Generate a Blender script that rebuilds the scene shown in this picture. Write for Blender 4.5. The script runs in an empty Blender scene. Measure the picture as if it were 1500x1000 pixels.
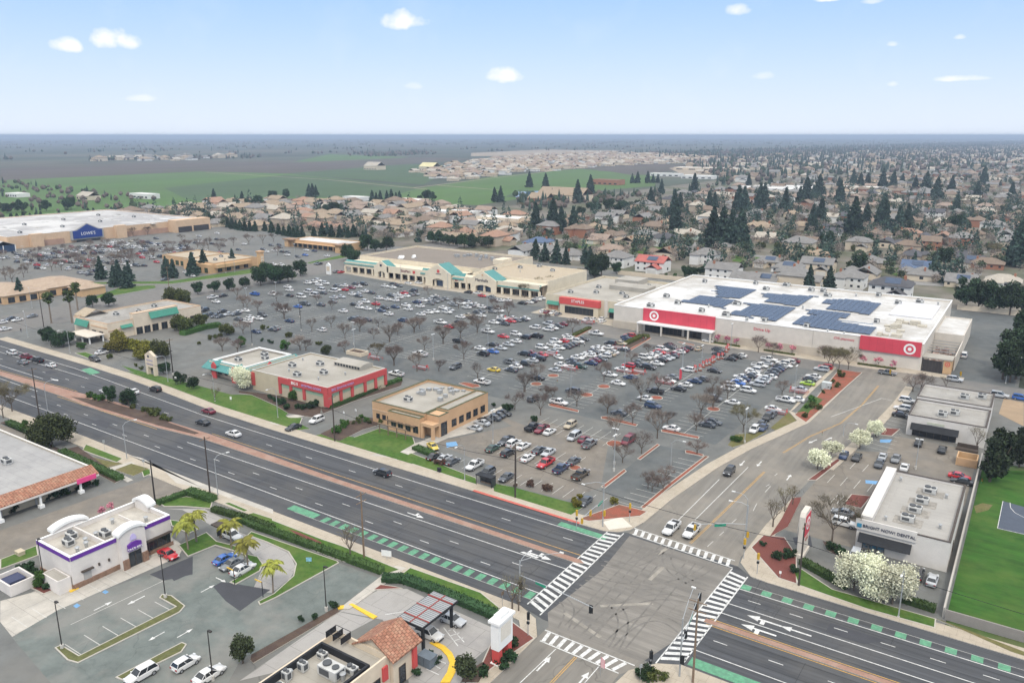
import bpy, bmesh, math, random
from mathutils import Vector, Matrix
R = math.radians
SC = bpy.context.scene
COL = SC.collection
# ---------------- camera
cam = bpy.data.cameras.new("camera"); co = bpy.data.objects.new("camera", cam); COL.objects.link(co)
CAM = Vector((0.0, 0.0, 76.0))
co.location = CAM; co.rotation_euler = (math.pi / 2 - math.atan(302 / 1167), 0, R(33.7))
cam.sensor_width = 36; cam.lens = 28.0; cam.clip_end = 90000; cam.clip_start = 1
SC.camera = co
# ---------------- world
EL, ROT = R(52), R(140)          # sun elevation and bearing (clockwise from +y)
w = bpy.data.worlds.new("World"); SC.world = w; w.use_nodes = True
nt = w.node_tree; N = nt.nodes; L = nt.links
for n in list(N): N.remove(n)
out = N.new("ShaderNodeOutputWorld"); bg = N.new("ShaderNodeBackground"); L.new(bg.outputs[0], out.inputs[0])
sky = N.new("ShaderNodeTexSky"); sky.sky_type = 'NISHITA'; sky.sun_disc = False
sky.sun_elevation = EL; sky.sun_rotation = ROT; sky.air_density = 1.0; sky.dust_density = 0.6; sky.ozone_density = 1.4; sky.altitude = 100
SKY_STRENGTH = 0.15
bg.inputs[1].default_value = SKY_STRENGTH
# thin high cloud whitens the sky; small fair-weather clouds float low over the plain
tc = N.new("ShaderNodeTexCoord")
sep = N.new("ShaderNodeSeparateXYZ"); L.new(tc.outputs['Generated'], sep.inputs[0])
def wmath(op, a, b=None, c=None, clamp=False):
    n = N.new("ShaderNodeMath"); n.operation = op; n.use_clamp = clamp
    for i, v in enumerate((a, b, c)):
        if v is None: continue
        if isinstance(v, (int, float)): n.inputs[i].default_value = v
        else: L.new(v, n.inputs[i])
    return n.outputs[0]
def wmix(fac, a, b):
    n = N.new("ShaderNodeMix"); n.data_type = 'RGBA'
    if isinstance(fac, (int, float)): n.inputs[0].default_value = fac
    else: L.new(fac, n.inputs[0])
    for i, v in ((6, a), (7, b)):
        if isinstance(v, tuple): n.inputs[i].default_value = (*v, 1)
        else: L.new(v, n.inputs[i])
    return n.outputs[2]
veil = wmix(0.8, sky.outputs[0], (1.95, 3.2, 5.6))
hz = wmath('MULTIPLY_ADD', sep.outputs[2], -5.2, 1.0, clamp=True)      # whiter towards the horizon
hz = wmath('POWER', hz, 1.5)
veil = wmix(wmath('MULTIPLY', hz, 0.95), veil, (4.75, 5.15, 5.75))
hi = wmath('MULTIPLY_ADD', sep.outputs[2], 3.2, -0.72, clamp=True)     # thin overcast higher up
veil = wmix(hi, veil, (8.3, 8.3, 8.3))
cl = None
nz = N.new("ShaderNodeTexNoise"); nz.inputs['Scale'].default_value = 55; nz.inputs['Detail'].default_value = 6; L.new(tc.outputs['Generated'], nz.inputs['Vector'])
nzl = N.new("ShaderNodeTexNoise"); nzl.inputs['Scale'].default_value = 18; nzl.inputs['Detail'].default_value = 5; L.new(tc.outputs['Generated'], nzl.inputs['Vector'])
def cloud(az, el, wd, ht, amt=1.0):
    # bearing az (degrees left of +y), elevation el, half sizes in degrees
    global cl
    d = Vector((-math.sin(R(az)) * math.cos(R(el)), math.cos(R(az)) * math.cos(R(el)), math.sin(R(el))))
    t = Vector((math.cos(R(az)), math.sin(R(az)), 0)); u = Vector((0, 0, 1))
    def dot(v):
        n = N.new("ShaderNodeVectorMath"); n.operation = 'DOT_PRODUCT'; L.new(tc.outputs['Generated'], n.inputs[0]); n.inputs[1].default_value = v
        return n.outputs['Value']
    a = wmath('DIVIDE', wmath('SUBTRACT', dot(t), d.dot(t)), R(wd)); b = wmath('DIVIDE', wmath('SUBTRACT', dot(u), d.dot(u)), R(ht))
    b = wmath('MAXIMUM', b, wmath('MULTIPLY', b, -1.7))                # flatter base
    r2 = wmath('ADD', wmath('MULTIPLY', a, a), wmath('MULTIPLY', b, b))
    m = wmath('SUBTRACT', wmath('ADD', wmath('MULTIPLY_ADD', nz.outputs[0], 2.6, -1.3), 1.0), r2)
    m = wmath('MULTIPLY', wmath('MULTIPLY', m, 0.95, clamp=True), amt)
    m = wmath('MULTIPLY', m, wmath('GREATER_THAN', dot(d), 0.9))
    cl = m if cl is None else wmath('MAXIMUM', cl, m)
for a in ((61.51, 5.14, 0.88, 0.64, 1.00), (58.88, 5.57, 1.67, 0.79, 1.00), (41.10, 7.24, 1.57, 0.83, 1.00), (34.31, 3.84, 1.33, 0.69, 1.00),
          (18.83, 7.71, 0.83, 0.49, 0.80), (5.59, 3.27, 1.47, 0.25, 0.70), (13.49, 8.16, 0.88, 0.20, 0.90), (10.80, 7.93, 0.69, 0.25, 0.50),
          (9.49, 5.42, 0.44, 0.25, 0.50), (5.88, 5.63, 0.34, 0.20, 0.50), (57.79, 2.20, 0.98, 0.29, 0.45), (17.05, 3.72, 0.69, 0.34, 0.35),
          (40.46, 3.19, 0.69, 0.29, 0.35), (9.23, 3.05, 0.34, 0.20, 0.40)):
    cloud(*a)
wisp = wmath('MULTIPLY', wmath('SUBTRACT', nzl.outputs[0], 0.56, clamp=True), 1.1, clamp=True)
cl = wmath('MAXIMUM', cl, wmath('MULTIPLY', wisp, 0.3))
veil = wmix(cl, veil, (6.0, 6.0, 6.0))
L.new(veil, bg.inputs[0])
# ---------------- sun through thin cloud
sl = bpy.data.lights.new("sun", 'SUN'); so = bpy.data.objects.new("sun", sl); COL.objects.link(so)
sl.energy = 1.5; sl.angle = R(10); sl.color = (1, 0.93, 0.82)
so.rotation_euler = Vector((-math.sin(ROT) * math.cos(EL), -math.cos(ROT) * math.cos(EL), -math.sin(EL))).to_track_quat('-Z', 'Y').to_euler()
SC.view_settings.view_transform = 'Standard'; SC.view_settings.look = 'None'; SC.view_settings.gamma = 1; SC.view_settings.exposure = 0.3
SC.render.engine = 'CYCLES'
cy = SC.cycles
cy.max_bounces = 4; cy.diffuse_bounces = 2; cy.glossy_bounces = 2; cy.transmission_bounces = 2; cy.transparent_max_bounces = 4; cy.volume_bounces = 0
cy.use_denoising = True; cy.use_adaptive_sampling = True; cy.adaptive_threshold = 0.02
cy.caustics_reflective = False; cy.caustics_refractive = False

# ---------------- materials
_m = {}
def M(name, col, rough=.8, var=.12, scale=.5, metal=0, island=0, coat=0, stretch=None, col2=None, scale2=None, amt2=.5, spec=.3, bump=0, crack=None, tiles=None):
    """procedural material: base colour with two sizes of noise; island = per-leaf variation"""
    if name in _m: return _m[name]
    m = bpy.data.materials.new(name); m.use_nodes = True; _m[name] = m
    nt = m.node_tree; N = nt.nodes; L = nt.links
    b = N['Principled BSDF']; b.inputs['Roughness'].default_value = rough; b.inputs['Metallic'].default_value = metal
    b.inputs['Specular IOR Level'].default_value = spec
    if coat: b.inputs['Coat Weight'].default_value = coat
    c = None
    def mix(f, a, bb):
        n = N.new("ShaderNodeMix"); n.data_type = 'RGBA'
        if isinstance(f, float): n.inputs[0].default_value = f
        else: L.new(f, n.inputs[0])
        for i, v in ((6, a), (7, bb)):
            if isinstance(v, tuple): n.inputs[i].default_value = (*v[:3], 1)
            else: L.new(v, n.inputs[i])
        return n.outputs[2]
    g = None
    if var or col2 or bump or crack or tiles:
        g = N.new("ShaderNodeNewGeometry")
    lo = tuple(x * (1 - var) for x in col); hi = tuple(min(1, x * (1 + var)) for x in col)
    if var:
        nz = N.new("ShaderNodeTexNoise"); nz.inputs['Scale'].default_value = scale; nz.inputs['Detail'].default_value = 5; nz.inputs['Roughness'].default_value = .65
        src = g.outputs['Position']
        if stretch:
            vm = N.new("ShaderNodeVectorMath"); vm.operation = 'MULTIPLY'; L.new(src, vm.inputs[0]); vm.inputs[1].default_value = stretch; src = vm.outputs[0]
        L.new(src, nz.inputs['Vector'])
        mr = N.new("ShaderNodeMapRange"); L.new(nz.outputs[0], mr.inputs[0]); mr.inputs[1].default_value = .3; mr.inputs[2].default_value = .7
        c = mix(mr.outputs[0], lo, hi)
    else: c = col
    if col2:
        n2 = N.new("ShaderNodeTexNoise"); n2.inputs['Scale'].default_value = scale2 or scale * .15; n2.inputs['Detail'].default_value = 4; n2.inputs['Roughness'].default_value = .7
        L.new(g.outputs['Position'], n2.inputs['Vector'])
        mr = N.new("ShaderNodeMapRange"); L.new(n2.outputs[0], mr.inputs[0]); mr.inputs[1].default_value = .45; mr.inputs[2].default_value = .62; mr.inputs[4].default_value = amt2
        c = mix(mr.outputs[0], c, col2)
    if crack:      # (cell size, width, strength): dark sealed cracks and joints
        nd = N.new("ShaderNodeTexNoise"); nd.inputs['Scale'].default_value = 1.2 / crack[0]; nd.inputs['Detail'].default_value = 4; L.new(g.outputs['Position'], nd.inputs['Vector'])
        av = N.new("ShaderNodeVectorMath"); av.operation = 'MULTIPLY_ADD'; L.new(nd.outputs['Color'], av.inputs[0]); av.inputs[1].default_value = (crack[0] * .9,) * 3; L.new(g.outputs['Position'], av.inputs[2])
        vo = N.new("ShaderNodeTexVoronoi"); vo.feature = 'DISTANCE_TO_EDGE'; vo.inputs['Scale'].default_value = 1 / crack[0]; L.new(av.outputs[0], vo.inputs['Vector'])
        mr = N.new("ShaderNodeMapRange"); L.new(vo.outputs['Distance'], mr.inputs[0]); mr.inputs[1].default_value = 0; mr.inputs[2].default_value = crack[1] / crack[0]; mr.inputs[3].default_value = crack[2]; mr.inputs[4].default_value = 0
        nm = N.new("ShaderNodeTexNoise"); nm.inputs['Scale'].default_value = .35 / crack[0]; nm.inputs['Detail'].default_value = 2; L.new(g.outputs['Position'], nm.inputs['Vector'])
        ms = N.new("ShaderNodeMapRange"); L.new(nm.outputs[0], ms.inputs[0]); ms.inputs[1].default_value = .45; ms.inputs[2].default_value = .62
        mm = N.new("ShaderNodeMath"); mm.operation = 'MULTIPLY'; L.new(mr.outputs[0], mm.inputs[0]); L.new(ms.outputs[0], mm.inputs[1])
        c = mix(mm.outputs[0], c, tuple(x * .4 for x in col))
        n3 = N.new("ShaderNodeTexNoise"); n3.inputs['Scale'].default_value = 3.0; n3.inputs['Detail'].default_value = 3; n3.inputs['Roughness'].default_value = .8; L.new(g.outputs['Position'], n3.inputs['Vector'])
        mr = N.new("ShaderNodeMapRange"); L.new(n3.outputs[0], mr.inputs[0]); mr.inputs[1].default_value = .64; mr.inputs[2].default_value = .74; mr.inputs[4].default_value = .45
        c = mix(mr.outputs[0], c, tuple(x * .5 for x in col))       # oil spots
    if tiles:      # (tile width, row height): courses of tiles or membrane sheets
        bk = N.new("ShaderNodeTexBrick"); bk.inputs['Scale'].default_value = 1; bk.inputs['Brick Width'].default_value = tiles[0]; bk.inputs['Row Height'].default_value = tiles[1]; bk.inputs['Mortar Size'].default_value = tiles[2]
        L.new(g.outputs['Position'], bk.inputs['Vector']); bk.inputs['Color1'].default_value = (1, 1, 1, 1); bk.inputs['Color2'].default_value = (tiles[3],) * 3 + (1,); bk.inputs['Mortar'].default_value = (tiles[4],) * 3 + (1,)
        n = N.new("ShaderNodeMix"); n.data_type = 'RGBA'; n.blend_type = 'MULTIPLY'; n.inputs[0].default_value = 1
        L.new(bk.outputs['Color'], n.inputs[7])
        if isinstance(c, tuple): n.inputs[6].default_value = (*c[:3], 1)
        else: L.new(c, n.inputs[6])
        c = n.outputs[2]
    if island:
        gi = N.new("ShaderNodeNewGeometry"); oi = N.new("ShaderNodeObjectInfo")
        hs = N.new("ShaderNodeHueSaturation")
        mr = N.new("ShaderNodeMapRange"); L.new(gi.outputs['Random Per Island'], mr.inputs[0]); mr.inputs[3].default_value = 1 - island; mr.inputs[4].default_value = 1 + island
        m2 = N.new("ShaderNodeMapRange"); L.new(oi.outputs['Random'], m2.inputs[0]); m2.inputs[3].default_value = .75; m2.inputs[4].default_value = 1.25
        mm = N.new("ShaderNodeMath"); mm.operation = 'MULTIPLY'; L.new(mr.outputs[0], mm.inputs[0]); L.new(m2.outputs[0], mm.inputs[1])
        L.new(mm.outputs[0], hs.inputs['Value'])
        m3 = N.new("ShaderNodeMapRange"); L.new(oi.outputs['Random'], m3.inputs[0]); m3.inputs[3].default_value = .485; m3.inputs[4].default_value = .515
        L.new(m3.outputs[0], hs.inputs['Hue'])
        if isinstance(c, tuple): hs.inputs['Color'].default_value = (*c, 1)
        else: L.new(c, hs.inputs['Color'])
        c = hs.outputs[0]
    if isinstance(c, tuple): b.inputs['Base Color'].default_value = (*c[:3], 1)
    else: L.new(c, b.inputs['Base Color'])
    if bump:
        nb = N.new("ShaderNodeTexNoise"); nb.inputs['Scale'].default_value = bump; nb.inputs['Detail'].default_value = 3; L.new(g.outputs['Position'], nb.inputs['Vector'])
        bp = N.new("ShaderNodeBump"); bp.inputs['Strength'].default_value = .35; bp.inputs['Distance'].default_value = .1; L.new(nb.outputs[0], bp.inputs['Height']); L.new(bp.outputs[0], b.inputs['Normal'])
    return m
# ---------------- mesh building
class MB:
    def __init__(s): s.v = []; s.f = []; s.m = []
    def face(s, pts, m=0):
        i = len(s.v); s.v += [tuple(p) for p in pts]; s.f.append(tuple(range(i, i + len(pts)))); s.m.append(m); return s
    def box(s, x0, x1, y0, y1, z0, z1, m=0):
        i = len(s.v); s.v += [(x0, y0, z0), (x1, y0, z0), (x1, y1, z0), (x0, y1, z0), (x0, y0, z1), (x1, y0, z1), (x1, y1, z1), (x0, y1, z1)]
        for q in ((0, 3, 2, 1), (4, 5, 6, 7), (0, 1, 5, 4), (1, 2, 6, 5), (2, 3, 7, 6), (3, 0, 4, 7)): s.f.append(tuple(i + k for k in q)); s.m.append(m)
        return s
    def prism(s, pts, z0, z1, m=0, mtop=None):
        n = len(pts)
        if sum(pts[k][0] * pts[(k + 1) % n][1] - pts[(k + 1) % n][0] * pts[k][1] for k in range(n)) < 0: pts = pts[::-1]
        i = len(s.v); s.v += [(p[0], p[1], z0) for p in pts] + [(p[0], p[1], z1) for p in pts]
        s.f.append(tuple(i + n + k for k in range(n))); s.m.append(m if mtop is None else mtop)
        s.f.append(tuple(i + k for k in range(n))[::-1]); s.m.append(m)
        for k in range(n): s.f.append((i + k, i + (k + 1) % n, i + n + (k + 1) % n, i + n + k)); s.m.append(m)
        return s
    def tube(s, p0, p1, r0, r1=None, n=8, m=0, cap=True):
        r1 = r0 if r1 is None else r1
        p0 = Vector(p0); p1 = Vector(p1); d = (p1 - p0)
        if d.length < 1e-6: return s
        d.normalize(); a = d.orthogonal().normalized(); b = d.cross(a)
        i = len(s.v)
        for p, r in ((p0, r0), (p1, r1)):
            for k in range(n):
                t = 2 * math.pi * k / n; s.v.append(tuple(p + (a * math.cos(t) + b * math.sin(t)) * r))
        for k in range(n): s.f.append((i + k, i + (k + 1) % n, i + n + (k + 1) % n, i + n + k)); s.m.append(m)
        if cap:
            s.f.append(tuple(i + n + k for k in range(n))); s.m.append(m); s.f.append(tuple(i + k for k in range(n))[::-1]); s.m.append(m)
        return s
    def path(s, pts, r, n=6, m=0):
        for a, b in zip(pts, pts[1:]): s.tube(a, b, r, r, n, m)
        return s
    def extrude_xz(s, prof, y0, y1, m=0):
        """profile in (x, z), extruded along y"""
        n = len(prof); i = len(s.v); s.v += [(p[0], y0, p[1]) for p in prof] + [(p[0], y1, p[1]) for p in prof]
        s.f.append(tuple(i + k for k in range(n))); s.m.append(m); s.f.append(tuple(i + n + k for k in range(n))[::-1]); s.m.append(m)
        for k in range(n): s.f.append((i + (k + 1) % n, i + k, i + n + k, i + n + (k + 1) % n)); s.m.append(m)
        return s
    def extrude_yz(s, prof, x0, x1, m=0):
        n = len(prof); i = len(s.v); s.v += [(x0, p[0], p[1]) for p in prof] + [(x1, p[0], p[1]) for p in prof]
        s.f.append(tuple(i + k for k in range(n))[::-1]); s.m.append(m); s.f.append(tuple(i + n + k for k in range(n))); s.m.append(m)
        for k in range(n): s.f.append((i + k, i + (k + 1) % n, i + n + (k + 1) % n, i + n + k)); s.m.append(m)
        return s
    def mesh(s, name, mats):
        me = bpy.data.meshes.new(name); me.from_pydata(s.v, [], s.f)
        for mt in mats: me.materials.append(mt)
        if len(mats) > 1: me.polygons.foreach_set("material_index", s.m)
        me.update(); return me
    def build(s, name, mats, parent=None, fix=True, smooth=False, off=None):
        if not isinstance(mats, (list, tuple)): mats = [mats]
        if off is None: off = parent.location if parent is not None else (0, 0, 0)
        p = parent
        while p is not None and p.parent is not None:
            p = p.parent; off = p.location
        if tuple(off) != (0, 0, 0):
            s.v = [(a - off[0], b - off[1], c - off[2]) for a, b, c in s.v]
        me = s.mesh(name, mats)
        if fix:
            bm = bmesh.new(); bm.from_mesh(me); bmesh.ops.recalc_face_normals(bm, faces=bm.faces); bm.to_mesh(me); bm.free()
        if smooth: me.polygons.foreach_set("use_smooth", [True] * len(me.polygons))
        o = bpy.data.objects.new(name, me); COL.objects.link(o)
        if parent is not None: o.parent = parent
        return o
def each(name, m, parent, boxes):
    for b in boxes: MB().box(*b).build(name, m, parent)
def link(name, me, parent=None, loc=(0, 0, 0), rz=0, sc=1):
    o = bpy.data.objects.new(name, me); COL.objects.link(o)
    if parent is not None: o.parent = parent
    o.location = loc; o.rotation_euler = (0, 0, rz)
    if sc != 1: o.scale = (sc, sc, sc) if isinstance(sc, (int, float)) else sc
    return o
def tag(o, label, cat, group=None):
    o['label'] = label; o['category'] = cat
    if group: o['group'] = group
    return o
def thing(name, label, cat, loc=(0, 0, 0), rz=0, group=None):
    o = bpy.data.objects.new(name, None); COL.objects.link(o); o.location = loc; o.rotation_euler = (0, 0, rz); o.empty_display_size = .5
    return tag(o, label, cat, group)
def struct(name, mb, m, kind='structure', **k):
    o = mb.build(name, m, **k); o['kind'] = kind; return o
def copy_tree(o, parent=None):
    c = o.copy(); COL.objects.link(c); c.parent = parent
    for ch in KIDS.get(o.name, ()): copy_tree(ch, c)
    return c
KIDS = {}
def remember(o):
    KIDS[o.name] = list(o.children)
    for c in o.children: remember(c)
def lettering(txt, m, parent, loc, size, face='-y', depth=.06, name='lettering', align='CENTER', sx=1):
    """writing standing proud of a wall that faces -y or +x"""
    cu = bpy.data.curves.new(name, 'FONT'); cu.body = txt; cu.size = size; cu.extrude = depth; cu.align_x = align; cu.align_y = 'CENTER'; cu.resolution_u = 2
    o = bpy.data.objects.new(name, cu); dg = None
    COL.objects.link(o)
    bpy.context.view_layer.update()
    me = bpy.data.meshes.new_from_object(o.evaluated_get(bpy.context.evaluated_depsgraph_get()))
    COL.objects.unlink(o); bpy.data.objects.remove(o)
    me.name = name; me.materials.clear(); me.materials.append(m)
    p = parent; top = parent
    while top.parent is not None: top = top.parent
    q = link(name, me, parent, Vector(loc) - top.location)
    q.rotation_euler = (math.pi / 2, 0, {'-y': 0, '+x': math.pi / 2, '-x': -math.pi / 2, '+y': math.pi}[face])
    if sx != 1: q.scale = (sx, 1, 1)
    return q
ORD = 'zeroth first second third fourth fifth sixth seventh eighth ninth tenth eleventh twelfth thirteenth fourteenth fifteenth sixteenth seventeenth eighteenth nineteenth twentieth'.split()
def nth(k):
    if k <= 20: return ORD[k]
    if k > 99: return 'hundredth'
    t = ('twent', 'thirt', 'fort', 'fift', 'sixt', 'sevent', 'eight', 'ninet')[k // 10 - 2]
    return t + 'ieth' if k % 10 == 0 else t + 'y-' + ORD[k % 10]
# places a label can point at
MARKS = {'the tan stucco restaurant': (-135, 161), 'the red banded sports store': (-180, 162), 'the purple trimmed taco restaurant': (-137, 70), 'the drive-through canopy': (-72, 84),
         'the white dental building': (-14, 165), 'the black awning building': (-14, 235), 'the bullseye store front': (-85, 284), 'the red fronted office store': (-165, 299), 'the gabled supermarket strip': (-262, 318),
         'the cream corner shops': (-305, 180), 'the blue gabled home store': (-592, 320), 'the teal trimmed diner': (-212, 163), 'the tan shops by the crossroad': (-415, 296), 'the long tan shop building': (-415, 385), 'the tiled office block': (-405, 200),
         'the street intersection': (-48, 114), 'the tiled strip building': (-185, 78), 'the bus shelter': (-88, 134), 'the twin cream pylon sign': (-236, 143)}
_late = []
def late(o, key, what, x, y): _late.append((o, key, what, x, y))
def short(s):
    # at most sixteen words: drop the place phrase's fillers first
    for a, b in ((' with dense rounded crown', ''), (' with upright oval crown', ''), (' with shaggy crown', ''), (' with olive-brown twigs', ''), (' along the side wall', ''), (' with pale green leaves', ''), (' in front of the', ' before'), (' fresh', ''), (' leafy', ''), (' in the ', ' in '), (' the ', ' '), (' home store', ' store'), (' small', ''), (' rounded', '')):
        if len(s.split()) <= 16: break
        s = s.replace(a, b)
    return s
def resolve():
    groups = {}
    for o, key, what, x, y in _late:
        mk = min(MARKS, key=lambda k: (MARKS[k][0] - x) ** 2 + (MARKS[k][1] - y) ** 2)
        groups.setdefault((key, what, mk), []).append((math.hypot(MARKS[mk][0] - x, MARKS[mk][1] - y), o))
    for (key, what, mk), l in groups.items():
        l.sort(key=lambda t: t[0])
        for i, (_, o) in enumerate(l):
            o['label'] = short(f"{what}, {'closest' if i == 0 else nth(i + 1) + ' closest'} to {mk}" if len(l) > 1 else f"{what} near {mk}")

# ---------------- ground, roads, paths
def sheet(name, pts, z, m):
    mb = MB(); mb.face([(x, y, z) for x, y in pts]); o = mb.build(name, m, fix=False)
    if o.data.polygons[0].normal.z < 0: o.data.flip_normals()
    o['kind'] = 'structure'; return o
def sheets(name, polys, z, m):
    mb = MB()
    for k, pts in enumerate(polys):
        if sum(pts[k - 1][0] * pts[k][1] - pts[k][0] * pts[k - 1][1] for k in range(len(pts))) < 0: pts = pts[::-1]
        mb.face([(x, y, z + .0005 * k) for x, y in pts])
    o = mb.build(name, m, fix=False); o['kind'] = 'structure'; return o
def inset(p, d):
    n = len(p)
    if sum(p[k - 1][0] * p[k][1] - p[k][0] * p[k - 1][1] for k in range(n)) < 0: p = p[::-1]
    o = []
    for k in range(n):
        a, b, c = Vector(p[k - 1]), Vector(p[k]), Vector(p[(k + 1) % n]); u = b - a; v = c - b
        if u.length < .02 or v.length < .02: return None
        u.normalize(); v.normalize(); n1 = Vector((-u.y, u.x)); n2 = Vector((-v.y, v.x)); m_ = n1 + n2
        if m_.length < .3: return None
        o.append(tuple(b + m_.normalized() * d / max(.5, m_.normalized().dot(n1))))
    return o
def slabs(name, polys, z0, z1, m, mside=None, kerb=False):
    mb = MB()
    for k, p in enumerate(polys):
        q = inset(list(p), .2) if mside is not None and kerb else None
        if q is None: mb.prism(list(p), z0 + .0005 * k, z1 + .0005 * k, 0 if mside is None else 1, 0)
        else:      # a concrete kerb frames the planted ground
            mb.prism(list(p), z0 + .0005 * k, z1 + .0005 * k - .014, 1, 1); mb.face([(x, y, z1 + .0005 * k) for x, y in q], 0)
    return struct(name, mb, [m] if mside is None else [m, mside])
def offs(pts, d):
    o = []
    for i, p in enumerate(pts):
        a = Vector(pts[max(0, i - 1)]); b = Vector(pts[min(len(pts) - 1, i + 1)]); t = (b - a).normalized()
        o.append((p[0] - t.y * d, p[1] + t.x * d))
    return o
def ribbon(pts, d0, d1): return offs(pts, d0) + offs(pts, d1)[::-1]
def circ(c, r, n=12, sx=1): return [(c[0] + sx * r * math.cos(2 * math.pi * k / n), c[1] + r * math.sin(2 * math.pi * k / n)) for k in range(n)]
EARTH = M('soil_and_scrub', (.052, .066, .045), .95, .45, .004, stretch=(1, .3, 1), col2=(.125, .11, .085), scale2=.0013, amt2=.75)
sheet('ground', [(-60000, -8000), (40000, -8000), (40000, 60000), (-60000, 60000)], -.4, EARTH)
sheet('roadside_ground', [(-4.5, -60), (260, -60), (260, 99), (-4.5, 99)], -.03, M('rough_verge', (.12, .12, .06), .95, .3, .4, col2=(.19, .16, .1), scale2=.08))
sheet('far_verge_ground', [(-4.4, 128.6), (260, 128.6), (260, 262), (-4.4, 214)], -.03, M('rough_grass', (.06, .11, .03), .95, .3, .4, col2=(.15, .14, .07), scale2=.06))
ASPH = M('car_park_asphalt', (.15, .154, .148), .9, .18, .22, col2=(.195, .185, .165), scale2=.03, amt2=.6, spec=.2, crack=(11, .16, .55))
ASPH_B = M('sealed_asphalt', (.108, .117, .118), .85, .18, .25, col2=(.155, .155, .146), scale2=.05, amt2=.55, spec=.25, crack=(13, .14, .5))
ASPH_G = M('greenish_old_asphalt', (.145, .165, .155), .9, .22, .3, col2=(.235, .228, .21), scale2=.07, amt2=.7, spec=.2, crack=(9, .13, .4))
ASPH_BR = M('worn_brown_asphalt', (.205, .183, .155), .9, .16, .3, col2=(.155, .148, .138), scale2=.07, amt2=.6, spec=.2, crack=(8, .14, .55))
ROAD = M('main_road_asphalt', (.068, .071, .077), .8, .36, .7, stretch=(.025, 1.5, 1), col2=(.11, .106, .10), scale2=.045, amt2=.6, spec=.3, crack=(16, .14, .5))
SIDE = M('side_street_asphalt', (.19, .178, .158), .85, .2, .7, stretch=(1, .06, 1), col2=(.27, .243, .205), scale2=.05, amt2=.6, spec=.25, crack=(12, .13, .55))
INTER = M('worn_intersection_asphalt', (.215, .20, .178), .85, .26, .9, stretch=(.04, .9, 1), col2=(.135, .128, .118), scale2=.05, amt2=.6, spec=.25, crack=(8, .14, .7))
DARKP = M('fresh_asphalt_patch', (.06, .062, .07), .85, .1, .4)
CONC = M('pavement_concrete', (.42, .365, .29), .9, .10, .5, col2=(.48, .43, .355), scale2=.15, amt2=.5, spec=.2, tiles=(1.8, 1.8, .03, .95, .72))
CONC_L = M('pale_concrete', (.48, .45, .40), .9, .12, .35, col2=(.35, .335, .305), scale2=.1, amt2=.65, spec=.2, tiles=(4, 4, .05, .94, .7))
CONC_W = M('new_white_concrete', (.62, .58, .50), .9, .06, .6)
KERB = M('kerb_concrete', (.45, .42, .37), .9, .08, 1)
REDP = M('red_kerb_paint', (.50, .13, .10), .8, .15, 2)
YELP = M('yellow_kerb_paint', (.75, .48, .05), .8, .1, 2)
BRICK = M('median_brick', (.30, .18, .135), .9, .14, 3, col2=(.36, .25, .20), scale2=.3, amt2=.7)
RMULCH = M('red_bark_mulch', (.27, .085, .055), .95, .35, 6, col2=(.15, .085, .055), scale2=.35, amt2=.75)
MMULCH = M('maroon_bark_mulch', (.16, .055, .045), .95, .3, 6)
BMULCH = M('dark_bark_mulch', (.075, .052, .043), .95, .3, 5, col2=(.12, .085, .06), scale2=.3)
DIRT = M('bare_soil', (.34, .25, .165), .95, .15, .6, col2=(.25, .19, .13), scale2=.15)
LAWN = M('mown_grass', (.055, .118, .018), .95, .3, 1.2, col2=(.105, .15, .035), scale2=.16, amt2=.8, bump=6)
LAWN_D = M('deep_green_grass', (.032, .098, .012), .95, .35, .5, stretch=(.25, 1, 1), col2=(.07, .125, .022), scale2=.07, amt2=.75, bump=6)
LAWN_Y = M('dry_grass', (.13, .125, .045), .95, .25, 1.2, col2=(.19, .15, .085), scale2=.2, bump=5)
WHITE = M('road_paint_white', (.66, .66, .64), .7, .16, 1.5, col2=(.36, .355, .34), scale2=1.6, amt2=.6)
WORN = M('worn_road_paint', (.50, .49, .46), .7, .2, 1.5)
YEL = M('road_paint_yellow', (.56, .33, .09), .7, .15, 1.5, col2=(.33, .22, .1), scale2=1.2, amt2=.6)
GRN = M('road_paint_green', (.115, .31, .185), .7, .25, 1.5, col2=(.10, .21, .145), scale2=.8, amt2=.65)
BLUEP = M('road_paint_blue', (.16, .33, .55), .7, .15, 1)
# lots
sheet('car_park_asphalt', [(-720, 30), (-4.5, 30), (-4.5, 212), (12, 214), (70, 262), (70, 284), (0, 284), (0, 404), (-720, 440)], 0, ASPH)
sheets('sealed_car_park', [[(-340, 186), (-62, 186), (-58, 284), (-150, 284), (-150, 300), (-330, 318)], [(-73.9, 146.2), (-74.3, 159.4), (-74.6, 177.7), (-67.0, 177.9), (-60.9, 175.7), (-61.8, 143.5), (-68.2, 143.9)], [(-28, 285), (-1, 284), (-1, 402), (-28, 404)]], .008, ASPH_B)
sheets('worn_car_park', [[(-112.4, 168.4), (-123.9, 174.6), (-109.0, 170.7), (-112.4, 178.2), (-85.2, 172.3), (-74.4, 147.2), (-77.8, 137.5), (-95.6, 136.9), (-100.5, 143.4), (-122.5, 147.5)], [(-37, 150), (-22, 150), (-22, 170), (-6, 182), (-6, 218), (-25, 218), (-25, 205), (-34, 200)],
       [(-229.0, 92.5), (-215.0, 92.7), (-198.2, 90.4), (-200.5, 79.6)]], .010, ASPH_BR)
sheets('taco_car_park', [[(-125.4, 47.3), (-128.0, 55.6), (-124.4, 72.8), (-123.9, 78.4), (-123.7, 82.6), (-109.2, 84.7), (-99.3, 91.7), (-89.9, 92.0), (-89.1, 80.8), (-91.0, 65.3), (-90.9, 63.0), (-88.5, 59.2), (-109.5, 45.1)]], .010, ASPH_G)
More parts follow.
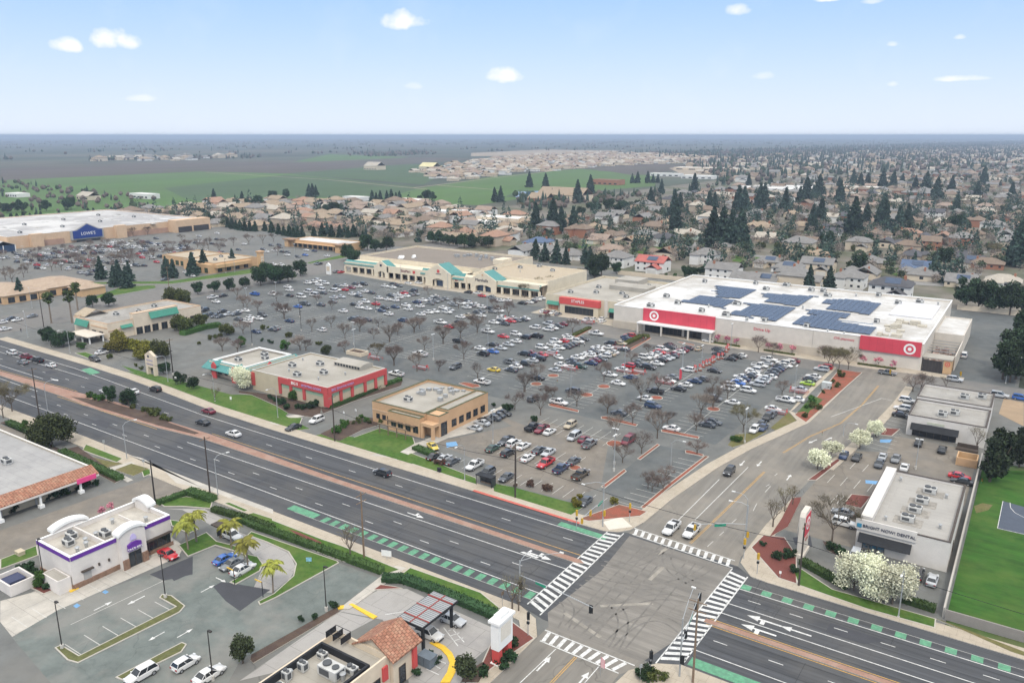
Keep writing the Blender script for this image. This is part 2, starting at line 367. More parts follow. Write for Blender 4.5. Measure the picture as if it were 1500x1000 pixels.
sheets('strip_lane', [[(-166, 30), (-149, 30), (-147.5, 98), (-163, 97)]], .012, ASPH_BR)
# roads
NK = [(-460, 99.5), (-200, 100.3), (-150, 99), (-64, 98.7)]
FK = [(-460, 137.8), (-330, 137.3), (-262, 136.4), (-240, 135.6), (-218, 133.9), (-193, 131.5), (-165, 130.6), (-106, 130.0), (-64.5, 129.5)]
sheet('main_road', NK + [(-59, 97.5), (-38.5, 97), (-36, 99.2), (220, 98.8), (220, 128.4), (-34.5, 128.7), (-38.5, 131.5), (-59.8, 131.8)] + FK[::-1], .02, ROAD)
WK = [(-59.4, 137), (-58.9, 150), (-56.5, 172), (-53.5, 188), (-49.5, 203), (-46.2, 216), (-45.3, 238), (-44.3, 268)]
EK = [(-38.6, 134.5), (-38.4, 150), (-37.3, 168), (-35.8, 186), (-34.2, 200), (-31.5, 225), (-30, 246), (-29.5, 266)]
sheets('side_street', [[(-60, 131.5)] + WK + [(-45, 284), (-29, 284)] + EK[::-1] + [(-38, 131.2)], [(-57.2, 97), (-57, 20), (-43, 20), (-42.6, 92), (-40, 96.5)]], .03, SIDE)
sheets('store_drive', [[(-150, 270), (-150, 286), (-60, 284), (-45, 282.5), (220, 284), (220, 268), (-29, 267), (-44.5, 268.5)]], .026, M('drive_asphalt', (.165, .16, .152), .9, .12, .4, col2=(.22, .205, .18), scale2=.06))
sheets('intersection', [[(-59.4, 130.6), (-38.8, 129.8), (-39, 104), (-41, 96.5), (-57, 96), (-59.3, 99.5), (-58, 116)]], .036, INTER)
sheets('cross_road', [[(-372, 137), (-337, 137), (-338, 300), (-338, 560), (-368, 560), (-370, 300)]], .024, M('cross_road_asphalt', (.17, .163, .152), .9, .12, .5))
# paved and planted ground standing a kerb's height above the asphalt
slabs('north_pavement', [FK[1:] + offs(FK[1:], 3.6)[::-1], [(-72.5, 129.3), (-64.5, 129.5), (-62, 130.6), (-60.3, 132.8), (-59.5, 137), (-63, 140), (-66.5, 134.5), (-72.5, 132.9)],
      ribbon(WK, 0, 2.9), [(-460, 137.9), (-374, 137.6), (-374, 141.5), (-460, 141.8)]], -.05, .14, CONC, KERB)
slabs('inner_pavement', [[(-53.1, 220.8), (-52.6, 224.7), (-52.5, 244.7), (-52.0, 275.7), (-53.1, 276.5), (-53.8, 246.3)], [(-53.8, 222.4), (-51.8, 221.6), (-46.9, 215.0), (-48.1, 213.2)]], -.05, .145, CONC, KERB)
slabs('ramp_corner', [[(-66.4, 132.8), (-64.2, 136.8), (-60.5, 134.2), (-63.8, 130.4)]], -.05, .15, CONC_W)
slabs('north_east_pavement', [[(-38.6, 137), (-38, 132.6), (-35, 129), (-32, 128.6), (220, 128.5), (220, 132), (-5, 131.8), (-27.5, 131), (-33.5, 135), (-35.8, 139), (-35.8, 166), (-37.4, 166), (-38.5, 150)],
      ribbon(EK[3:], 0, -2.4)], -.05, .14, CONC, KERB)
slabs('south_pavement', [[(-460, 99.4), (-200, 100.2), (-150, 98.9), (-64, 98.6), (-60, 96.9), (-57.3, 93), (-57.1, 84), (-58.8, 83), (-59.6, 92), (-62, 95), (-66, 95.6), (-102, 95.4), (-150, 94.9), (-200, 96), (-460, 96)],
      [(-42.4, 88), (-41.8, 93.5), (-39, 97.3), (-35.8, 99), (220, 98.7), (220, 94.5), (-33, 94.5), (-39.5, 88)], [(-57.1, 84), (-57, 20), (-58.6, 20), (-58.8, 84)]], -.05, .14, CONC, KERB)
slabs('store_front_pavement', [[(-184, 291), (-150, 291), (-150, 289), (-100, 281.3), (-46, 280.4), (-46, 289), (-184, 302)], [(-46, 280.4), (-15, 283), (-15, 286), (-46, 289)], [(-334, 321), (-311, 317.5), (-262, 311), (-205, 311.5), (-196, 316), (-196, 330), (-334, 334)]], -.05, .15, CONC, KERB)
slabs('restaurant_path', [[(-129.9, 132.0), (-124.6, 134.0), (-122.5, 133.4), (-121.2, 151.7), (-118.0, 159.1), (-121.3, 181.6), (-123.8, 181.0), (-124.0, 162.6), (-124.8, 155.5), (-125.5, 145.4)], [(-168.7, 133.7), (-169.0, 140.4), (-166.2, 144.7), (-164.7, 143.3), (-166.1, 139.4), (-165.2, 133.6)]], -.05, .145, CONC_L)
slabs('taco_path', [[(-90.1, 96.5), (-87.8, 97.2), (-87.1, 82.1), (-88.6, 81.2)], [(-175.8, 91.7), (-175.0, 97.4), (-173.0, 97.2), (-173.1, 92.1), (-164.7, 91.6), (-164.8, 90.2)]], -.05, .145, CONC_L)
slabs('roadside_patio', [[(-180.0, 99.4), (-174.3, 100.1), (-163.5, 98.5), (-155.0, 96.0), (-146.9, 97.6), (-124.9, 98.0), (-126.4, 99.3), (-149.2, 99.2)]], -.05, .142, CONC_L)
sheets('taco_concrete_bays', [[(-131.6, 48.3), (-125.7, 47.4), (-127.1, 55.1), (-125.8, 76.6), (-128.6, 79.8), (-134.2, 80.5), (-134.3, 69.2), (-136.0, 59.3), (-136.2, 55.3), (-137.9, 51.2)]], .022, CONC_L)
sheets('drive_through_lane', [[(-146.0, 87.0), (-142.3, 88.8), (-131.5, 87.9), (-120.5, 87.2), (-118.9, 86.3), (-110.0, 83.3), (-104.7, 76.3), (-101.8, 78.3), (-102.7, 83.1), (-104.5, 86.1), (-109.4, 89.0), (-117.6, 89.6), (-124.3, 89.1), (-126.0, 90.5), (-138.8, 91.7)], [(-88.1, 80.8), (-87.1, 89.5), (-83.3, 92.1), (-79.2, 91.8), (-64.0, 91.1), (-62.1, 88.3), (-62.2, 81.1), (-60.7, 77.7), (-66.9, 73.6), (-70.8, 77.7), (-80.6, 83.0)], [(-87.5, 60.4), (-88.0, 77.4), (-88.4, 80.6), (-81.8, 82.3), (-84.8, 64.4)]], .022, M('drive_lane_concrete', (.37, .355, .335), .9, .2, .12, col2=(.26, .25, .245), scale2=.12, amt2=.65, tiles=(5, 5, .06, .96, .75)))
sheets('asphalt_patch', [[(-124.7, 70.1), (-123.8, 78.3), (-118.3, 74.4), (-120.7, 70.3)], [(-111.8, 73.9), (-111.9, 75.8), (-102.7, 78.8), (-102.3, 74.9), (-101.8, 71.7), (-106.3, 72.3)], [(-120.1, 71.5), (-120.3, 74.3), (-118.9, 73.6), (-119.1, 71.2)], [(-32.6, 147.7), (-30.0, 150.5), (-28.5, 146.1), (-31.5, 145.1)]], .026, DARKP)
# lawns
slabs('lawn', [[(-192.4, 146.6), (-178.0, 143.8), (-170.3, 141.6), (-167.8, 136.2), (-185.4, 136.7), (-189.3, 140.7), (-200.7, 136.4), (-215.6, 138.4), (-204.9, 139.4)], [(-140.9, 147.6), (-129.1, 147.3), (-125.6, 144.0), (-124.6, 133.7), (-142.3, 133.9)], [(-167.7, 139.3), (-164.3, 141.5), (-161.1, 137.8), (-165.7, 134.7)],
      [(-122.3, 134.0), (-122.6, 138.9), (-100.3, 135.8), (-98.1, 132.9)], [(-95.3, 135.6), (-90.9, 136.2), (-95.7, 136.2), (-77.3, 136.7), (-72.9, 137.0), (-73.3, 131.9), (-92.9, 132.3), (-93.2, 132.5)],
      [(-128.7, 94.0), (-128.5, 96.1), (-108.3, 96.2), (-103.6, 96.5), (-88.2, 96.1), (-89.4, 93.6), (-100.4, 92.3), (-110.1, 92.2), (-118.1, 93.5)], [(-87.1, 94.2), (-87.4, 97.7), (-71.9, 98.2), (-66.3, 96.1), (-67.0, 94.8), (-76.8, 94.1), (-84.7, 94.3)],
      [(-149.7, 88.0), (-147.1, 93.1), (-140.7, 95.1), (-137.7, 92.4), (-143.6, 89.7), (-146.8, 87.5)], [(-140.3, 84.6), (-137.1, 85.7), (-132.0, 85.4), (-132.1, 83.2), (-137.8, 83.2)], [(-129.6, 79.2), (-129.6, 85.5), (-124.8, 84.3), (-117.9, 85.6), (-116.6, 84.1), (-123.7, 83.1), (-124.4, 77.6)], [(-110.5, 76.3), (-110.8, 81.8), (-116.6, 84.1), (-113.5, 84.9), (-110.6, 83.7), (-109.1, 81.8), (-109.0, 76.4)],
      [(-121.9, 89.1), (-122.5, 90.6), (-100.1, 92.0), (-99.3, 91.7), (-99.9, 77.6), (-100.4, 74.6), (-101.5, 75.1), (-101.2, 78.2), (-102.8, 83.9), (-105.6, 87.0), (-110.2, 89.2), (-116.8, 89.4)], [(-152.3, 57.7), (-152.1, 64.2), (-148.0, 62.5), (-148.6, 56.0)],
      [(-195.0, 97.4), (-178.4, 97.4), (-177.3, 95.1), (-191.8, 94.7)], [(-167.9, 95.6), (-167.2, 97.5), (-164.4, 95.8), (-164.3, 93.8)], [(-29.2, 135.0), (-28.4, 136.8), (-21.9, 132.7), (-5.9, 132.9), (-5.7, 130.0), (-16.0, 129.6), (-27.2, 130.7)],
      [(-255.5, 143.0), (-232.6, 142.5), (-225.9, 140.3), (-245.8, 140.7)], [(-284.4, 142.7), (-282.4, 145.7), (-275.8, 145.1), (-273.7, 141.7)], [(-137.6, 95.4), (-136.9, 96.5), (-130.3, 96.3), (-130.6, 95.2)], [(-129.3, 94.7), (-128.7, 96.2), (-123.2, 96.6), (-120.4, 94.2)]],
      -.05, .155, LAWN, KERB, True)
slabs('verge_grass', [[(-247, 139.9), (-218, 137.7), (-193, 135.1), (-166, 134.3), (-158, 134.2), (-156, 136.5), (-172, 140.5), (-196, 143.5), (-215, 143.5), (-232, 143)], [(-151, 134.1), (-118, 133.8), (-116, 137), (-140, 139), (-150, 137)], [(-454.6, 194.9), (-387.0, 249.8), (-383.6, 300.9), (-377.0, 299.4), (-371.2, 291.9), (-379.7, 244.9)], [(-374.6, 334.8), (-381.7, 375.5), (-370.7, 364.6), (-371.1, 332.6)], [(-378.2, 202.1), (-393.3, 226.4), (-383.3, 237.8), (-375.7, 233.6), (-374.4, 200.6)]], -.05, .15, LAWN, KERB)
sheets('playing_field', [[(-4.6, 134.2), (40, 134), (110, 240), (220, 262), (13, 215), (-4.4, 206)]], .02, LAWN_D)
sheets('field_dry_patch', [[(-4.4, 182.9), (-3.0, 185.6), (-1.1, 185.7), (-1.7, 182.4), (-3.7, 179.4)]], .03, LAWN_Y)
sheets('play_court', [[(0.6, 189.1), (8.3, 187.6), (8.5, 174.2), (0.4, 174.1)]], .04, M('court_surface', (.075, .09, .12), .8, .1, .5))
sheets('kerbside_soil', [[(-50.0, 239.3), (-47.7, 237.3), (-48.2, 227.2), (-49.2, 224.4), (-51.2, 222.0)], [(-51.1, 225.2), (-51.5, 240.6), (-49.0, 237.6), (-48.3, 222.9)]], .19, M('planted_soil', (.06, .10, .025), .95, .3, 1.5, bump=5))
sheets('back_lot_soil', [[(-3.2, 269.3), (1.9, 268.2), (2.6, 245.1), (-3.6, 252.7)]], .03, DIRT)
slabs('dry_lawn', [[(-192.2, 92.8), (-180.5, 94.4), (-175.4, 95.6), (-176.6, 91.2)], [(-173.6, 92.5), (-173.8, 96.7), (-167.4, 97.3), (-166.8, 92.9)], [(-5.9, 132.9), (-3.0, 132.1), (4.6, 129.7), (6.3, 129.6), (6.3, 130.8), (-4.9, 132.9)], [(-53.8, 205.5), (-53.2, 220.8), (-49.5, 215.2), (-52.2, 204.4)], [(-59.2, 187.2), (-60.0, 195.5), (-56.7, 199.2), (-53.8, 202.6), (-55.9, 190.7), (-57.7, 186.6)]], -.05, .15, LAWN_Y, KERB)
# mulch and planting beds
slabs('red_mulch_bed', [[(-71.2, 131.2), (-67.2, 141.8), (-60.7, 142.1), (-61.1, 139.3), (-68.9, 131.4)], ribbon([(-61.8, 142.9), (-61.5, 157.1), (-60.5, 177.5)], 0, 1.1), [(-95.8, 188.3), (-94.8, 189.3), (-84.5, 188.4), (-84.3, 186.6), (-95.0, 186.8)], [(-77.7, 188.1), (-76.5, 188.9), (-67.3, 188.9), (-66.9, 187.3), (-77.0, 186.7)],
      [(-113.5, 189.1), (-112.9, 190.4), (-103.3, 189.4), (-102.7, 187.8), (-112.5, 188.0)], [(-74.6, 166.5), (-74.5, 178.3), (-73.5, 177.8), (-73.6, 166.3)], [(-74.5, 147.4), (-74.5, 159.3), (-73.4, 158.3), (-73.4, 147.1)], [(-67.0, 178.1), (-65.8, 178.6), (-62.0, 178.0), (-61.8, 176.8), (-66.2, 176.4)], circ([(-83.5, 172.3)][0], 2.2), circ([(-89.6, 212.2)][0], 1.9), circ([(-71.9, 211.8)][0], 1.9),
      circ([(-126.9, 214.5)][0], 1.9), circ([(-126.7, 203.8)][0], 1.9), circ([(-108.3, 203.0)][0], 2), circ([(-107.8, 213.3)][0], 2), circ([(-106.3, 231.6)][0], 2.2), circ([(-84.4, 153.4)][0], 1.5),
      [(-147.4, 190.5), (-146.9, 192.9), (-141.3, 193.1), (-139.6, 191.7), (-141.0, 189.3)], [(-120.8, 258.1), (-121.6, 278.7), (-120.6, 277.9), (-119.3, 257.0)], [(-110.1, 277.8), (-109.7, 279.1), (-103.0, 278.0), (-102.8, 276.4)],
      [(-46.9, 215.0), (-51.4, 219.8), (-50.0, 239.3), (-50.9, 273.6), (-43.6, 274.1), (-45.3, 244.7)], [(-147.4, 264.2), (-148.5, 279.8), (-147.0, 279.1), (-145.3, 263.2)]], -.05, .16, RMULCH, KERB, True)
slabs('maroon_mulch_bed', [[(-38.2, 139.2), (-37.7, 145.3), (-33.9, 146.8), (-30.1, 141.0), (-27.4, 130.9), (-30.8, 131.1)], [(-36.4, 145.2), (-36.6, 154.3), (-37.4, 165.2), (-35.9, 166.8), (-35.5, 164.1), (-34.6, 151.5)], [(-37.1, 176.6), (-34.3, 193.5), (-33.2, 192.7), (-35.3, 177.8)], [(-27.6, 168.2), (-27.2, 174.5), (-23.3, 175.9), (-23.9, 168.3)], [(-64.0, 92.1), (-62.9, 94.2), (-57.3, 92.4), (-58.5, 84.7), (-59.0, 79.6), (-60.0, 80.9)], [(-30.4, 215.8), (-29.0, 222.2), (-24.7, 224.1), (-25.7, 217.2)],
      [(-87.9, 88.3), (-88.0, 90.5), (-85.5, 91.4), (-83.9, 91.7)], [(-117.2, 95.3), (-113.9, 95.5), (-107.8, 95.2), (-106.3, 94.3), (-110.4, 93.9)], [(-137.5, 56.0), (-137.7, 57.4), (-133.6, 58.2), (-133.8, 56.2)]], -.05, .16, MMULCH, KERB, True)
slabs('bark_bed', [[(-198.8, 147.1), (-191.1, 149.4), (-175.6, 153.2), (-166.5, 150.4), (-159.7, 143.6), (-170.0, 141.7), (-178.7, 144.4), (-192.7, 146.9), (-197.1, 145.8)], [(-166.5, 150.4), (-165.0, 174.6), (-164.0, 183.0), (-160.9, 178.5), (-162.6, 159.6), (-162.1, 147.0)], [(-150.9, 135.4), (-152.0, 145.8), (-148.3, 152.2), (-142.6, 150.2), (-143.9, 143.7), (-143.0, 134.6)], [(-27.4, 149.3), (-25.6, 149.5), (-22.4, 147.0), (-23.0, 144.4), (-26.0, 146.4)],
      [(-136.3, 56.7), (-134.7, 63.0), (-133.4, 62.7), (-134.2, 57.8)], [(-89.9, 64.3), (-90.8, 65.2), (-89.3, 81.0), (-87.9, 80.6), (-89.0, 64.1)], [(-233.4, 119.3), (-214.8, 119.2), (-197.9, 121.1), (-192.0, 119.1), (-192.9, 116.6), (-215.9, 117.4)], [(-125.1, 262.9), (-125.1, 278.8), (-121.4, 278.9), (-120.8, 258.1)], [(-61.4, 80.0), (-60.7, 83.2), (-59.6, 82.8), (-58.5, 79.1), (-60.6, 77.8)],
      [(-229.9, 92.9), (-229.7, 94.9), (-196.0, 91.8), (-195.3, 95.5), (-167.1, 90.6), (-166.6, 88.3), (-193.4, 90.4), (-216.1, 93.7)]], -.05, .158, BMULCH, KERB)
slabs('kerbed_island', [[(-117.3, 49.6), (-117.2, 50.6), (-112.3, 50.7), (-111.7, 66.5), (-116.4, 66.6), (-117.0, 67.5), (-115.2, 68.2), (-110.6, 67.6), (-109.7, 66.0), (-110.7, 49.6), (-112.7, 49.1)], [(-103.0, 50.9), (-102.3, 61.3), (-101.2, 61.4), (-100.2, 59.8), (-101.4, 51.1)]], -.05, .15, M('island_grass', (.11, .115, .045), .95, .25, 1.5, bump=5), KERB, True)
# central median
slabs('median', [[(-460, 116), (-282, 114.4), (-238, 114.3), (-222, 113.6), (-190, 114.6), (-174, 116.2), (-63, 115.8), (-61.8, 116.4), (-63, 117.2), (-126, 117.7), (-175, 119.3), (-190, 119), (-222, 120.4), (-240, 118.8), (-282, 116.8), (-460, 118.5)], [(-37, 111.2), (220, 110.3), (220, 111.2), (-37, 112.3)]], -.05, .15, BRICK, KERB)
slabs('median_bed', [[(-236, 115.6), (-222, 114.8), (-192, 115.6), (-178, 117), (-178, 118.2), (-222, 119.2)]], .1, .2, BMULCH)
# painted kerbs
mb = MB()
mb.prism([(-97, 129.75), (-70, 129.3), (-70, 130), (-97, 130.5)], .1, .155)
struct('red_kerb', mb, REDP)
slabs('yellow_kerb', [[(-88.2, 83.0), (-87.8, 83.5), (-81.8, 83.1), (-81.9, 82.2)], [(-70.3, 82.4), (-69.8, 83.2), (-67.8, 83.1), (-65.9, 82.4), (-64.0, 81.0), (-62.7, 79.1), (-62.0, 76.9), (-63.1, 76.1), (-63.7, 78.4), (-64.7, 80.3), (-66.1, 81.4), (-67.8, 82.1)], [(-89.4, 81.5), (-88.6, 82.4), (-88.0, 81.6), (-88.6, 81.0)], [(-131.9, 59.3), (-131.7, 60.6), (-130.6, 60.6), (-130.5, 59.1)]], .0, .165, YELP)
# ---------------- painted markings
def bars(name, lines, w, z, m):
    mb = MB()
    for a, b in lines:
        a = Vector(a); b = Vector(b); t = (b - a).normalized(); n = Vector((-t.y, t.x)) * w / 2
        mb.face([(*(a - n), z), (*(b - n), z), (*(b + n), z), (*(a + n), z)])
    o = mb.build(name, m, fix=False); o['kind'] = 'structure'; return o
def dashes(y, x0, x1, per, ln, ph=0):
    o = []; x = x0 + ph
    while x < x1: o.append(((x, y), (x + ln, y))); x += per
    return o
ZM = .05
L_ = [((-440, 105.6), (-240, 105.3)), ((-240, 105.3), (-62, 103.6)), ((-175, 112.6), (-62.5, 113)), ((-440, 133.4), (-265, 132.5)), ((-265, 132.5), (-190, 127.6)), ((-190, 127.6), (-115, 126.6)), ((-115, 126.6), (-62, 126.2)),
      ((-36, 118.6), (220, 118.2)), ((-36, 115.3), (220, 115.2)), ((-36, 124.0), (220, 123.6)), ((-36, 103.6), (220, 102.9)), ((-440, 113.5), (-250, 112.8)), ((-440, 128.8), (-250, 128.6)), ((-440, 120.6), (-262, 120.4))]
bars('lane_line', L_, .18, ZM, WHITE)
bars('lane_dash', dashes(106.5, -430, -63, 14.5, 2.2, 4) + dashes(109.5, -430, -63, 14.5, 2.2, 9) + dashes(122.9, -250, -63, 14.5, 2.2, 6) + dashes(124.4, -430, -250, 14.5, 2.2) + dashes(121.3, -33, 60, 6.9, 2.1) + dashes(107.4, -34, 60, 8.5, 2.2), .15, ZM, WHITE)
bars('bike_lane_edge', [((-122, 101.2), (-62, 101.2)), ((-35, 125.9), (220, 125.4))], .08, ZM, WORN)
bars('median_line', [((-440, 119.1), (-282, 117.6)), ((-282, 117.6), (-240, 119.6)), ((-175, 120), (-63, 118.7)), ((-440, 115.3), (-282, 113.8)), ((-240, 113.6), (-190, 113.9)), ((-36.5, 110.9), (220, 109.9)), ((-36.5, 112.7), (220, 111.7))], .16, ZM, YEL)
mb = MB()
def quad(mb, pts, z): mb.face([(x, y, z) for x, y in pts])
for k in range(21):
    x = -114.6 + k * 2.6
    if x < -64: quad(mb, [(x, 101.25), (x + 1.35, 101.25), (x + 1.35, 103.3), (x, 103.3)], ZM)
quad(mb, [(-124.5, 101.3), (-116.5, 101.3), (-116.5, 103.3), (-124.5, 103.3)], ZM)
for k in range(30):
    x = -35.3 + k * 3.5; quad(mb, [(x, 124.2), (x + 1.6, 124.2), (x + 1.6, 125.8), (x, 125.8)], ZM)
quad(mb, [(-73.5, 126.6), (-62.7, 126.4), (-62.7, 128.1), (-73.5, 128.3)], ZM)
quad(mb, [(-35.2, 99.6), (-24, 99.5), (-24, 101.6), (-35.2, 101.7)], ZM)
quad(mb, [(-262.0, 132.8), (-261.8, 135.8), (-253.1, 134.4), (-253.7, 131.2)], ZM)
o = mb.build('green_bike_lane', GRN, fix=False); o['kind'] = 'structure'
# ladder crosswalks
def ladder(a0, a1, b0, b1, n):
    a0, a1, b0, b1 = (Vector(v) for v in (a0, a1, b0, b1)); ls = []
    for k in range(n):
        t = (k + .5) / n; ls.append((a0.lerp(a1, t), b0.lerp(b1, t)))
    return ls
z = .056
bars('crosswalk_edge', [((-63.8, 130), (-63.4, 99.7)), ((-60.8, 130.9), (-60, 98.2)), ((-60, 134), (-39.1, 132.8)), ((-59.3, 131.5), (-38.6, 130.1)), ((-57.2, 95.2), (-41.6, 95.1)), ((-56.4, 92.4), (-42.8, 92.2)), ((-38.6, 129.8), (-39.2, 97.3)), ((-35.4, 128.6), (-35.8, 99.6))], .22, z, WHITE)
bars('crosswalk_bar', ladder((-63.8, 129.6), (-63.3, 100), (-60.8, 130.3), (-60.1, 98.6), 20) + ladder((-38.5, 129.2), (-39.1, 98), (-35.5, 128.4), (-35.8, 100), 20), .7, z, WHITE)
bars('crosswalk_bar', ladder((-59.5, 131.7), (-39, 130.3), (-60, 133.8), (-39.4, 132.6), 14) + ladder((-56.6, 92.6), (-43.2, 92.4), (-57, 95), (-42.2, 94.9), 10), .62, z, WHITE)
bars('side_street_line', [([(-54.0, 140.1)][0], [(-53.9, 166.1)][0]), ([(-51.2, 144.1)][0], [(-50.6, 176.6)][0])] + [([(-42.4, 223.8)][0], [(-33.5, 249.1)][0]), ([(-33.5, 249.1)][0], [(-30.6, 248.7)][0]), ([(-53.3, 92.0)][0], [(-53.6, 82.4)][0]), ([(-45.9, 91.9)][0], [(-45.9, 87.6)][0])], .14, z, WHITE)
bars('side_street_dash', [([(-42.6, 154.7)][0], [(-43.0, 158.6)][0]), ([(-43.2, 165.1)][0], [(-43.1, 168.9)][0]), ([(-43.9, 168.2)][0], [(-43.6, 169.7)][0]), ([(-44.0, 175.1)][0], [(-43.8, 176.7)][0]), ([(-44.8, 140.6)][0], [(-44.6, 142.5)][0]), ([(-44.5, 146.9)][0], [(-44.3, 149.2)][0]), ([(-45.2, 135.0)][0], [(-45.0, 137.6)][0])], .13, z, WORN)
yl = [(-48.4, 134.4), (-47.6, 150), (-46.6, 176)]; y2 = [(-46.2, 190), (-43.5, 205), (-39, 220), (-37.2, 240), (-36.6, 262)]
for s in (-.16, .16):
    p = offs(yl, s); q = offs(y2, s)
    bars('side_street_yellow', list(zip(p, p[1:])) + list(zip(q, q[1:])), .12, z, YEL)
    bars('side_street_yellow', [((-49.8 + s, 92), (-50.4 + s, 20))], .12, z, YEL)
# arrows
def arrow(mb, x, y, d, s=1, turn=0):
    c, sn = math.cos(d), math.sin(d)
    def T(a, b): return (x + (a * c - b * sn) * s, y + (a * sn + b * c) * s, z + .003)
    mb.face([T(-2, -.14), T(.6, -.14), T(.6, .14), T(-2, .14)])
    mb.face([T(.6, -.55), T(2, 0), T(.6, .55)])
    if turn: mb.face([T(-.2, .14 * turn), T(.3, .14 * turn), T(.3, .9 * turn), T(-.2, .9 * turn)])
mb = MB()
for x, y, d, s, t in ((-70, 114.2, 0, 1.3, 1), (-29, 117, math.pi, 1.4, 1), (-29, 114, math.pi, 1.4, 1), (-24, 117, math.pi, 1.2, 0), (-100, 114, 0, 1.1, 1), (-258, 122, 0, 1.2, -1), (-52.5, 178, -math.pi / 2, .9, 0), (-49, 180, -math.pi / 2, .9, 0), (-41, 176, math.pi / 2, .9, 0), (-42, 202, -math.pi / 2 - .3, 1, 0), (-39, 206, math.pi / 2 - .3, .9, 0), (-53, 88, math.pi / 2, 1, 0), (-46.5, 88, math.pi / 2, 1, 0),
                  (-122, 60, math.pi / 2, .8, 0), (-119, 64, -math.pi / 2, .8, 0), (-112, 73, math.pi / 2, .7, 0), (-112.5, 76, 0, .7, 0), (-107, 60, -math.pi / 2, .7, 0), (-104, 63, math.pi / 2, .7, 0), (-152, 80, -1.4, .8, 0)):
    arrow(mb, x, y, d, s, t)
mb.face([(p[0], p[1], z) for p in [(-73.8, 113.4), (-73.3, 114.0), (-69.8, 113.8), (-70.1, 113.2)]])
o = mb.build('lane_arrow', WHITE, fix=False); o['kind'] = 'structure'
# stall lines
ls = []; spine = []
def stalls(xc, y0, y1, half=5.2, one=0):
    y = y0
    while y <= y1:
        ls.append(((xc - (half if one <= 0 else 0), y), (xc + (half if one >= 0 else 0), y))); y += 2.72
    if not one: spine.append(((xc, y0), (xc, y1)))
for xc, y0, y1 in ((-71.7, 187, 266), (-90, 190, 266), (-108.3, 192, 268), (-126.6, 196, 270), (-145, 199, 272), (-163.3, 208, 276), (-181.7, 204, 288), (-200, 204, 296), (-218.3, 206, 300), (-236.6, 206, 302), (-255, 204, 304), (-273.3, 204, 306), (-291.6, 206, 308)):
    stalls(xc, y0, y1)
stalls(-54.5, 192, 262, one=-1)
stalls(-310, 210, 305, one=1)
for x0, x1, yc in ((-107.5, -84, 155.4), (-107.5, -82, 174.6)):
    x = x0
    while x < x1: ls.append(((x, yc - 5.2), (x, yc + 5.2))); x += 2.75
    ls.append(((x0, yc), (x1, yc)))
x = -112
while x < -66: ls.append(((x, 138.3), (x, 143.3))); x += 2.75
y = 143
while y < 174: ls.append(((-68.2 + (y - 140) * .05, y), (-62.8 + (y - 144) * .05, y))); y += 2.7
for x0, x1, y0, y1, dx in ((-33, -24, 178, 183.5, 2.8), (-30, -24, 168, 172.5, 1.2), (-36, -26, 189, 194, 2.8)):
    x = x0
    while x < x1: ls.append(((x, y0), (x + .4, y1))); x += dx
y = 206
while y < 240: ls.append(((-29, y), (-24, y - 1))); y += 3
for k in range(6): ls.append(((-117 + .2 * k, 51 + 2.9 * k), (-112 + .1 * k, 51 + 2.9 * k)))
for k in range(8): ls.append(((-131.5, 50 + 3.05 * k), (-126.5, 50 + 3.05 * k)))
ls.append(([(-121.3, 54.2)][0], [(-120.7, 70.3)][0]))
bars('stall_line', ls, .12, .034, WORN); bars('stall_spine', spine, .14, .037, WORN)
bars('hatching', [([(-67.3, 78.8)][0], [(-65.1, 78.6)][0]), ([(-67.4, 79.9)][0], [(-65.2, 80.0)][0]), ([(-66.8, 77.4)][0], [(-64.4, 77.4)][0]), ([(-69.9, 86.5)][0], [(-69.3, 87.6)][0]), ([(-68.8, 85.6)][0], [(-68.1, 87.1)][0]), ([(-67.5, 85.0)][0], [(-66.8, 86.4)][0]), ([(-71.0, 86.8)][0], [(-66.2, 84.3)][0]), ([(-70.3, 87.6)][0], [(-66.0, 85.6)][0]), ([(-81.2, 84.3)][0], [(-79.1, 86.7)][0])], .15, .034, WHITE)
mb = MB()
for p in ([(-126.2, 57.2), (-126.4, 58.0), (-125.3, 58.0), (-125.1, 57.2)], [(-126.2, 62.2), (-126.4, 62.9), (-125.3, 62.9), (-125.2, 62.2)], [(-119.8, 149.2), (-118.1, 151.2), (-116.0, 149.3), (-117.5, 146.6)], [(-26.1, 184.2), (-23.6, 185.2), (-23.7, 183.1), (-25.7, 182.4)], [(-27.9, 213.1), (-25.3, 214.8), (-25.4, 212.2), (-27.5, 210.8)]): quad(mb, p, .036)
o = mb.build('accessible_bay_mark', BLUEP, fix=False); o['kind'] = 'structure'
# Lowe's side lot lines
ls = []
for xc in (-545, -520, -495, -470):
    for k in range(26): ls.append(((xc - 5, 235 + k * 2.8), (xc + 5, 235 + k * 2.8)))
bars('far_stall_line', ls, .12, .034, WORN)
bars('court_line', [(a, b) for a, b in zip([(1.9, 189.0), (2.1, 186.3), (3.0, 184.1), (4.6, 182.7), (6.6, 182.6)], [(2.1, 186.3), (3.0, 184.1), (4.6, 182.7), (6.6, 182.6), (8.4, 183.1)])] + [([(0.6, 189.0)][0], [(0.4, 174.3)][0]), ([(0.4, 174.3)][0], [(8.5, 174.3)][0])], .12, .046, WHITE)
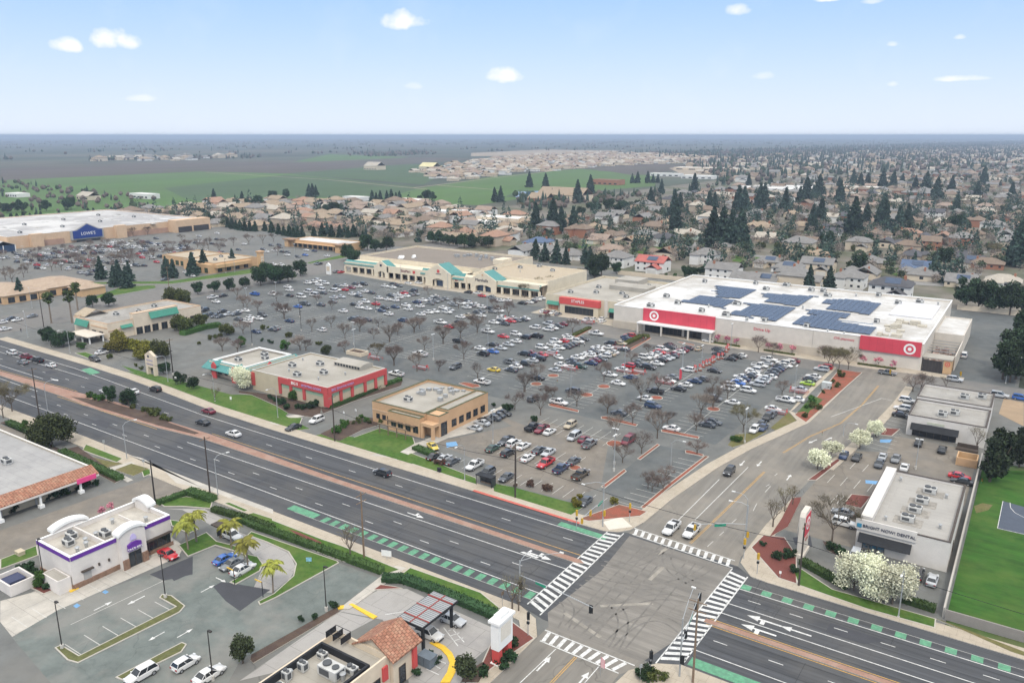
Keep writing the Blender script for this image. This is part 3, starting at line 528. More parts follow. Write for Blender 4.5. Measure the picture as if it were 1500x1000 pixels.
# seams, patches and tyre marks worn into the road
SEAM = M('road_seam', (.038, .04, .043), .8, .2, 1); TYREM = M('tyre_mark', (.165, .155, .14), .85, .3, .6); PALEM = M('dusty_wear', (.28, .258, .222), .9, .25, .5)
rs = random.Random(77)
bars('road_seam', [((-430, y), (-64, y + rs.uniform(-.3, .3))) for y in (104.9, 108.1, 111.3, 121.2, 124.6)] + [((-34, y), (60, y - .3)) for y in (105.4, 109.4, 113.6, 120, 122.9)], .11, .041, SEAM)
bars('cross_crack', [((x, y0), (x + rs.uniform(-.6, .6), y0 + rs.uniform(3, 9))) for x, y0 in [(rs.uniform(-330, 0), rs.choice((101, 104, 107, 119, 121))) for _ in range(70)] if not -64 < x < -34], .07, .0415, SEAM)
def curve(p0, p1, p2, n=14): return [tuple((1 - u) ** 2 * a + 2 * u * (1 - u) * b + u * u * c for a, b, c in zip(p0, p1, p2)) for u in [k / n for k in range(n + 1)]]
tm = []
for k, (a, b, c) in enumerate((((-59, 109), (-47, 110), (-46, 97)), ((-59, 112.5), (-44, 113), (-42, 130)), ((-40, 121), (-50, 121), (-51, 131)), ((-47, 97), (-47, 112), (-39, 107)), ((-52, 131), (-52, 119), (-59, 118.5)), ((-40, 116), (-52, 115), (-51, 97)), ((-55, 97), (-56, 103), (-59, 104)))):
    for s_ in (-.8, .8):
        p = offs(curve(a, b, c), s_); tm += list(zip(p, p[1:]))
bars('tyre_mark', tm, .32, .0425, TYREM)
bars('dusty_wear', [((-49.5, 118), (-49.2, 123.5)), ((-53, 106), (-46, 111.6)), ((-57, 101), (-49, 98.4)), ((-52, 127), (-51.4, 130))], .7, .0435, PALEM)
bars('tyre_mark', [((x, 128.5), (x + .3, 98)) for x in (-55.5, -53.9, -52, -50.3, -46.4, -44.8)], .3, .0445, TYREM)
sheets('asphalt_patch', [[(x, y), (x + rs.uniform(3, 9), y), (x + rs.uniform(3, 9), y + 2.9), (x, y + 2.9)] for x, y in ((-210, 106.8), (-150, 121.4), (-96, 123.2), (-20, 119.4), (-118, 109.8), (-270, 124), (-8, 104))], .0455, DARKP)
# ---------------- country beyond
GF = M('green_crop', (.07, .135, .032), .95, .18, .01, stretch=(1, .2, 1), col2=(.075, .12, .04), scale2=.006, amt2=.7)
GF2 = M('mid_green_crop', (.055, .095, .038), .95, .18, .01, col2=(.062, .09, .045), scale2=.006)
BF = M('ploughed_soil', (.088, .072, .062), .95, .2, .01, stretch=(1, .25, 1), col2=(.08, .085, .055), scale2=.004)
BE = M('pale_graded_soil', (.30, .25, .19), .95, .15, .01)
PF = M('far_scrub', (.06, .075, .05), .95, .3, .006, col2=(.1, .09, .075), scale2=.003, amt2=.8)
sheets('neighbourhood_ground', [[(-746.5, 327.4), (-769.5, 411.0), (-792.0, 563.3), (-794.1, 683.2), (-625.5, 674.4), (-510.3, 699.1), (-497.4, 759.8), (-492.9, 1124.9), (-480.9, 2075.8), (-114.9, 3962.1)] + [(500, 600), (70, 285), (0, 404), (-720, 440)]], -.2, M('yards_and_streets', (.155, .14, .115), .95, .3, .05, col2=(.085, .10, .05), scale2=.02, amt2=.85))
sheets('crop_field', [[(-1526.8, 681.5), (-1546.6, 1091.0), (-1311.6, 1132.8), (-916.4, 990.1), (-771.1, 920.4), (-679.7, 733.1), (-794.1, 683.2), (-792.0, 563.3), (-769.5, 411.0), (-746.5, 327.4)], [(-779.5, 914.8), (-882.0, 1252.9), (-927.3, 1679.2), (-635.6, 1448.2), (-513.3, 1171.2), (-555.1, 913.6), (-535.9, 734.1), (-651.5, 702.5)], [(-1871.3, 1644.9), (-2494.1, 2375.4), (-1936.0, 2239.7), (-1697.4, 1837.7)]], -.32, GF)
sheets('dark_crop_field', [[(-1103.6, 717.6), (-1266.0, 1093.2), (-916.4, 990.1), (-791.7, 945.0), (-694.7, 749.4), (-812.0, 698.7), (-824.8, 587.0), (-900.6, 612.1)], [(-1311.6, 1132.8), (-1472.5, 1702.6), (-1228.5, 1684.8), (-951.8, 1176.2), (-836.3, 998.5)], [(-645.5, 985.7), (-543.0, 984.7), (-531.4, 858.3), (-579.7, 853.6)]], -.28, GF2)
sheets('ploughed_field', [[(-1526.8, 681.5), (-2103.4, 943.2), (-2202.5, 1581.7), (-1824.2, 1603.4), (-1895.2, 2267.0), (-1582.6, 2170.8), (-1472.5, 1702.6), (-1335.6, 1153.7), (-1546.6, 1091.0)], [(-933.3, 1723.6), (-935.2, 2127.0), (-796.5, 2030.3), (-703.7, 1694.5), (-679.8, 1450.9)]], -.26, BF)
sheets('graded_soil', [[(-2159.3, 2911.2), (-2333.9, 3836.4), (-1789.2, 3728.6), (-1607.7, 2966.5), (-1809.2, 2439.0)], [(-770.0, 1832.5), (-769.7, 2108.3), (-662.4, 2062.3), (-545.9, 1680.4), (-612.8, 1528.8)]], -.24, BE)
bars('dirt_track', [([(-1505.7, 1078.6)][0], [(-1068.2, 1013.9)][0]), ([(-1068.2, 1013.9)][0], [(-757.1, 911.3)][0]), ([(-794.0, 924.1)][0], [(-853.6, 1212.6)][0]), ([(-853.6, 1212.6)][0], [(-934.7, 1627.9)][0]), ([(-806.8, 996.5)][0], [(-661.7, 956.9)][0])], 5, -.2, BE)
sheets('pond', [[(-618.1, 931.3), (-602.5, 973.0), (-556.7, 917.5), (-542.6, 876.4), (-561.0, 849.4)]], -.16, M('still_water', (.05, .10, .13), .15, .05, .05, spec=.5))
sheets('back_lawn', [[(-294.8, 515.2), (-281.5, 530.4), (-268.6, 520.2), (-264.5, 487.9), (-277.4, 484.9)], [(-237.2, 500.6), (-236.8, 523.5), (-212.9, 522.3), (-208.3, 514.5), (-209.6, 492.8), (-221.7, 484.8)], [(-167.3, 506.2), (-167.8, 525.8), (-150.6, 517.3), (-142.2, 482.3), (-159.9, 487.9)], [(-69.2, 491.5), (-70.4, 517.8), (-49.4, 512.2), (-48.8, 483.8), (-56.2, 472.1)]], -.1, LAWN)
STREET = M('residential_street', (.24, .235, .225), .9, .12, .3)
bars('residential_street', [([(-198.2, 480.8)][0], [(-207.7, 560.8)][0]), ([(-46.9, 572.3)][0], [(-46.9, 668.0)][0]), ([(-44.2, 1013.3)][0], [(-34.4, 1286.3)][0]), ([(-54.6, 466.6)][0], [(-38.6, 470.8)][0])], 12, -.08, STREET)

# ---------------- buildings
WALL = lambda n, c, **k: M(n, c, .85, k.pop('var', .06), k.pop('scale', .4), col2=k.pop('col2', tuple(x * .86 for x in c)), scale2=.25, amt2=.5, **k)
W_WHITE = WALL('white_stucco', (.66, .63, .59)); W_CREAM = WALL('cream_stucco', (.66, .56, .43)); W_TAN = WALL('tan_stucco', (.56, .36, .21)); W_BEIGE = WALL('beige_block', (.52, .45, .33))
W_STORE = WALL('store_wall', (.64, .59, .52)); W_OCHRE = WALL('ochre_stucco', (.58, .38, .21)); W_RED = WALL('red_stucco', (.52, .085, .085)); W_GREY = WALL('grey_wall', (.40, .39, .37))
RF_WHITE = M('white_roof_membrane', (.62, .615, .60), .8, .08, .3, col2=(.40, .375, .34), scale2=.06, amt2=.75, tiles=(30, 3, .06, .96, .82))
RF_GREY = M('grey_roof_membrane', (.35, .335, .31), .85, .1, .4, col2=(.26, .245, .22), scale2=.12, amt2=.75, tiles=(12, 1.6, .04, .95, .8))
RF_PALE = M('pale_roof_membrane', (.40, .375, .33), .85, .1, .4, col2=(.30, .28, .24), scale2=.1, amt2=.75, tiles=(12, 1.6, .04, .95, .82))
RF_BROWN = M('brown_gravel_roof', (.215, .185, .155), .95, .08, .5, col2=(.25, .215, .18), scale2=.05)
RF_TAN = M('tan_gravel_roof', (.43, .36, .265), .95, .07, .5, col2=(.44, .37, .28), scale2=.05)
TEAL = M('teal_metal_roof', (.075, .245, .235), .55, .12, .6, spec=.35); TEALG = M('green_teal_awning', (.065, .26, .19), .6, .08, .6)
TILE = M('clay_roof_tile', (.40, .185, .12), .85, .28, 1.6, col2=(.50, .30, .20), scale2=1.1, amt2=.8, tiles=(.5, .55, .05, .72, .45))
GLASS = M('dark_window_glass', (.022, .028, .035), .12, .3, .8, spec=.6)
GLASS_B = M('blue_window_glass', (.05, .09, .16), .12, .3, .8, spec=.6)
DARK = M('dark_recess', (.05, .045, .045), .8, .2, .5); BLACK = M('black_fabric', (.022, .024, .028), .7, .15, .6); TRIM = M('dark_trim', (.075, .06, .05), .7, .1, 1)
METAL = M('galvanised_metal', (.42, .43, .43), .45, .1, .8, metal=.5); METAL_D = M('dark_fan_metal', (.10, .105, .11), .6, .1, 1, metal=.3); MET_L = M('light_unit_metal', (.55, .55, .53), .5, .08, 1, metal=.2)
STONE = M('brown_stone', (.24, .15, .105), .9, .25, 2); PURPLE = M('purple_band', (.13, .035, .30), .6, .06, 1); RED = M('sign_red', (.62, .07, .10), .5, .07, .4, tiles=(2.4, 60, .05, .95, .8)); REDF = M('red_fascia', (.58, .085, .08), .6, .05, 1)
SIGNW = M('sign_white', (.82, .82, .80), .5, .03, 1); SIGNB = M('sign_blue', (.015, .045, .22), .5, .06, 1); INK = M('sign_ink', (.03, .035, .07), .6, .05, 1); PINK = M('pink_sign', (.75, .08, .25), .5, .05, 1)
PV = M('solar_panel', (.055, .082, .135), .4, .15, .5, spec=.3); PVL = M('panel_frame', (.32, .36, .42), .5, .05, 1)
WOOD = M('weathered_wood', (.20, .145, .10), .9, .2, 2); CPOST = M('white_post', (.68, .66, .61), .7, .05, 1); GREENB = M('green_sign', (.02, .28, .17), .5, .05, 1)

def walls(mb, x0, x1, y0, y1, h, t=.3, z0=0, m=0):
    mb.box(x0, x1, y0, y0 + t, z0, h, m); mb.box(x0, x1, y1 - t, y1, z0, h, m)
    mb.box(x0, x0 + t, y0 + t, y1 - t, z0, h, m); mb.box(x1 - t, x1, y0 + t, y1 - t, z0, h, m); return mb
def cap(mb, x0, x1, y0, y1, h, t=.45, th=.12, m=0):
    e = .06; walls(mb, x0 - e, x1 + e, y0 - e, y1 + e, h + th, t, h + .003, m); return mb
def flat(root, x0, x1, y0, y1, h, wm, rm, par=.7, capm=None, n='wall', roofname='roof'):
    w = walls(MB(), x0, x1, y0, y1, h).build(n, wm, root)
    MB().box(x0 + .302, x1 - .302, y0 + .302, y1 - .302, h - par - .3, h - par).build(roofname, rm, root)
    if capm: cap(MB(), x0, x1, y0, y1, h).build('cornice', capm, root)
    return w
def unit(root, x, y, z, w=2.2, d=1.6, h=1.3, rz=0):
    """a packaged rooftop unit: cabinet, curb, fan housing, louvred side"""
    o = MB().box(x - w / 2, x + w / 2, y - d / 2, y + d / 2, z + .25, z + h).box(x - w / 2 + .12, x + w / 2 - .12, y - d / 2 + .12, y + d / 2 - .12, z, z + .25)
    o = o.build('rooftop_unit', MET_L, root)
    f = MB().tube((x - w * .22, y, z + h + .002), (x - w * .22, y, z + h + .25), d * .32, n=12).tube((x + w * .25, y, z + h + .002), (x + w * .25, y, z + h + .18), d * .26, n=12).build('fan', METAL_D, o)
    each('louvre', METAL_D, o, ((x - w * .4, x + w * .15, y - d / 2 - .03, y - d / 2 - .003, z + .45, z + h - .2), (x + w / 2 + .003, x + w / 2 + .03, y - d * .35, y + d * .35, z + .45, z + h - .2)))
    return o
def vents(root, pts, z, r=.22, h=.8):
    for x, y in pts: MB().tube((x, y, z), (x, y, z + h), r, n=8).tube((x, y, z + h + .002), (x, y, z + h + .15), r * 1.6, r * 1.2, n=8).build('roof_vent', METAL, root)
def glazing(root, face, p, a0, a1, z0, z1, n, gm=None, name='window', fm=None):
    """one glazed opening: frame with mullions, and its pane as a sub-part"""
    f = MB(); d = .07; s = {'-y': -1, '+x': 1, '+y': 1, '-x': -1}[face]
    def bx(mb, u0, u1, w0, w1, q0, q1):
        q0, q1 = sorted((p + s * q0, p + s * q1))
        if face in ('-y', '+y'): mb.box(u0, u1, q0, q1, w0, w1)
        else: mb.box(q0, q1, u0, u1, w0, w1)
    t = .09
    bx(f, a0, a1, z0, z0 + t, .003, .1); bx(f, a0, a1, z1 - t, z1, .003, .1)
    for k in range(n + 1):
        u = a0 + (a1 - a0 - t) * k / n; bx(f, u, u + t, z0 + t, z1 - t, .003, .1)
    f = f.build(name, fm or TRIM, root); g = MB(); bx(g, a0 + .02, a1 - .02, z0 + .02, z1 - .02, .002, .05); g.build('pane', gm or GLASS, f); return f
def slope(mb, x0, x1, y0, y1, z0, z1, m=0, th=.25):
    """a sloping canopy that rises from the -y edge to the +y edge"""
    mb.extrude_yz([(y0, z0), (y1, z1), (y1, z1 - th), (y0, z0 - th)], x0, x1, m); return mb
def gable_y(mb, x0, x1, y0, y1, ze, zp, m=0, ov=.4, th=.25):
    """gable roof, ridge along y"""
    xc = (x0 + x1) / 2; sl = (zp - ze) / (xc - x0)
    mb.extrude_xz([(x0 - ov, ze - ov * sl), (xc, zp), (x1 + ov, ze - ov * sl), (x1 + ov, ze - ov * sl - th), (xc, zp - th), (x0 - ov, ze - ov * sl - th)], y0 - ov, y1 + ov, m); return mb
def gable_x(mb, x0, x1, y0, y1, ze, zp, m=0, ov=.4, th=.25):
    yc = (y0 + y1) / 2; sl = (zp - ze) / (yc - y0)
    mb.extrude_yz([(y0 - ov, ze - ov * sl), (yc, zp), (y1 + ov, ze - ov * sl), (y1 + ov, ze - ov * sl - th), (yc, zp - th), (y0 - ov, ze - ov * sl - th)], x0 - ov, x1 + ov, m); return mb
def hip(mb, x0, x1, y0, y1, ze, zp, m=0, ov=.5, th=.18):
    x0 -= ov; x1 += ov; y0 -= ov; y1 += ov; w = x1 - x0; d = y1 - y0
    if w >= d: r = [(x0 + d / 2 * .95, (y0 + y1) / 2, zp), (x1 - d / 2 * .95, (y0 + y1) / 2, zp)]
    else: r = [((x0 + x1) / 2, y0 + w / 2 * .95, zp), ((x0 + x1) / 2, y1 - w / 2 * .95, zp)]
    i = len(mb.v); mb.v += [(x0, y0, ze), (x1, y0, ze), (x1, y1, ze), (x0, y1, ze), r[0], r[1]] + [(x0, y0, ze - th), (x1, y0, ze - th), (x1, y1, ze - th), (x0, y1, ze - th)]
    fs = [(0, 1, 5, 4), (1, 2, 5), (2, 3, 4, 5), (3, 0, 4)] if w >= d else [(0, 1, 4), (1, 2, 5, 4), (2, 3, 5), (3, 0, 4, 5)]
    fs += [(6, 7, 1, 0), (7, 8, 2, 1), (8, 9, 3, 2), (9, 6, 0, 3), (9, 8, 7, 6)]
    for f in fs: mb.f.append(tuple(i + k for k in f)); mb.m.append(m)
    return mb
def arch_poly(c, w, z0, z1, n=8, rise=.9):
    """points (a, z) of a segmental arch top from left to right"""
    return [(c - w / 2 + w * k / n, z0 + (z1 - z0) * math.sin(math.pi * k / n) ** rise) for k in range(n + 1)]
def rings(root, c, r, y, mats, name='emblem', face='-y'):
    """a bullseye of three discs facing -y"""
    e = None
    for k, (q, m) in enumerate(((r, mats[0]), (r * .66, mats[1]), (r * .33, mats[0]))):
        mb = MB()
        if face == '-y': mb.tube((c[0], y - .02 - .03 * k, c[1]), (c[0], y - .05 - .03 * k, c[1]), q, n=28)
        else: mb.tube((y + .02 + .03 * k, c[0], c[1]), (y + .05 + .03 * k, c[0], c[1]), q, n=28)
        o = mb.build(name if k == 0 else 'emblem_ring', m, root if e is None else e)
        e = e or o
    return e

# --- the long superstore with the bullseye
t = thing('superstore', 'long white superstore with red panels, bullseye emblems and roof solar arrays', 'store', (-85, 287, 0))
SW = walls(MB(), -141.5, -28, 287, 373, 9.2)
SW.build('wall', W_STORE, t)
MB().box(-141.2, -28.3, 287.3, 372.7, 8.0, 8.35).build('roof', RF_WHITE, t)
MB().box(-141.6, -27.9, 286.9, 287.35, 9.203, 9.35).box(-28.35, -27.9, 287.35, 372.65, 9.203, 9.35).box(-141.6, -141.15, 287.35, 372.65, 9.203, 9.35).box(-141.6, -27.9, 372.65, 373.1, 9.203, 9.5).build('cornice', SIGNW, t)
each('wainscot', WALL('store_base', (.50, .44, .36)), t, ((-141.55, -128.6, 286.7, 286.97, 0, 3), (-98.6, -47.8, 286.75, 286.97, 0, 3)))
p = MB().box(-128.3, -98.9, 286.4, 286.99, 4.6, 9.6).build('red_panel', RED, t); rings(p, (-123.6, 7.05), 1.95, 286.4, (SIGNW, RED))
MB().box(-129.3, -98.5, 282.8, 286.38, 4.0, 4.5).build('entrance_canopy', SIGNW, t)
for x in (-129, -119, -108, -99.2): MB().box(x - .3, x + .3, 283, 283.6, 0, 3.99).build('pillar', W_STORE, t)
glazing(t, '-y', 287, -127.5, -112, .2, 3.4, 9); glazing(t, '-y', 287, -111, -104, .2, 3.2, 4)
p = MB().box(-47.5, -28.5, 286.4, 286.99, 4.8, 9.7).build('red_panel', RED, t); rings(p, (-31.9, 7.1), 1.85, 286.4, (SIGNW, RED))
lettering('Drive Up', RED, t, (-81.2, 286.95, 6.95), 1.5, sx=1.1); lettering('CVS pharmacy', RED, t, (-52.8, 286.95, 7.5), 1.15)
MB().box(-63.2, -63.1, 286.9, 286.99, 0, 9).build('wall_joint', M('joint', (.45, .42, .38), .9, .05), t)
# solar arrays: stepped outlines, each one part
for outl in ([(-113.2, 328.3), (-122.8, 354.9), (-103.2, 354.6), (-104.5, 331.4)], [(-112.4, 326.1), (-104.1, 326.4), (-105.2, 306.0), (-99.5, 309.3), (-122.5, 311.0), (-120.3, 329.0), (-104.8, 326.9)], [(-99.5, 348.4), (-77.9, 354.5), (-79.1, 329.1), (-93.8, 330.8), (-93.5, 338.7), (-97.4, 341.5)], [(-99.9, 324.2), (-79.1, 325.8), (-78.0, 295.9), (-84.0, 296.8), (-85.4, 301.3), (-88.8, 301.2), (-88.4, 297.2), (-97.6, 298.4), (-96.3, 311.9), (-96.2, 319.2)],
             [(-74.1, 349.0), (-65.4, 354.8), (-51.1, 354.2), (-52.6, 328.4), (-69.0, 330.2), (-68.8, 339.9), (-72.9, 342.1)], [(-74.5, 325.1), (-58.4, 325.8), (-57.9, 317.5), (-60.5, 315.8), (-58.9, 308.6), (-45.8, 306.7), (-46.3, 294.2), (-73.3, 295.0), (-72.6, 309.8), (-69.4, 315.4), (-73.0, 317.4)]):
    xs = [p[0] for p in outl]; ys = [p[1] for p in outl]
    def inside(x, y):
        c = False
        for k in range(len(outl)):
            (ax, ay), (bx, by) = outl[k - 1], outl[k]
            if (ay > y) != (by > y) and x < (bx - ax) * (y - ay) / (by - ay) + ax: c = not c
        return c
    mb = MB(); x = math.floor(min(xs)); ok = 0
    while x < max(xs):
        y = math.floor(min(ys))
        while y < max(ys):
            if inside(x + 1, y + .8): mb.box(x, x + 1.97, y, y + 1.5, 8.72, 8.78); ok += 1
            y += 1.6
        x += 2.1
    if ok:
        o = mb.build('solar_array', PV, t)
        MB().box(min(xs) + 2, max(xs) - 2, sum(ys) / len(ys) - .05, sum(ys) / len(ys) + .05, 8.352, 8.7).build('array_rail', PVL, o)
for p in [(-130.7, 360.6), (-131.6, 317.2), (-129.1, 295.1), (-122.1, 306.6), (-108.3, 297.4), (-101.3, 318.5), (-97.8, 295.8), (-95.9, 372.8), (-74.2, 357.1), (-101.0, 318.6), (-46.3, 357.1), (-47.3, 315.3), (-67.2, 294.2), (-78.2, 366.7), (-56.0, 370.3), (-39.2, 364.8), (-100.8, 357.4), (-109.1, 369.1), (-83.3, 366.2), (-98.0, 296.1), (-82.6, 294.7)]: unit(t, p[0], p[1], 8.35, random.Random(p[0]).uniform(1.8, 3.4), 1.9, 1.5)
vents(t, [(-88.5, 292.7), (-76.7, 326.1), (-64.1, 364.9), (-50.8, 373.8), (-32.3, 364.4), (-58.9, 289.3), (-53.3, 288.7), (-109.2, 307.6), (-88.8, 291.9)], 8.35, .3, 1.2)
b = MB()
rnd = random.Random(4)
for k in range(16):
    x = rnd.uniform(-45, -33); y = rnd.uniform(293, 322); b.box(x, x + rnd.uniform(1, 3.5), y, y + rnd.uniform(.8, 2.6), 8.352, 8.35 + rnd.uniform(.5, 1.6))
b.build('rooftop_plant', M('stained_plant', (.50, .46, .38), .8, .2, .8), t)
MB().box(-46, -31, 333, 362, 8.4, 8.75).build('roof_skid', M('grey_pad', (.62, .62, .64), .8, .04), t)
# loading side
b = walls(MB(), -27.9, -18.6, 318, 350, 7); b.build('dock_wall', W_STORE, t); MB().box(-27.6, -18.9, 318.3, 349.7, 6.2, 6.5).build('dock_roof', RF_WHITE, t)
MB().box(-27.9, -19, 287.5, 293.6, 4.6, 5).build('dock_canopy', RF_PALE, t); MB().box(-21.6, -19.2, 287.8, 293.4, 0, 4.59).build('dock_block', W_OCHRE, t); rings(t, (-20.4, 3.3), .8, 287.8, (REDF, W_OCHRE), 'emblem')
glazing(t, '-y', 287.9, -27.6, -22, 0, 4, 6, DARK)
MB().box(-19, -18.7, 293.7, 317.9, 0, 5).build('yard_wall', W_STORE, t)
b = MB()
for k in range(30):
    x = rnd.uniform(-27, -20); y = rnd.uniform(296, 316); b.box(x, x + rnd.uniform(.6, 1.6), y, y + rnd.uniform(.6, 1.8), 0, rnd.uniform(.8, 3.6))
b.build('stored_goods', M('stacked_goods', (.34, .22, .18), .8, .5, .8, col2=(.5, .46, .42), scale2=.5, amt2=1), t)
for k in range(5): MB().box(-27.6, -19.1, 297 + k * 4, 297.2 + k * 4, 5.0, 5.25).build('yard_beam', METAL, t)
# --- red fronted office store
t = thing('office_store', 'beige store with red sign fascia and two teal awnings beside the superstore', 'store', (-163, 301, 0))
flat(t, -182.5, -141.7, 301, 357, 7.3, WALL('office_wall', (.60, .53, .40)), RF_PALE, 1.0)
MB().box(-174, -155, 299.2, 300.98, 0, 4.0).build('entrance_block', WALL('office_wall', (.6, .53, .4)), t)
f = MB().box(-174.4, -154.6, 299, 300.97, 4.003, 6.9).build('red_fascia', REDF, t)
lettering('STAPLES', SIGNW, f, (-165, 298.95, 5.7), 1.75)
glazing(t, '-y', 299.2, -171.5, -157.3, .1, 3.3, 8)
for x0, x1, z in ((-181.6, -175.2, 4.3), (-150.6, -146.6, 4.3)):
    slope(MB(), x0, x1, 299.9, 300.98, z - 1.4, z, th=.12).build('awning', TEALG, t)
each('pilaster', W_STORE, t, ((-152.8, -151.2, 300.6, 300.98, 0, 7.6), (-146.3, -141.8, 299.6, 300.98, 0, 8.6)))
glazing(t, '-y', 301, -150.5, -147, .1, 2.7, 2); glazing(t, '-y', 301, -181, -176, .5, 2.6, 3, M('brick_panel', (.4, .2, .13), .9, .2, 2))
each('roof_box', RF_PALE, t, ((-166, -147, 331, 341, 6.3, 8.2), (-170, -158, 345, 356.6, 6.3, 8.6)))
for p in ((-176, 312), (-166, 318), (-155, 322), (-150, 316), (-171, 330), (-152, 345)): unit(t, *p, 6.3)
# --- supermarket strip
t = thing('shop_strip', 'cream supermarket strip with teal gables and an arcade along the car park', 'shop strip', (-262, 330, 0))
WS = WALL('strip_wall', (.70, .62, .48))
FR = [(-331, -304.6, 328), (-304.6, -296, 325.5), (-296, -265.5, 325), (-265.5, -248.5, 322), (-248.5, -240, 322.5), (-240, -197, 323)]
b = MB()
walls(b, -330, -243, 335, 386, 8.2); walls(b, -242.9, -198, 328, 368, 7.2); b.build('wall', WS, t)
MB().box(-329.7, -243.3, 335.3, 385.7, 6.8, 7.2).build('roof', RF_BROWN, t); MB().box(-242.6, -198.3, 328.3, 367.7, 6.0, 6.4).build('roof', RF_TAN, t)
cap(MB(), -330, -243, 335, 386, 8.2).build('cornice', WALL('strip_trim', (.72, .6, .44)), t)
MB().box(-250, -244, 356, 366, 7.2, 10).build('roof_box', WS, t)
# arcade: fascia on square pillars
b = MB(); 
for x0, x1, y in FR:
    b.box(x0 + .02, x1 - .02, y - 4.4, y - 3.9, 3.4, 7.0 if x0 > -300 and x1 < -264 else (6.2 if x0 < -310 else 6.6))
    b.box(x0 + .02, x1 - .02, y - 3.89, 334.9 if x1 < -243 else 327.9, 5.6, 5.9)
b.build('arcade_fascia', WS, t)
for x0, x1, y in FR:
    n = max(1, round((x1 - x0) / 5.2))
    for k in range(n + 1):
        x = x0 + (x1 - x0) * k / n; MB().box(x - .55, x + .55 - (.03 if k == n else 0), y - 4.38, y - 3.6, 0, 3.395).build('pillar', WS, t)
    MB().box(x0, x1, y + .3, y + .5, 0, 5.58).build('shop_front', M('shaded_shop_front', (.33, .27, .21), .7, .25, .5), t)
    for k in range(n):
        xa = x0 + (x1 - x0) * (k + .2) / n; xb = x0 + (x1 - x0) * (k + .8) / n; glazing(t, '-y', y + .3, xa, xb, .2, 3.0, 2, GLASS_B if k == 2 else GLASS)
for x0, x1, y0, z0, z1 in ((-331.3, -307, 323.2, 5.2, 7.0), (-272, -266.2, 320.2, 5.3, 7.8), (-250, -241.5, 317.6, 5.2, 8.0), (-237.5, -235, 318.2, 4.6, 6.2), (-221, -197, 318.3, 4.2, 6.3), (-297, -293.5, 320.8, 5.4, 7.2)):
    slope(MB(), x0, x1, y0, y0 + 2.6, z0, z1, th=.3).build('teal_roof', TEAL, t)
def portal(x0, x1, y0, y1, ze, zp, dw, dh, em):
    b = MB(); xc = (x0 + x1) / 2
    top = [(x0, ze), (xc, zp), (x1, ze)]
    b.extrude_xz([(x0, 0), (xc - dw / 2, 0)] + [(xc - dw / 2 + dw * k / 8, dh * .75 + dh * .25 * math.sin(math.pi * k / 8)) for k in range(9)] + [(xc + dw / 2, 0), (x1, 0)] + top[::-1], y0, y0 + .6)
    g = b.build('gable_front', WS, t)
    MB().box(xc - dw / 2 - .3, xc + dw / 2 + .3, y0 + 2.2, y0 + 2.4, 0, dh + .4).build('entrance_glass', GLASS_B, t)
    gable_y(MB(), x0, x1, y0 + .9, y0 + (x1 - x0) * .55, ze, zp, ov=.35).build('gable_roof', TEAL, t)
    return g
g = portal(-305.5, -295, 320.6, 333, 6.3, 9.3, 5, 3.8, None); MB().box(-301, -299.6, 320.5, 320.58, 6.3, 7.5).build('emblem', INK, g)
g = portal(-265.5, -248.8, 316.6, 338, 7.3, 11.8, 7.5, 4.4, None); MB().box(-257.6, -256, 316.5, 316.58, 7.5, 9.0).build('emblem', REDF, g); MB().box(-258.4, -255, 316.5, 316.58, 6.7, 7.0).build('sign_bar', INK, g)
g = portal(-237, -221.3, 317.6, 336, 6.4, 10.4, 9.5, 3.7, None); lettering('Marshalls', INK, g, (-230, 317.55, 6.0), 2.1, depth=.08); MB().box(-229.9, -229, 317.5, 317.58, 8.3, 9.1).build('emblem', W_OCHRE, g)
lettering('SaveMart', M('sign_maroon', (.16, .02, .05), .5, .05), t, (-282.5, 320.55, 5.3), 1.85, depth=.08); MB().box(-277.4, -275.9, 320.4, 320.58, 4.6, 6.0).build('emblem', REDF, t)
lettering('Ross', REDF, t, (-246.2, 318.0, 4.3), 1.0)
for p in [(-305.7, 344.4), (-301.9, 350.1), (-306.7, 343.7)]: MB().tube((p[0], p[1], 7.2), (p[0], p[1], 8), .3, n=8).tube((p[0], p[1], 8.0), (p[0], p[1] - .8, 8.9), 1.5, .2, n=12).build('roof_dish', SIGNW, t)
b = MB()
for k in range(14): x = rnd.uniform(-285, -256); y = rnd.uniform(362, 376); b.box(x, x + 1.6, y, y + 1.4, 7.2, 8.2 + rnd.random())
b.build('rooftop_plant', METAL, t)
for p in [(-241.6, 345.8), (-232.8, 357.1), (-226.7, 366.7), (-233.3, 357.6), (-227.6, 368.0), (-213.3, 358.4)]: unit(t, *p, 6.4)
vents(t, [(-300, 350), (-275, 345), (-290, 372), (-225, 345), (-212, 355)], 6.9)
# --- teal trimmed diner
t = thing('diner', 'low red and white diner with teal sloping eaves beside the sports store', 'restaurant', (-212, 163, 0))
flat(t, -221.5, -203.5, 153.5, 174, 4.6, WALL('diner_wall', (.55, .45, .36)), RF_PALE, .6)
cap(MB(), -220.6, -204.4, 154.4, 173.1, 4.62, .5, .5).build('cornice', SIGNW, t)
slope(MB(), -222.6, -202.3, 151.2, 154.3, 2.9, 4.75, th=.2).build('teal_roof', TEAL, t)
MB().extrude_xz([(-201.0, 2.9), (-204.4, 4.75), (-204.4, 4.5), (-201.0, 2.7)], 154.35, 175).build('teal_roof', TEAL, t)
for x in (-217, -207):
    g = MB().extrude_xz([(x - 1.1, 0), (x + 1.1, 0), (x + 1.1, 4.3), (x, 5.4), (x - 1.1, 4.3)], 151.7, 152.1).build('red_gable', W_RED, t); gable_y(MB(), x - 1.2, x + 1.2, 152.3, 155, 4.35, 5.5, ov=.2).build('gable_roof', TEAL, g)
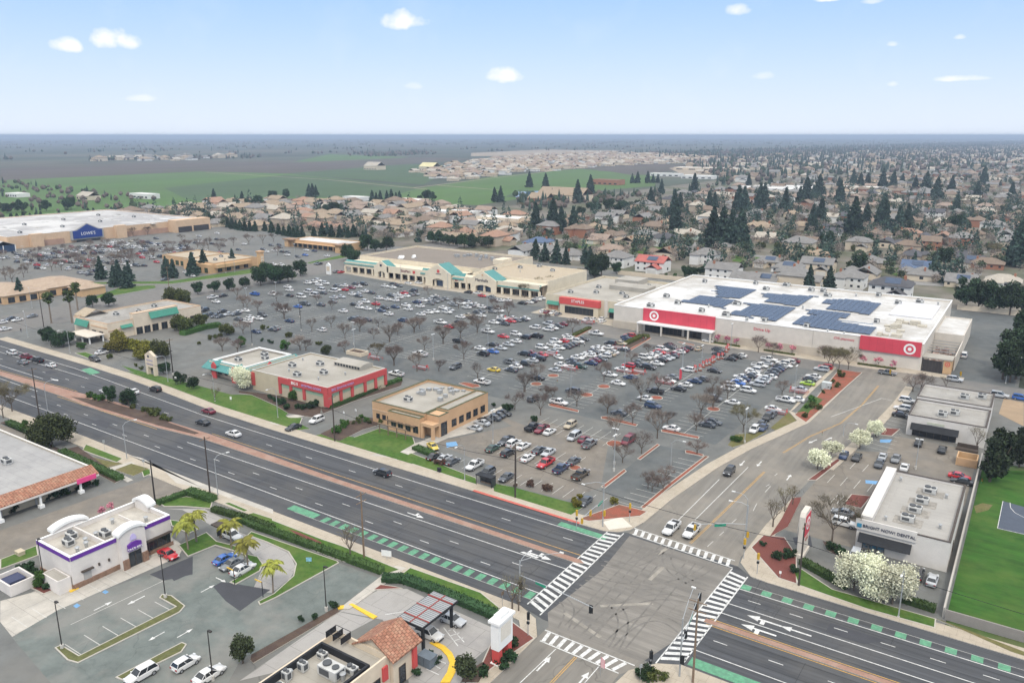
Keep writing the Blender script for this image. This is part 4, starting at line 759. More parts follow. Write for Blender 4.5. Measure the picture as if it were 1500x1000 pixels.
MB().extrude_yz([(160.9, 0), (163.1, 0), (163.1, 4.3), (162, 5.5), (160.9, 4.3)], -202.1, -201.7).build('red_gable', W_RED, t); MB().box(-221.6, -221.52, 153.6, 173.9, 2.6, 3.2).box(-221.4, -203.6, 153.38, 153.48, 2.75, 3.0).build('red_band', W_RED, t)
for k in range(5): glazing(t, '-y', 153.5, -220.8 + k * 3.5, -218.8 + k * 3.5, 1, 2.7, 2)
for k in range(5): glazing(t, '+x', -203.5, 155 + k * 3.6, 157.2 + k * 3.6, 1, 2.7, 2)
for p in ((-215, 160), (-209, 166), (-213, 169)): unit(t, *p, 4.0)
# --- sports store
t = thing('sports_store', 'beige sports store with red corner bands and purple lettering', 'store', (-180, 162, 0))
flat(t, -197, -164, 151, 175, 6.2, W_BEIGE, RF_PALE, .4, M('pale_cap', (.5, .48, .44), .8, .05))
RB = []
RB.append((-184.6, -163.6, 150.6, 150.99, 4.3, 6.1)); RB.append((-179.8, -163.4, 150.5, 150.59, 4.4, 6.5))
RB.append((-163.99, -163.6, 151, 175.4, 4.3, 6.1)); RB.append((-163.59, -163.4, 150.51, 160.5, 4.4, 6.5))
for x in (-184.6, -179.8, -174.2): RB.append((x, x + 1.0, 150.62, 150.98, 1, 4.29))
RB.append((-165.3, -163.45, 150.45, 152, .6, 4.38))
for y in (155.4, 160, 165.4, 170, 174.4): RB.append((-163.98, -163.62, y, y + 1.0, 1, 4.29))
RB.append((-197.2, -195.6, 150.7, 150.99, 1.5, 5.6))
each('red_band', W_RED, t, RB)
lettering('BIG 5', SIGNW, t, (-177.2, 150.45, 5.35), 1.25); lettering('SPORTING GOODS', M('lilac_letters', (.45, .33, .6), .5, .05), t, (-170.2, 150.45, 5.35), .95)
lettering('BIG 5', M('lilac_letters', (.45, .33, .6), .5, .05), t, (-163.35, 153.2, 5.35), 1.1, '+x'); lettering('SPORTING GOODS', M('lilac_letters', (.45, .33, .6), .5, .05), t, (-163.35, 157.6, 5.35), .75, '+x')
for x0, x1 in ((-183.4, -180.2), (-178.5, -174.6), (-172.8, -166.2)): MB().box(x0, x1, 150.9, 150.97, 3.2, 4.2).build('green_transom', M('green_transom', (.3, .42, .3), .5, .1, 1), t)
for y0, y1 in ((152.6, 155.2), (156.7, 159.8), (161.4, 165), (166.7, 169.7), (171.3, 174)): MB().box(-163.98, -163.9, y0, y1, 3.2, 4.2).build('green_transom', M('green_transom', (.3, .42, .3), .5, .1, 1), t)
b = MB()
b.extrude_yz([(169.5, 5.8), (169.5, 7.0), (171, 7.5), (173.6, 7.6), (175.2, 7.1), (175.2, 5.8)], -180.5, -169); b.build('curved_clerestory', RF_PALE, t)
for k in range(9): MB().box(-180 + k * 1.22, -179.2 + k * 1.22, 169.38, 169.48, 6.2, 6.9).build('clerestory_window', GLASS, t)
for p in ((-190, 161), (-184, 167), (-176, 161), (-181, 155)): unit(t, *p, 5.8)
vents(t, [(-193, 168), (-170, 164), (-173, 156), (-187, 157)], 5.8)
# --- tan stucco restaurant
t = thing('stucco_restaurant', 'tan stucco restaurant with dark green roof trim and a corner entrance', 'restaurant', (-135, 161, 0))
OLIVE = M('olive_trim', (.10, .11, .06), .7, .08, 1)
flat(t, -146, -127.5, 150.2, 174, 6.0, W_TAN, RF_PALE, .7, OLIVE)
flat(t, -127.4, -123.5, 155, 173, 6.3, W_TAN, RF_PALE, .25, OLIVE)
flat(t, -138.5, -127.5, 148.2, 150.1, 5.2, W_TAN, RF_PALE, .2, OLIVE)
MB().box(-127.4, -123.2, 150.8, 154.9, 0, 5.8).build('entrance_tower', W_TAN, t); cap(MB(), -127.4, -123.2, 150.8, 154.9, 5.8).build('cornice', OLIVE, t)
MB().box(-127.3, -123.1, 148.2, 150.7, 3.4, 4.2).box(-123.8, -123.1, 148.2, 148.9, 0, 3.39).box(-127.3, -126.6, 148.2, 148.9, 0, 3.39).build('porch', W_TAN, t)
for x in (-137.4, -135, -132.4, -129.8): glazing(t, '-y', 148.2, x, x + 1.7, 1.0, 2.9, 2)
for x in (-144.6, -142.4): glazing(t, '-y', 150.2, x, x + 1.3, 1.4, 2.8, 1)
glazing(t, '-y', 150.2, -140.6, -139.4, .1, 2.8, 1, name='door'); glazing(t, '+x', -123.2, 151.5, 154, .1, 3.8, 2)
for y in (156.4, 159.6, 162.8, 166, 169.4): glazing(t, '+x', -123.5, y, y + 2, 1.2, 3.2, 2)
MB().box(-146.1, -146, 150.3, 173.9, 3.4, 3.7).build('band', WALL('tan_band', (.62, .44, .29)), t); MB().box(-145.9, -138.7, 150.08, 150.18, 3.6, 3.9).build('band', WALL('tan_band', (.62, .44, .29)), t)
b = MB()
for k in range(16): x = rnd.uniform(-143, -132); y = rnd.uniform(160, 173); b.box(x, x + rnd.uniform(.5, 1.6), y, y + rnd.uniform(.5, 1.4), 5.3, 5.3 + rnd.uniform(.4, 1.3))
b.build('rooftop_plant', METAL, t); unit(t, -139, 157, 5.3)
for x in (-138.5, -135.5, -132.5, -129.5): MB().box(x, x + .2, 144.6, 144.8, 0, 2.7).build('pergola_post', WOOD, t)
MB().box(-139, -129, 144.5, 144.9, 2.7, 2.9).box(-139, -129, 147.6, 148, 2.7, 2.9).build('pergola_beam', WOOD, t)
# --- white dental building
t = thing('dental_building', 'white box building with black awning and a dental sign over the window', 'clinic', (-14, 164, 0))
flat(t, -21.7, -6.2, 150, 179, 5.8, W_WHITE, M('dental_roof', (.385, .37, .345), .85, .1, .4, col2=(.29, .28, .26), scale2=.2, tiles=(12, 1.6, .04, .95, .8)), .5, TRIM)
MB().box(-21.4, -19.4, 151, 178.5, 5.32, 6.6).build('side_parapet', W_WHITE, t)
MB().box(-22, -11.6, 149.7, 149.99, 4.3, 6.35).build('sign_panel', W_WHITE, t)
lettering('BRIGHT NOW! DENTAL', INK, t, (-16.2, 149.66, 5.15), .84)
MB().box(-21.7, -20.9, 149.55, 149.68, 4.75, 5.5).build('logo', M('logo_blue', (.05, .25, .4), .5, .1, 3), t)
slope(MB(), -21.2, -12.2, 148.6, 149.98, 2.3, 3.6, th=.1).build('awning', BLACK, t)
glazing(t, '-y', 150, -20.5, -16.6, .1, 2.3, 3, M('poster_glass', (.06, .16, .24), .25, .6, 1.6, col2=(.4, .3, .2), scale2=1.1, amt2=.8))
for k in range(4): glazing(t, '-x', -21.7, 153 + k * 6, 156.5 + k * 6, .4, 2.6, 2)
glazing(t, '+x', -6.2, 158, 159.2, .1, 2.3, 1, W_GREY, 'door')
for y in (156, 161, 166, 172): unit(t, -14 + (y - 156) * .12, y, 5.3, 2.3, 1.8, 1.2); 
for y in (156, 161, 166, 172): MB().box(-16.4 + (y - 156) * .12, -11.4 + (y - 156) * .12, y - 1.9, y + 1.6, 5.302, 5.34).build('roof_pad', M('stained_roof_pad', (.30, .28, .25), .9, .3, 1.2), t)
vents(t, [(-18, 175), (-9, 171), (-8.5, 156), (-17.5, 154)], 5.3)
# --- black awning building
t = thing('awning_building', 'pale two-level shop building with a long black awning and dark glass front', 'shop', (-14, 235, 0))
flat(t, -23, -5.2, 221, 236.5, 5.4, W_WHITE, RF_GREY, .5, TRIM); flat(t, -23, -5.2, 236.6, 250.5, 6.2, W_WHITE, RF_GREY, .6, TRIM)
slope(MB(), -22, -11, 219.4, 220.98, 2.2, 3.5, th=.12).build('awning', BLACK, t)
glazing(t, '-y', 221, -21.6, -11.4, .1, 2.6, 6); MB().box(-18.4, -14.4, 220.85, 220.98, 3.75, 4.35).build('sign_panel', M('pale_green_sign', (.5, .52, .42), .6, .1, 2), t)
for k in range(3): glazing(t, '-x', -23, 223 + k * 4.5, 226 + k * 4.5, .4, 2.6, 2)
for p in ((-13, 229, 4.9), (-15.5, 226, 4.9), (-12, 243, 5.6), (-8, 246, 5.6)): unit(t, *p)
MB().box(-10.8, -6.2, 217.8, 218.1, 0, 1.4).box(-10.9, -6.1, 216, 217.79, 0, .5).build('planter', TRIM, t)
t = thing('bin_enclosure', 'low tan block bin enclosure in front of the black awning building', 'enclosure', (-8, 207, 0))
walls(MB(), -10, -5.6, 205.5, 210, 2.0, .25).build('wall', W_OCHRE, t); MB().box(-9.7, -5.9, 205.42, 205.49, .1, 1.8).build('gate', W_TAN, t)
# --- taco restaurant
t = thing('taco_restaurant', 'white taco restaurant with purple roof band and curved white cornices', 'restaurant', (-136, 70, 0))
TW = WALL('taco_wall', (.68, .64, .60))
flat(t, -142, -131, 60, 79, 6.1, TW, M('taco_roof', (.48, .45, .40), .85, .12, .4, col2=(.34, .31, .27), scale2=.25, tiles=(12, 1.5, .04, .95, .85)), .9, SIGNW)
each('purple_band', PURPLE, t, ((-131, -130.9, 60.1, 68.4, 5.35, 6.05), (-131, -130.9, 73, 79, 5.35, 6.05), (-142, -131, 59.9, 59.99, 5.35, 6.05)))
each('stone_base', STONE, t, ((-130.99, -130.75, 60, 68.4, 0, .9), (-130.99, -130.75, 73, 79, 0, .7), (-142, -131, 59.8, 59.97, 0, .9)))
def crest(ax, c, p0, p1, wd, z0, z1):
    """an upright slab with an arched white coping"""
    b = MB(); pr = arch_poly(c, wd, z0 + .25, z1, 10, .8); pr = [(c - wd / 2, 0)] + pr + [(c + wd / 2, 0)]
    (b.extrude_yz if ax == 'x' else b.extrude_xz)(pr, p0, p1); o = b.build('entrance_tower', TW, t)
    b = MB(); a = arch_poly(c, wd + .7, z0 + .3, z1 + .12, 10, .8); q = [(u, v + .5) for u, v in a][::-1]
    (b.extrude_yz if ax == 'x' else b.extrude_xz)(a + q, p0 - .25, p1 + .25); b.build('curved_cornice', SIGNW, o)
    return o
e = crest('x', 70.7, -131.2, -129.7, 4.8, 6.3, 7.4)
each('stone_base', STONE, e, ((-129.69, -129.4, 68.3, 69.4, 0, 1.9), (-129.69, -129.4, 72, 73.1, 0, 1.9)))
MB().extrude_yz([(69.4, 3.3), (69.4, 4.5), (70.2, 4.85), (71.2, 4.85), (72, 4.5), (72, 3.3)], -129.69, -129.3).build('purple_canopy', PURPLE, e)
lettering('TACO BELL', SIGNW, e, (-129.26, 70.7, 3.62), .56, '+x')
MB().extrude_yz([(70.1, 5.2), (71.3, 5.2), (71.2, 5.9), (70.9, 6.3), (70.5, 6.3), (70.2, 5.9)], -129.69, -129.55).build('bell_emblem', M('lilac', (.55, .48, .75), .5, .05), e)
glazing(e, '+x', -129.69, 69.5, 71.9, .05, 2.9, 2, name='door')
crest('x', 66, -143.2, -141.9, 6, 6.0, 7.0); crest('y', -139.2, 78.3, 79.6, 4.4, 6.1, 7.2)
glazing(t, '+x', -131, 73.3, 78.6, .75, 2.8, 6)
MB().box(-130.98, -130.3, 73.2, 78.8, 2.85, 3.05).build('window_canopy', TRIM, t)
MB().box(-130.98, -130.85, 61.9, 63.2, 0, 2.3).build('door', W_GREY, t); MB().box(-130.98, -130.4, 61.5, 63.6, 2.6, 2.8).build('door_canopy', TRIM, t)
for y in (64.6, 66.4): MB().box(-130.98, -130.7, y, y + .25, 2.4, 2.9).build('wall_lamp', TRIM, t)
walls(MB(), -136.4, -131.2, 57.6, 59.8, 2.6, .2).build('utility_wall', TW, t); MB().box(-136.2, -131.4, 57.8, 59.7, 2.3, 2.5).build('utility_roof', RF_PALE, t)
MB().box(-141.6, -131.4, 66.3, 66.6, 5.2, 6.2).box(-140, -133.5, 74, 74.2, 5.2, 5.8).build('roof_divider', TW, t)
for p in ((-137, 63, 5.2), (-139, 64.6, 5.2), (-134.6, 68.4, 5.2)): unit(t, *p, 1.8, 1.5, 1.3)
vents(t, [(-134, 64.5), (-135.5, 65.2), (-133.4, 62.6), (-136, 67.4), (-138.5, 72), (-134, 76)], 5.2, .3, .9)
t = thing('bin_enclosure', 'white walled bin enclosure at the end of the purple trimmed taco restaurant', 'enclosure', (-140, 55, 0))
walls(MB(), -143.2, -137.6, 52.8, 57, 2.0, .3).build('wall', TW, t); MB().box(-142.6, -139.8, 53.4, 56.4, 0, 1.4).build('bin', M('bin_blue', (.05, .06, .12), .6, .1, 1), t)
# --- chicken restaurant at the bottom edge
t = thing('tiled_gable_restaurant', 'cream restaurant with clay tile gables and a sunken roof of machinery', 'restaurant', (-73, 58, 0))
flat(t, -78.6, -68.2, 40, 71.2, 5.6, W_CREAM, RF_PALE, 1.0, None)
walls(MB(), -78.2, -68.8, 52, 68, 5.72, .35, 4.6).build('screen', BLACK, t)
walls(MB(), -74.4, -67.6, 71.3, 76.4, 5.4, .3).build('gable_block', W_CREAM, t)
MB().extrude_xz([(-74.4, 5.4), (-67.6, 5.4), (-71, 7.3)], 71.3, 71.55).extrude_xz([(-74.4, 5.4), (-67.6, 5.4), (-71, 7.3)], 76.15, 76.4).build('gable_end', W_CREAM, t)
gable_y(MB(), -74.4, -67.6, 71.3, 76.4, 5.4, 7.4, ov=.6).build('tile_roof', TILE, t)
hip(MB(), -78.9, -73, 44.5, 52, 5.7, 7.2).build('tile_roof', TILE, t)
glazing(t, '+x', -67.6, 72.4, 73.8, .1, 3.0, 1, name='door'); glazing(t, '+x', -68.2, 66.6, 69.2, 1, 3.2, 2)
MB().box(-67.58, -67.2, 75.2, 76.0, 1.2, 4.6).build('red_sign', REDF, t); MB().box(-68.18, -67.9, 69.6, 70.6, 2.2, 4.4).build('red_sign', REDF, t)
MB().box(-78.6, -68.2, 39.9, 39.98, 0, 5).build('stone_base', STONE, t)
for p in ((-72.6, 64.5, 4.6, 3.4, 2.0, 1.6), (-75.2, 58, 4.6), (-71, 60, 4.6), (-74, 54, 4.6), (-76.6, 63, 4.6, 1.2, 1, 1.4), (-70.6, 66.3, 4.6, 1.6, 1.2, 1.1), (-76.9, 60.4, 4.6, 1.1, .9, 1.5), (-76.4, 66.4, 4.6, 1.3, 1, 1)): unit(t, *p)
vents(t, [(-77, 61), (-76.6, 57), (-72.5, 57), (-70.6, 64.6), (-71.5, 55), (-76.8, 54.6)], 4.6, .32, 1.1)
b = MB()
for y in (69, 70, 71): b.box(-78.4, -75.4, y, y + .06, 6.6, 6.66)
for x in (-78.4, -77, -75.4): b.box(x, x + .06, 69, 71, 5.62, 6.62)
b.build('roof_rail', BLACK, t)
t = thing('drive_through_canopy', 'flat grey canopy with red beams over the drive-through cars', 'canopy', (-71.8, 84, 0))
MB().box(-74.2, -69.4, 79.8, 88.4, 4.3, 4.6).build('roof', M('canopy_panel', (.36, .37, .375), .5, .1, .6, metal=.2, tiles=(60, .42, .07, .95, .3)), t)
for y in (81.2, 84.2, 87): MB().box(-74.3, -69.3, y, y + .16, 4.603, 4.72).build('red_beam', M('dull_red_beam', (.30, .05, .04), .6, .1, 1), t)
MB().box(-71.9, -71.76, 79.8, 88.4, 4.604, 4.69).build('red_beam', M('dull_red_beam', (.30, .05, .04), .6, .1, 1), t); walls(MB(), -74.3, -69.3, 79.7, 88.5, 4.599, .12, 4.2).build('edge_trim', BLACK, t)
for x, y in ((-73.6, 80.6), (-70, 80.6), (-73.6, 87.6), (-70, 87.6)): MB().box(x - .2, x + .2, y - .2, y + .2, 0, 4.25).build('post', BLACK, t)
t = thing('pylon_sign', 'white pylon sign with stepped top on two red legs by the street corner', 'sign', (-58.8, 85.4, 0))
MB().box(-59.5, -58.1, 83.6, 87.3, 2.6, 7.0).build('sign_box', SIGNW, t); MB().box(-59.8, -57.8, 83.3, 87.6, 7.003, 7.4).box(-59.4, -58.2, 84.2, 86.7, 7.403, 8.0).build('cap', SIGNW, t)
for y in (83.7, 86.2): MB().box(-59.4, -58.2, y, y + 1.0, .3, 2.59).build('leg', REDF, t); MB().box(-59.6, -58, y - .2, y + 1.2, 0, .29).build('base', SIGNW, t)
MB().box(-58.09, -58.02, 84.2, 86.7, 4.0, 6.4).build('panel', M('panel_cream', (.7, .66, .58), .6, .06, 2), t)
# --- tile edged strip building on the left
t = thing('tiled_strip_building', 'beige strip building with a clay tile eave and white columns', 'building', (-185, 70, 0))
flat(t, -215, -170.5, 20, 85.3, 4.4, W_BEIGE, M('strip_roof', (.335, .33, .325), .85, .1, .4, col2=(.40, .39, .375), scale2=.1, tiles=(14, 2, .05, .95, .8)), .3, W_WHITE)
MB().extrude_xz([(-167.6, 3.4), (-170.4, 4.75), (-170.4, 4.5), (-167.6, 3.15)], 20, 85.6).build('tile_eave', TILE, t)
MB().box(-167.75, -167.5, 20, 85.6, 2.75, 3.14).build('eave_board', W_WHITE, t)
for y in (25, 33, 41, 49, 57, 65, 73, 81.5): o = MB().box(-168.2, -167.8, y - .2, y + .2, 0, 2.74).build('column', SIGNW, t); MB().box(-168.5, -167.5, y - .5, y + .5, 0, .7).build('base', SIGNW, o)
for k in range(9): MB().box(-170.49, -170.3, 24 + k * 7, 24.4 + k * 7, 0, 4.2).build('pilaster', W_GREY, t)
MB().box(-167.48, -167.3, 80.6, 84.8, 2.5, 3.6).build('pink_sign', PINK, t)
unit(t, -188, 76, 4.1); unit(t, -200, 66, 4.1)
# --- cream corner shops
t = thing('corner_shops', 'cream corner shop building with teal sloping awnings and tiled trim', 'shops', (-305, 180, 0))
CS = WALL('corner_cream', (.68, .58, .45))
flat(t, -316, -292, 160, 201, 6.4, CS, RF_GREY, .6, WALL('corner_trim', (.55, .36, .22)))
MB().box(-294, -291.6, 170.5, 190, 0, 8.4).build('raised_front', CS, t); cap(MB(), -294, -291.6, 170.5, 190, 8.4, .4).build('cornice', WALL('corner_trim', (.55, .36, .22)), t)
MB().extrude_xz([(-290.4, 5.6), (-291.6, 8.0), (-291.6, 7.8), (-290.4, 5.4)], 177, 189.6).build('teal_awning', TEALG, t)
slope(MB(), -314, -304.6, 158.8, 159.98, 3.8, 6.0, th=.15).build('teal_awning', TEALG, t)
MB().extrude_xz([(-291, 3.9), (-291.99, 4.9), (-291.99, 4.7), (-291, 3.7)], 165, 169.8).build('teal_awning', TEALG, t)
for y in (162, 171.2, 174.5, 178, 182, 186, 191.5, 195.5): glazing(t, '+x', -291.6 if 170 < y < 190 else -292, y, y + 2.6, .1, 2.9, 2)
for x in (-303, -298): glazing(t, '-y', 160, x, x + 2.6, .1, 2.9, 2)
MB().box(-291.98, -291.8, 160, 170, 3.4, 3.6).box(-303.5, -292.2, 159.8, 159.98, 4.4, 4.7).build('tile_band', WALL('corner_trim', (.55, .36, .22)), t)
gable_x(MB(), -320, -313, 163, 172, 6.4, 8.4).build('tile_gable', M('dull_tile', (.40, .33, .24), .9, .15, 1), t)
for p in ((-306, 172, 5.8), (-303, 180, 5.8), (-308, 190, 5.8)): unit(t, *p)
for x, y in ((-303, 152.8), (-298, 152.8), (-293, 152.8), (-303, 158), (-293, 158)): MB().box(x, x + .4, y, y + .4, 0, 2.6).build('carport_post', SIGNW, t)
MB().box(-306, -292, 152, 158.7, 2.6, 2.9).build('carport_roof', M('canvas', (.60, .54, .46), .8, .08, 1), t)
# --- blue gabled home store
t = thing('home_store', 'huge tan home store with a blue gabled entrance sign and white roof', 'store', (-600, 340, 0))
HW = WALL('home_wall', (.62, .44, .29))
flat(t, -735, -590, 262, 418, 8.6, HW, M('home_roof', (.36, .35, .345), .8, .08, .05, col2=(.60, .59, .57), scale2=.02, amt2=.85), .6, SIGNW)
for y0, y1, z, x1 in ((338, 346, 9.6, -586), (384, 416, 9.8, -580), (276, 284, 9.2, -586)): MB().box(-589.98, x1, y0, y1, 0, z).build('entrance_block', HW, t)
each('dark_opening', DARK, t, ((-579.98, -579.5, 386, 398, .2, 4.5), (-579.98, -579.5, 400, 414, .2, 4.5))); each('wainscot', WALL('home_base', (.42, .27, .2)), t, ((-589.97, -589.6, 284, 300, 0, 4), (-589.97, -589.6, 348, 383, 0, 4)))
p = MB().extrude_yz([(304.6, 1.8), (329, 1.8), (329, 8.6), (326, 8.8), (317, 13.4), (308, 8.9), (304.6, 8.6)], -589.98, -588.5).build('gable_surround', W_GREY, t)
p = MB().extrude_yz([(306, 2.8), (327.6, 2.8), (327.6, 8.2), (324.8, 8.4), (317, 12.6), (309.4, 8.5), (306, 8.2)], -588.49, -587.8).build('blue_sign', SIGNB, p); lettering("LOWE'S", SIGNW, p, (-587.75, 317, 5.9), 3.1, '+x')
glazing(t, '+x', -588.5, 308, 326, .1, 1.75, 6)
for k in range(8): unit(t, -610 - k * 13, 280 + (k * 37) % 120, 8.0, 3, 2.2, 1.6)
b = MB()
for k in range(26): x = rnd.uniform(-725, -600); y = rnd.uniform(268, 410); b.box(x, x + rnd.uniform(4, 14), y, y + rnd.uniform(1.5, 4), 8.01, 8.3)
b.build('skylight', RF_WHITE, t)
t = thing('garden_centre', 'white peaked garden centre with dark blue mesh sides beside the home store', 'garden centre', (-588, 255, 0))
for y0, y1 in ((232, 246), (246.2, 261)): gable_x(MB(), -620, -578, y0, y1, 4.6, 7.4, ov=.5).build('peaked_roof', RF_WHITE, t)
walls(MB(), -620, -578, 232, 261, 4.4, .2).build('mesh_side', M('dark_blue_mesh', (.03, .06, .12), .7, .2, .6), t)
for y in (232, 239, 246, 253, 260.6): MB().box(-577.98, -577.5, y, y + .4, 0, 4.5).build('pillar', SIGNW, t)
MB().box(-577.97, -577.7, 236, 241, 2.4, 3.8).build('sign_panel', M('sky_sign', (.2, .45, .65), .5, .1, 1), t)
# --- shops across the cross road
t = thing('pad_shops', 'tan pad of shops with flat pale roof and green glass beside the crossroad', 'shops', (-415, 296, 0))
flat(t, -446, -418, 284, 309, 5.6, W_OCHRE, RF_TAN, .5, RF_TAN); flat(t, -417.9, -389, 279, 309, 5.8, W_OCHRE, RF_TAN, .5, RF_TAN)
MB().box(-408, -389.2, 276, 278.98, 0, 5.2).box(-388.98, -386.5, 279, 303, 3, 5).build('front_block', W_OCHRE, t)
for x in (-443, -438, -433, -428, -423): glazing(t, '-y', 284, x, x + 3.2, .4, 3.2, 2, M('green_glass', (.05, .08, .05), .2, .4, .6))
for y in (281, 287, 293, 299): glazing(t, '+x', -389, y, y + 3, .4, 2.8, 2)
for x in (-406, -400, -394): glazing(t, '-y', 276, x, x + 3, .4, 3.2, 2, M('green_glass', (.05, .08, .05), .2, .4, .6))
for p in ((-434, 296, 5.1), (-408, 298, 5.3), (-400, 288, 5.3)): unit(t, *p)
t = thing('shop_row', 'long tan shop building with white roof before the row of conifers', 'shops', (-415, 390, 0))
flat(t, -441, -388, 380, 398, 5.4, W_OCHRE, RF_WHITE, .5); MB().box(-446, -436, 377, 384, 5.0, 5.6).box(-393, -385, 374, 384, 5.0, 5.6).build('corner_roof', M('brown_roof', (.3, .19, .12), .8, .1, 1), t)
MB().box(-445, -441.1, 378, 383, 0, 4.98).box(-392, -387.9, 375, 379.9, 0, 4.98).build('corner_block', W_OCHRE, t)
for k in range(9): glazing(t, '-y', 380, -438 + k * 5, -434.6 + k * 5, .3, 3, 2)
MB().box(-435, -394, 377.6, 379.98, 3.3, 3.7).build('canopy', W_OCHRE, t)
t = thing('clock_pylon', 'tall tan pylon sign standing by the crossroad pad of shops', 'sign', (-381, 305, 0))
MB().box(-382.4, -379.6, 303.6, 306.4, 0, 9.6).build('shaft', W_OCHRE, t); MB().box(-382.8, -379.2, 303.2, 306.8, 9.603, 10.4).build('cap', W_TAN, t)
for z in (3, 4.6, 6.2): MB().box(-379.58, -379.4, 304, 306, z, z + 1.2).build('panel', W_CREAM, t)
t = thing('tiled_office_block', 'low office block with brown tiled hips behind the two tall palms', 'offices', (-405, 195, 0))
for x0, x1, y0, y1, h in ((-432, -396, 170, 190, 4), (-428, -398, 190.2, 214, 4.2), (-396, -384, 200, 212, 3.8)): 
    walls(MB(), x0, x1, y0, y1, h).build('wall', W_OCHRE, t); hip(MB(), x0, x1, y0, y1, h, h + 2.6).build('tile_roof', M('brown_tile', (.40, .31, .23), .9, .15, 1, col2=(.32, .23, .17), scale2=.2), t)
for y in (172, 177, 182, 192, 198, 204): glazing(t, '+x', -396 if y < 190 else -398, y, y + 3, .4, 3, 2)
for x in (-428, -420, -410, -402): glazing(t, '-y', 170, x, x + 4, .4, 3, 2)
# rear boundary walls
t = tag(MB().box(-197, -143, 403, 403.4, 0, 2.2).box(-142.9, -60, 404, 404.4, 0, 2).box(-28, 0.5, 403.5, 403.9, 0, 2.2).build('boundary_wall', W_CREAM), 'long cream boundary wall behind the superstore service yard', 'wall')
t = tag(MB().box(-5.2, -4.9, 134, 212, 0, 1.9).build('boundary_wall', WALL('grey_block', (.44, .41, .37))), 'grey block wall between the dental car park and the green field', 'wall')
t = tag(MB().box(-4.8, 60, 133.6, 133.85, 0, 1.8).build('boundary_fence', WALL('fence_grey', (.27, .25, .23))), 'grey fence along the street edge of the green field', 'fence')

# ---------------- vehicles
PAINTC = dict(w=('white', (.66, .66, .65)), s=('silver', (.43, .45, .47)), g=('grey', (.17, .18, .19)), k=('black', (.018, .02, .024)), d=('dark grey', (.055, .065, .08)), b=('navy blue', (.022, .045, .11)), B=('bright blue', (.03, .12, .42)),
              r=('red', (.48, .02, .03)), m=('maroon', (.17, .012, .03)), t=('beige', (.42, .36, .26)), n=('dark green', (.02, .06, .045)), y=('yellow', (.62, .46, .06)), l=('lime green', (.35, .52, .06)), o=('brown', (.085, .065, .045)))
TYP = dict(s='sedan', u='suv', t='hatchback', p='pickup truck', v='van')
CGLASS = M('car_glass', (.018, .023, .028), .08, 0, spec=.7); TYRE = M('tyre_rubber', (.02, .02, .021), .85, 0); RIM = M('wheel_rim', (.42, .43, .45), .35, 0, metal=.6)
HEADL = M('headlamp_lens', (.62, .64, .66), .15, 0, spec=.6); TAILL = M('tail_lamp_lens', (.32, .012, .015), .2, 0, spec=.5); CPLAST = M('black_bumper_plastic', (.03, .03, .032), .7, 0)
def paint(c): return M('paint_' + PAINTC[c][0].replace(' ', '_'), PAINTC[c][1], .32, 0, coat=.6, spec=.5)
# stations: x, underside, shoulder height, half width
SPEC = {
 's': dict(st=[(-2.33, .42, .78, .70), (-2.25, .30, .95, .82), (-1.6, .22, 1.0, .90), (-.6, .2, .98, .91), (.6, .2, .96, .91), (1.5, .22, .90, .90), (2.1, .28, .80, .84), (2.33, .4, .66, .70)], gh=[(-1.75, .98), (1.05, .93), (-1.0, 1.43), (.2, 1.43)], w=.80, wr=.62, ax=1.38, r=.33),
 't': dict(st=[(-2.0, .42, .85, .72), (-1.93, .3, 1.0, .82), (-1.4, .22, 1.02, .87), (0, .2, 1.0, .88), (1.2, .22, .95, .87), (1.8, .28, .84, .82), (2.02, .4, .68, .70)], gh=[(-1.88, 1.0), (1.05, .95), (-1.5, 1.48), (.25, 1.5)], w=.78, wr=.62, ax=1.24, r=.32),
 'u': dict(st=[(-2.36, .5, .95, .76), (-2.3, .36, 1.12, .88), (-1.5, .28, 1.14, .94), (0, .26, 1.12, .95), (1.3, .28, 1.08, .94), (2.05, .34, .98, .88), (2.36, .48, .8, .74)], gh=[(-2.24, 1.12), (1.15, 1.07), (-1.9, 1.68), (.35, 1.70)], w=.84, wr=.68, ax=1.42, r=.37),
 'v': dict(st=[(-2.62, .46, 1.0, .82), (-2.56, .34, 1.15, .94), (-1.5, .28, 1.18, .98), (0, .26, 1.16, .98), (1.5, .28, 1.1, .97), (2.3, .34, .95, .9), (2.62, .46, .76, .74)], gh=[(-2.52, 1.16), (1.75, 1.06), (-2.3, 1.95), (.85, 1.96)], w=.90, wr=.78, ax=1.58, r=.36),
 'p': dict(st=[(-2.9, .6, 1.0, .86), (-2.85, .5, 1.1, .95), (-1.0, .42, 1.12, .98), (.4, .42, 1.12, .98), (1.6, .42, 1.12, .97), (2.5, .46, 1.04, .92), (2.88, .56, .9, .8)], gh=[(-1.05, 1.12), (1.25, 1.11), (-.75, 1.78), (.55, 1.8)], w=.88, wr=.74, ax=1.75, r=.41)}
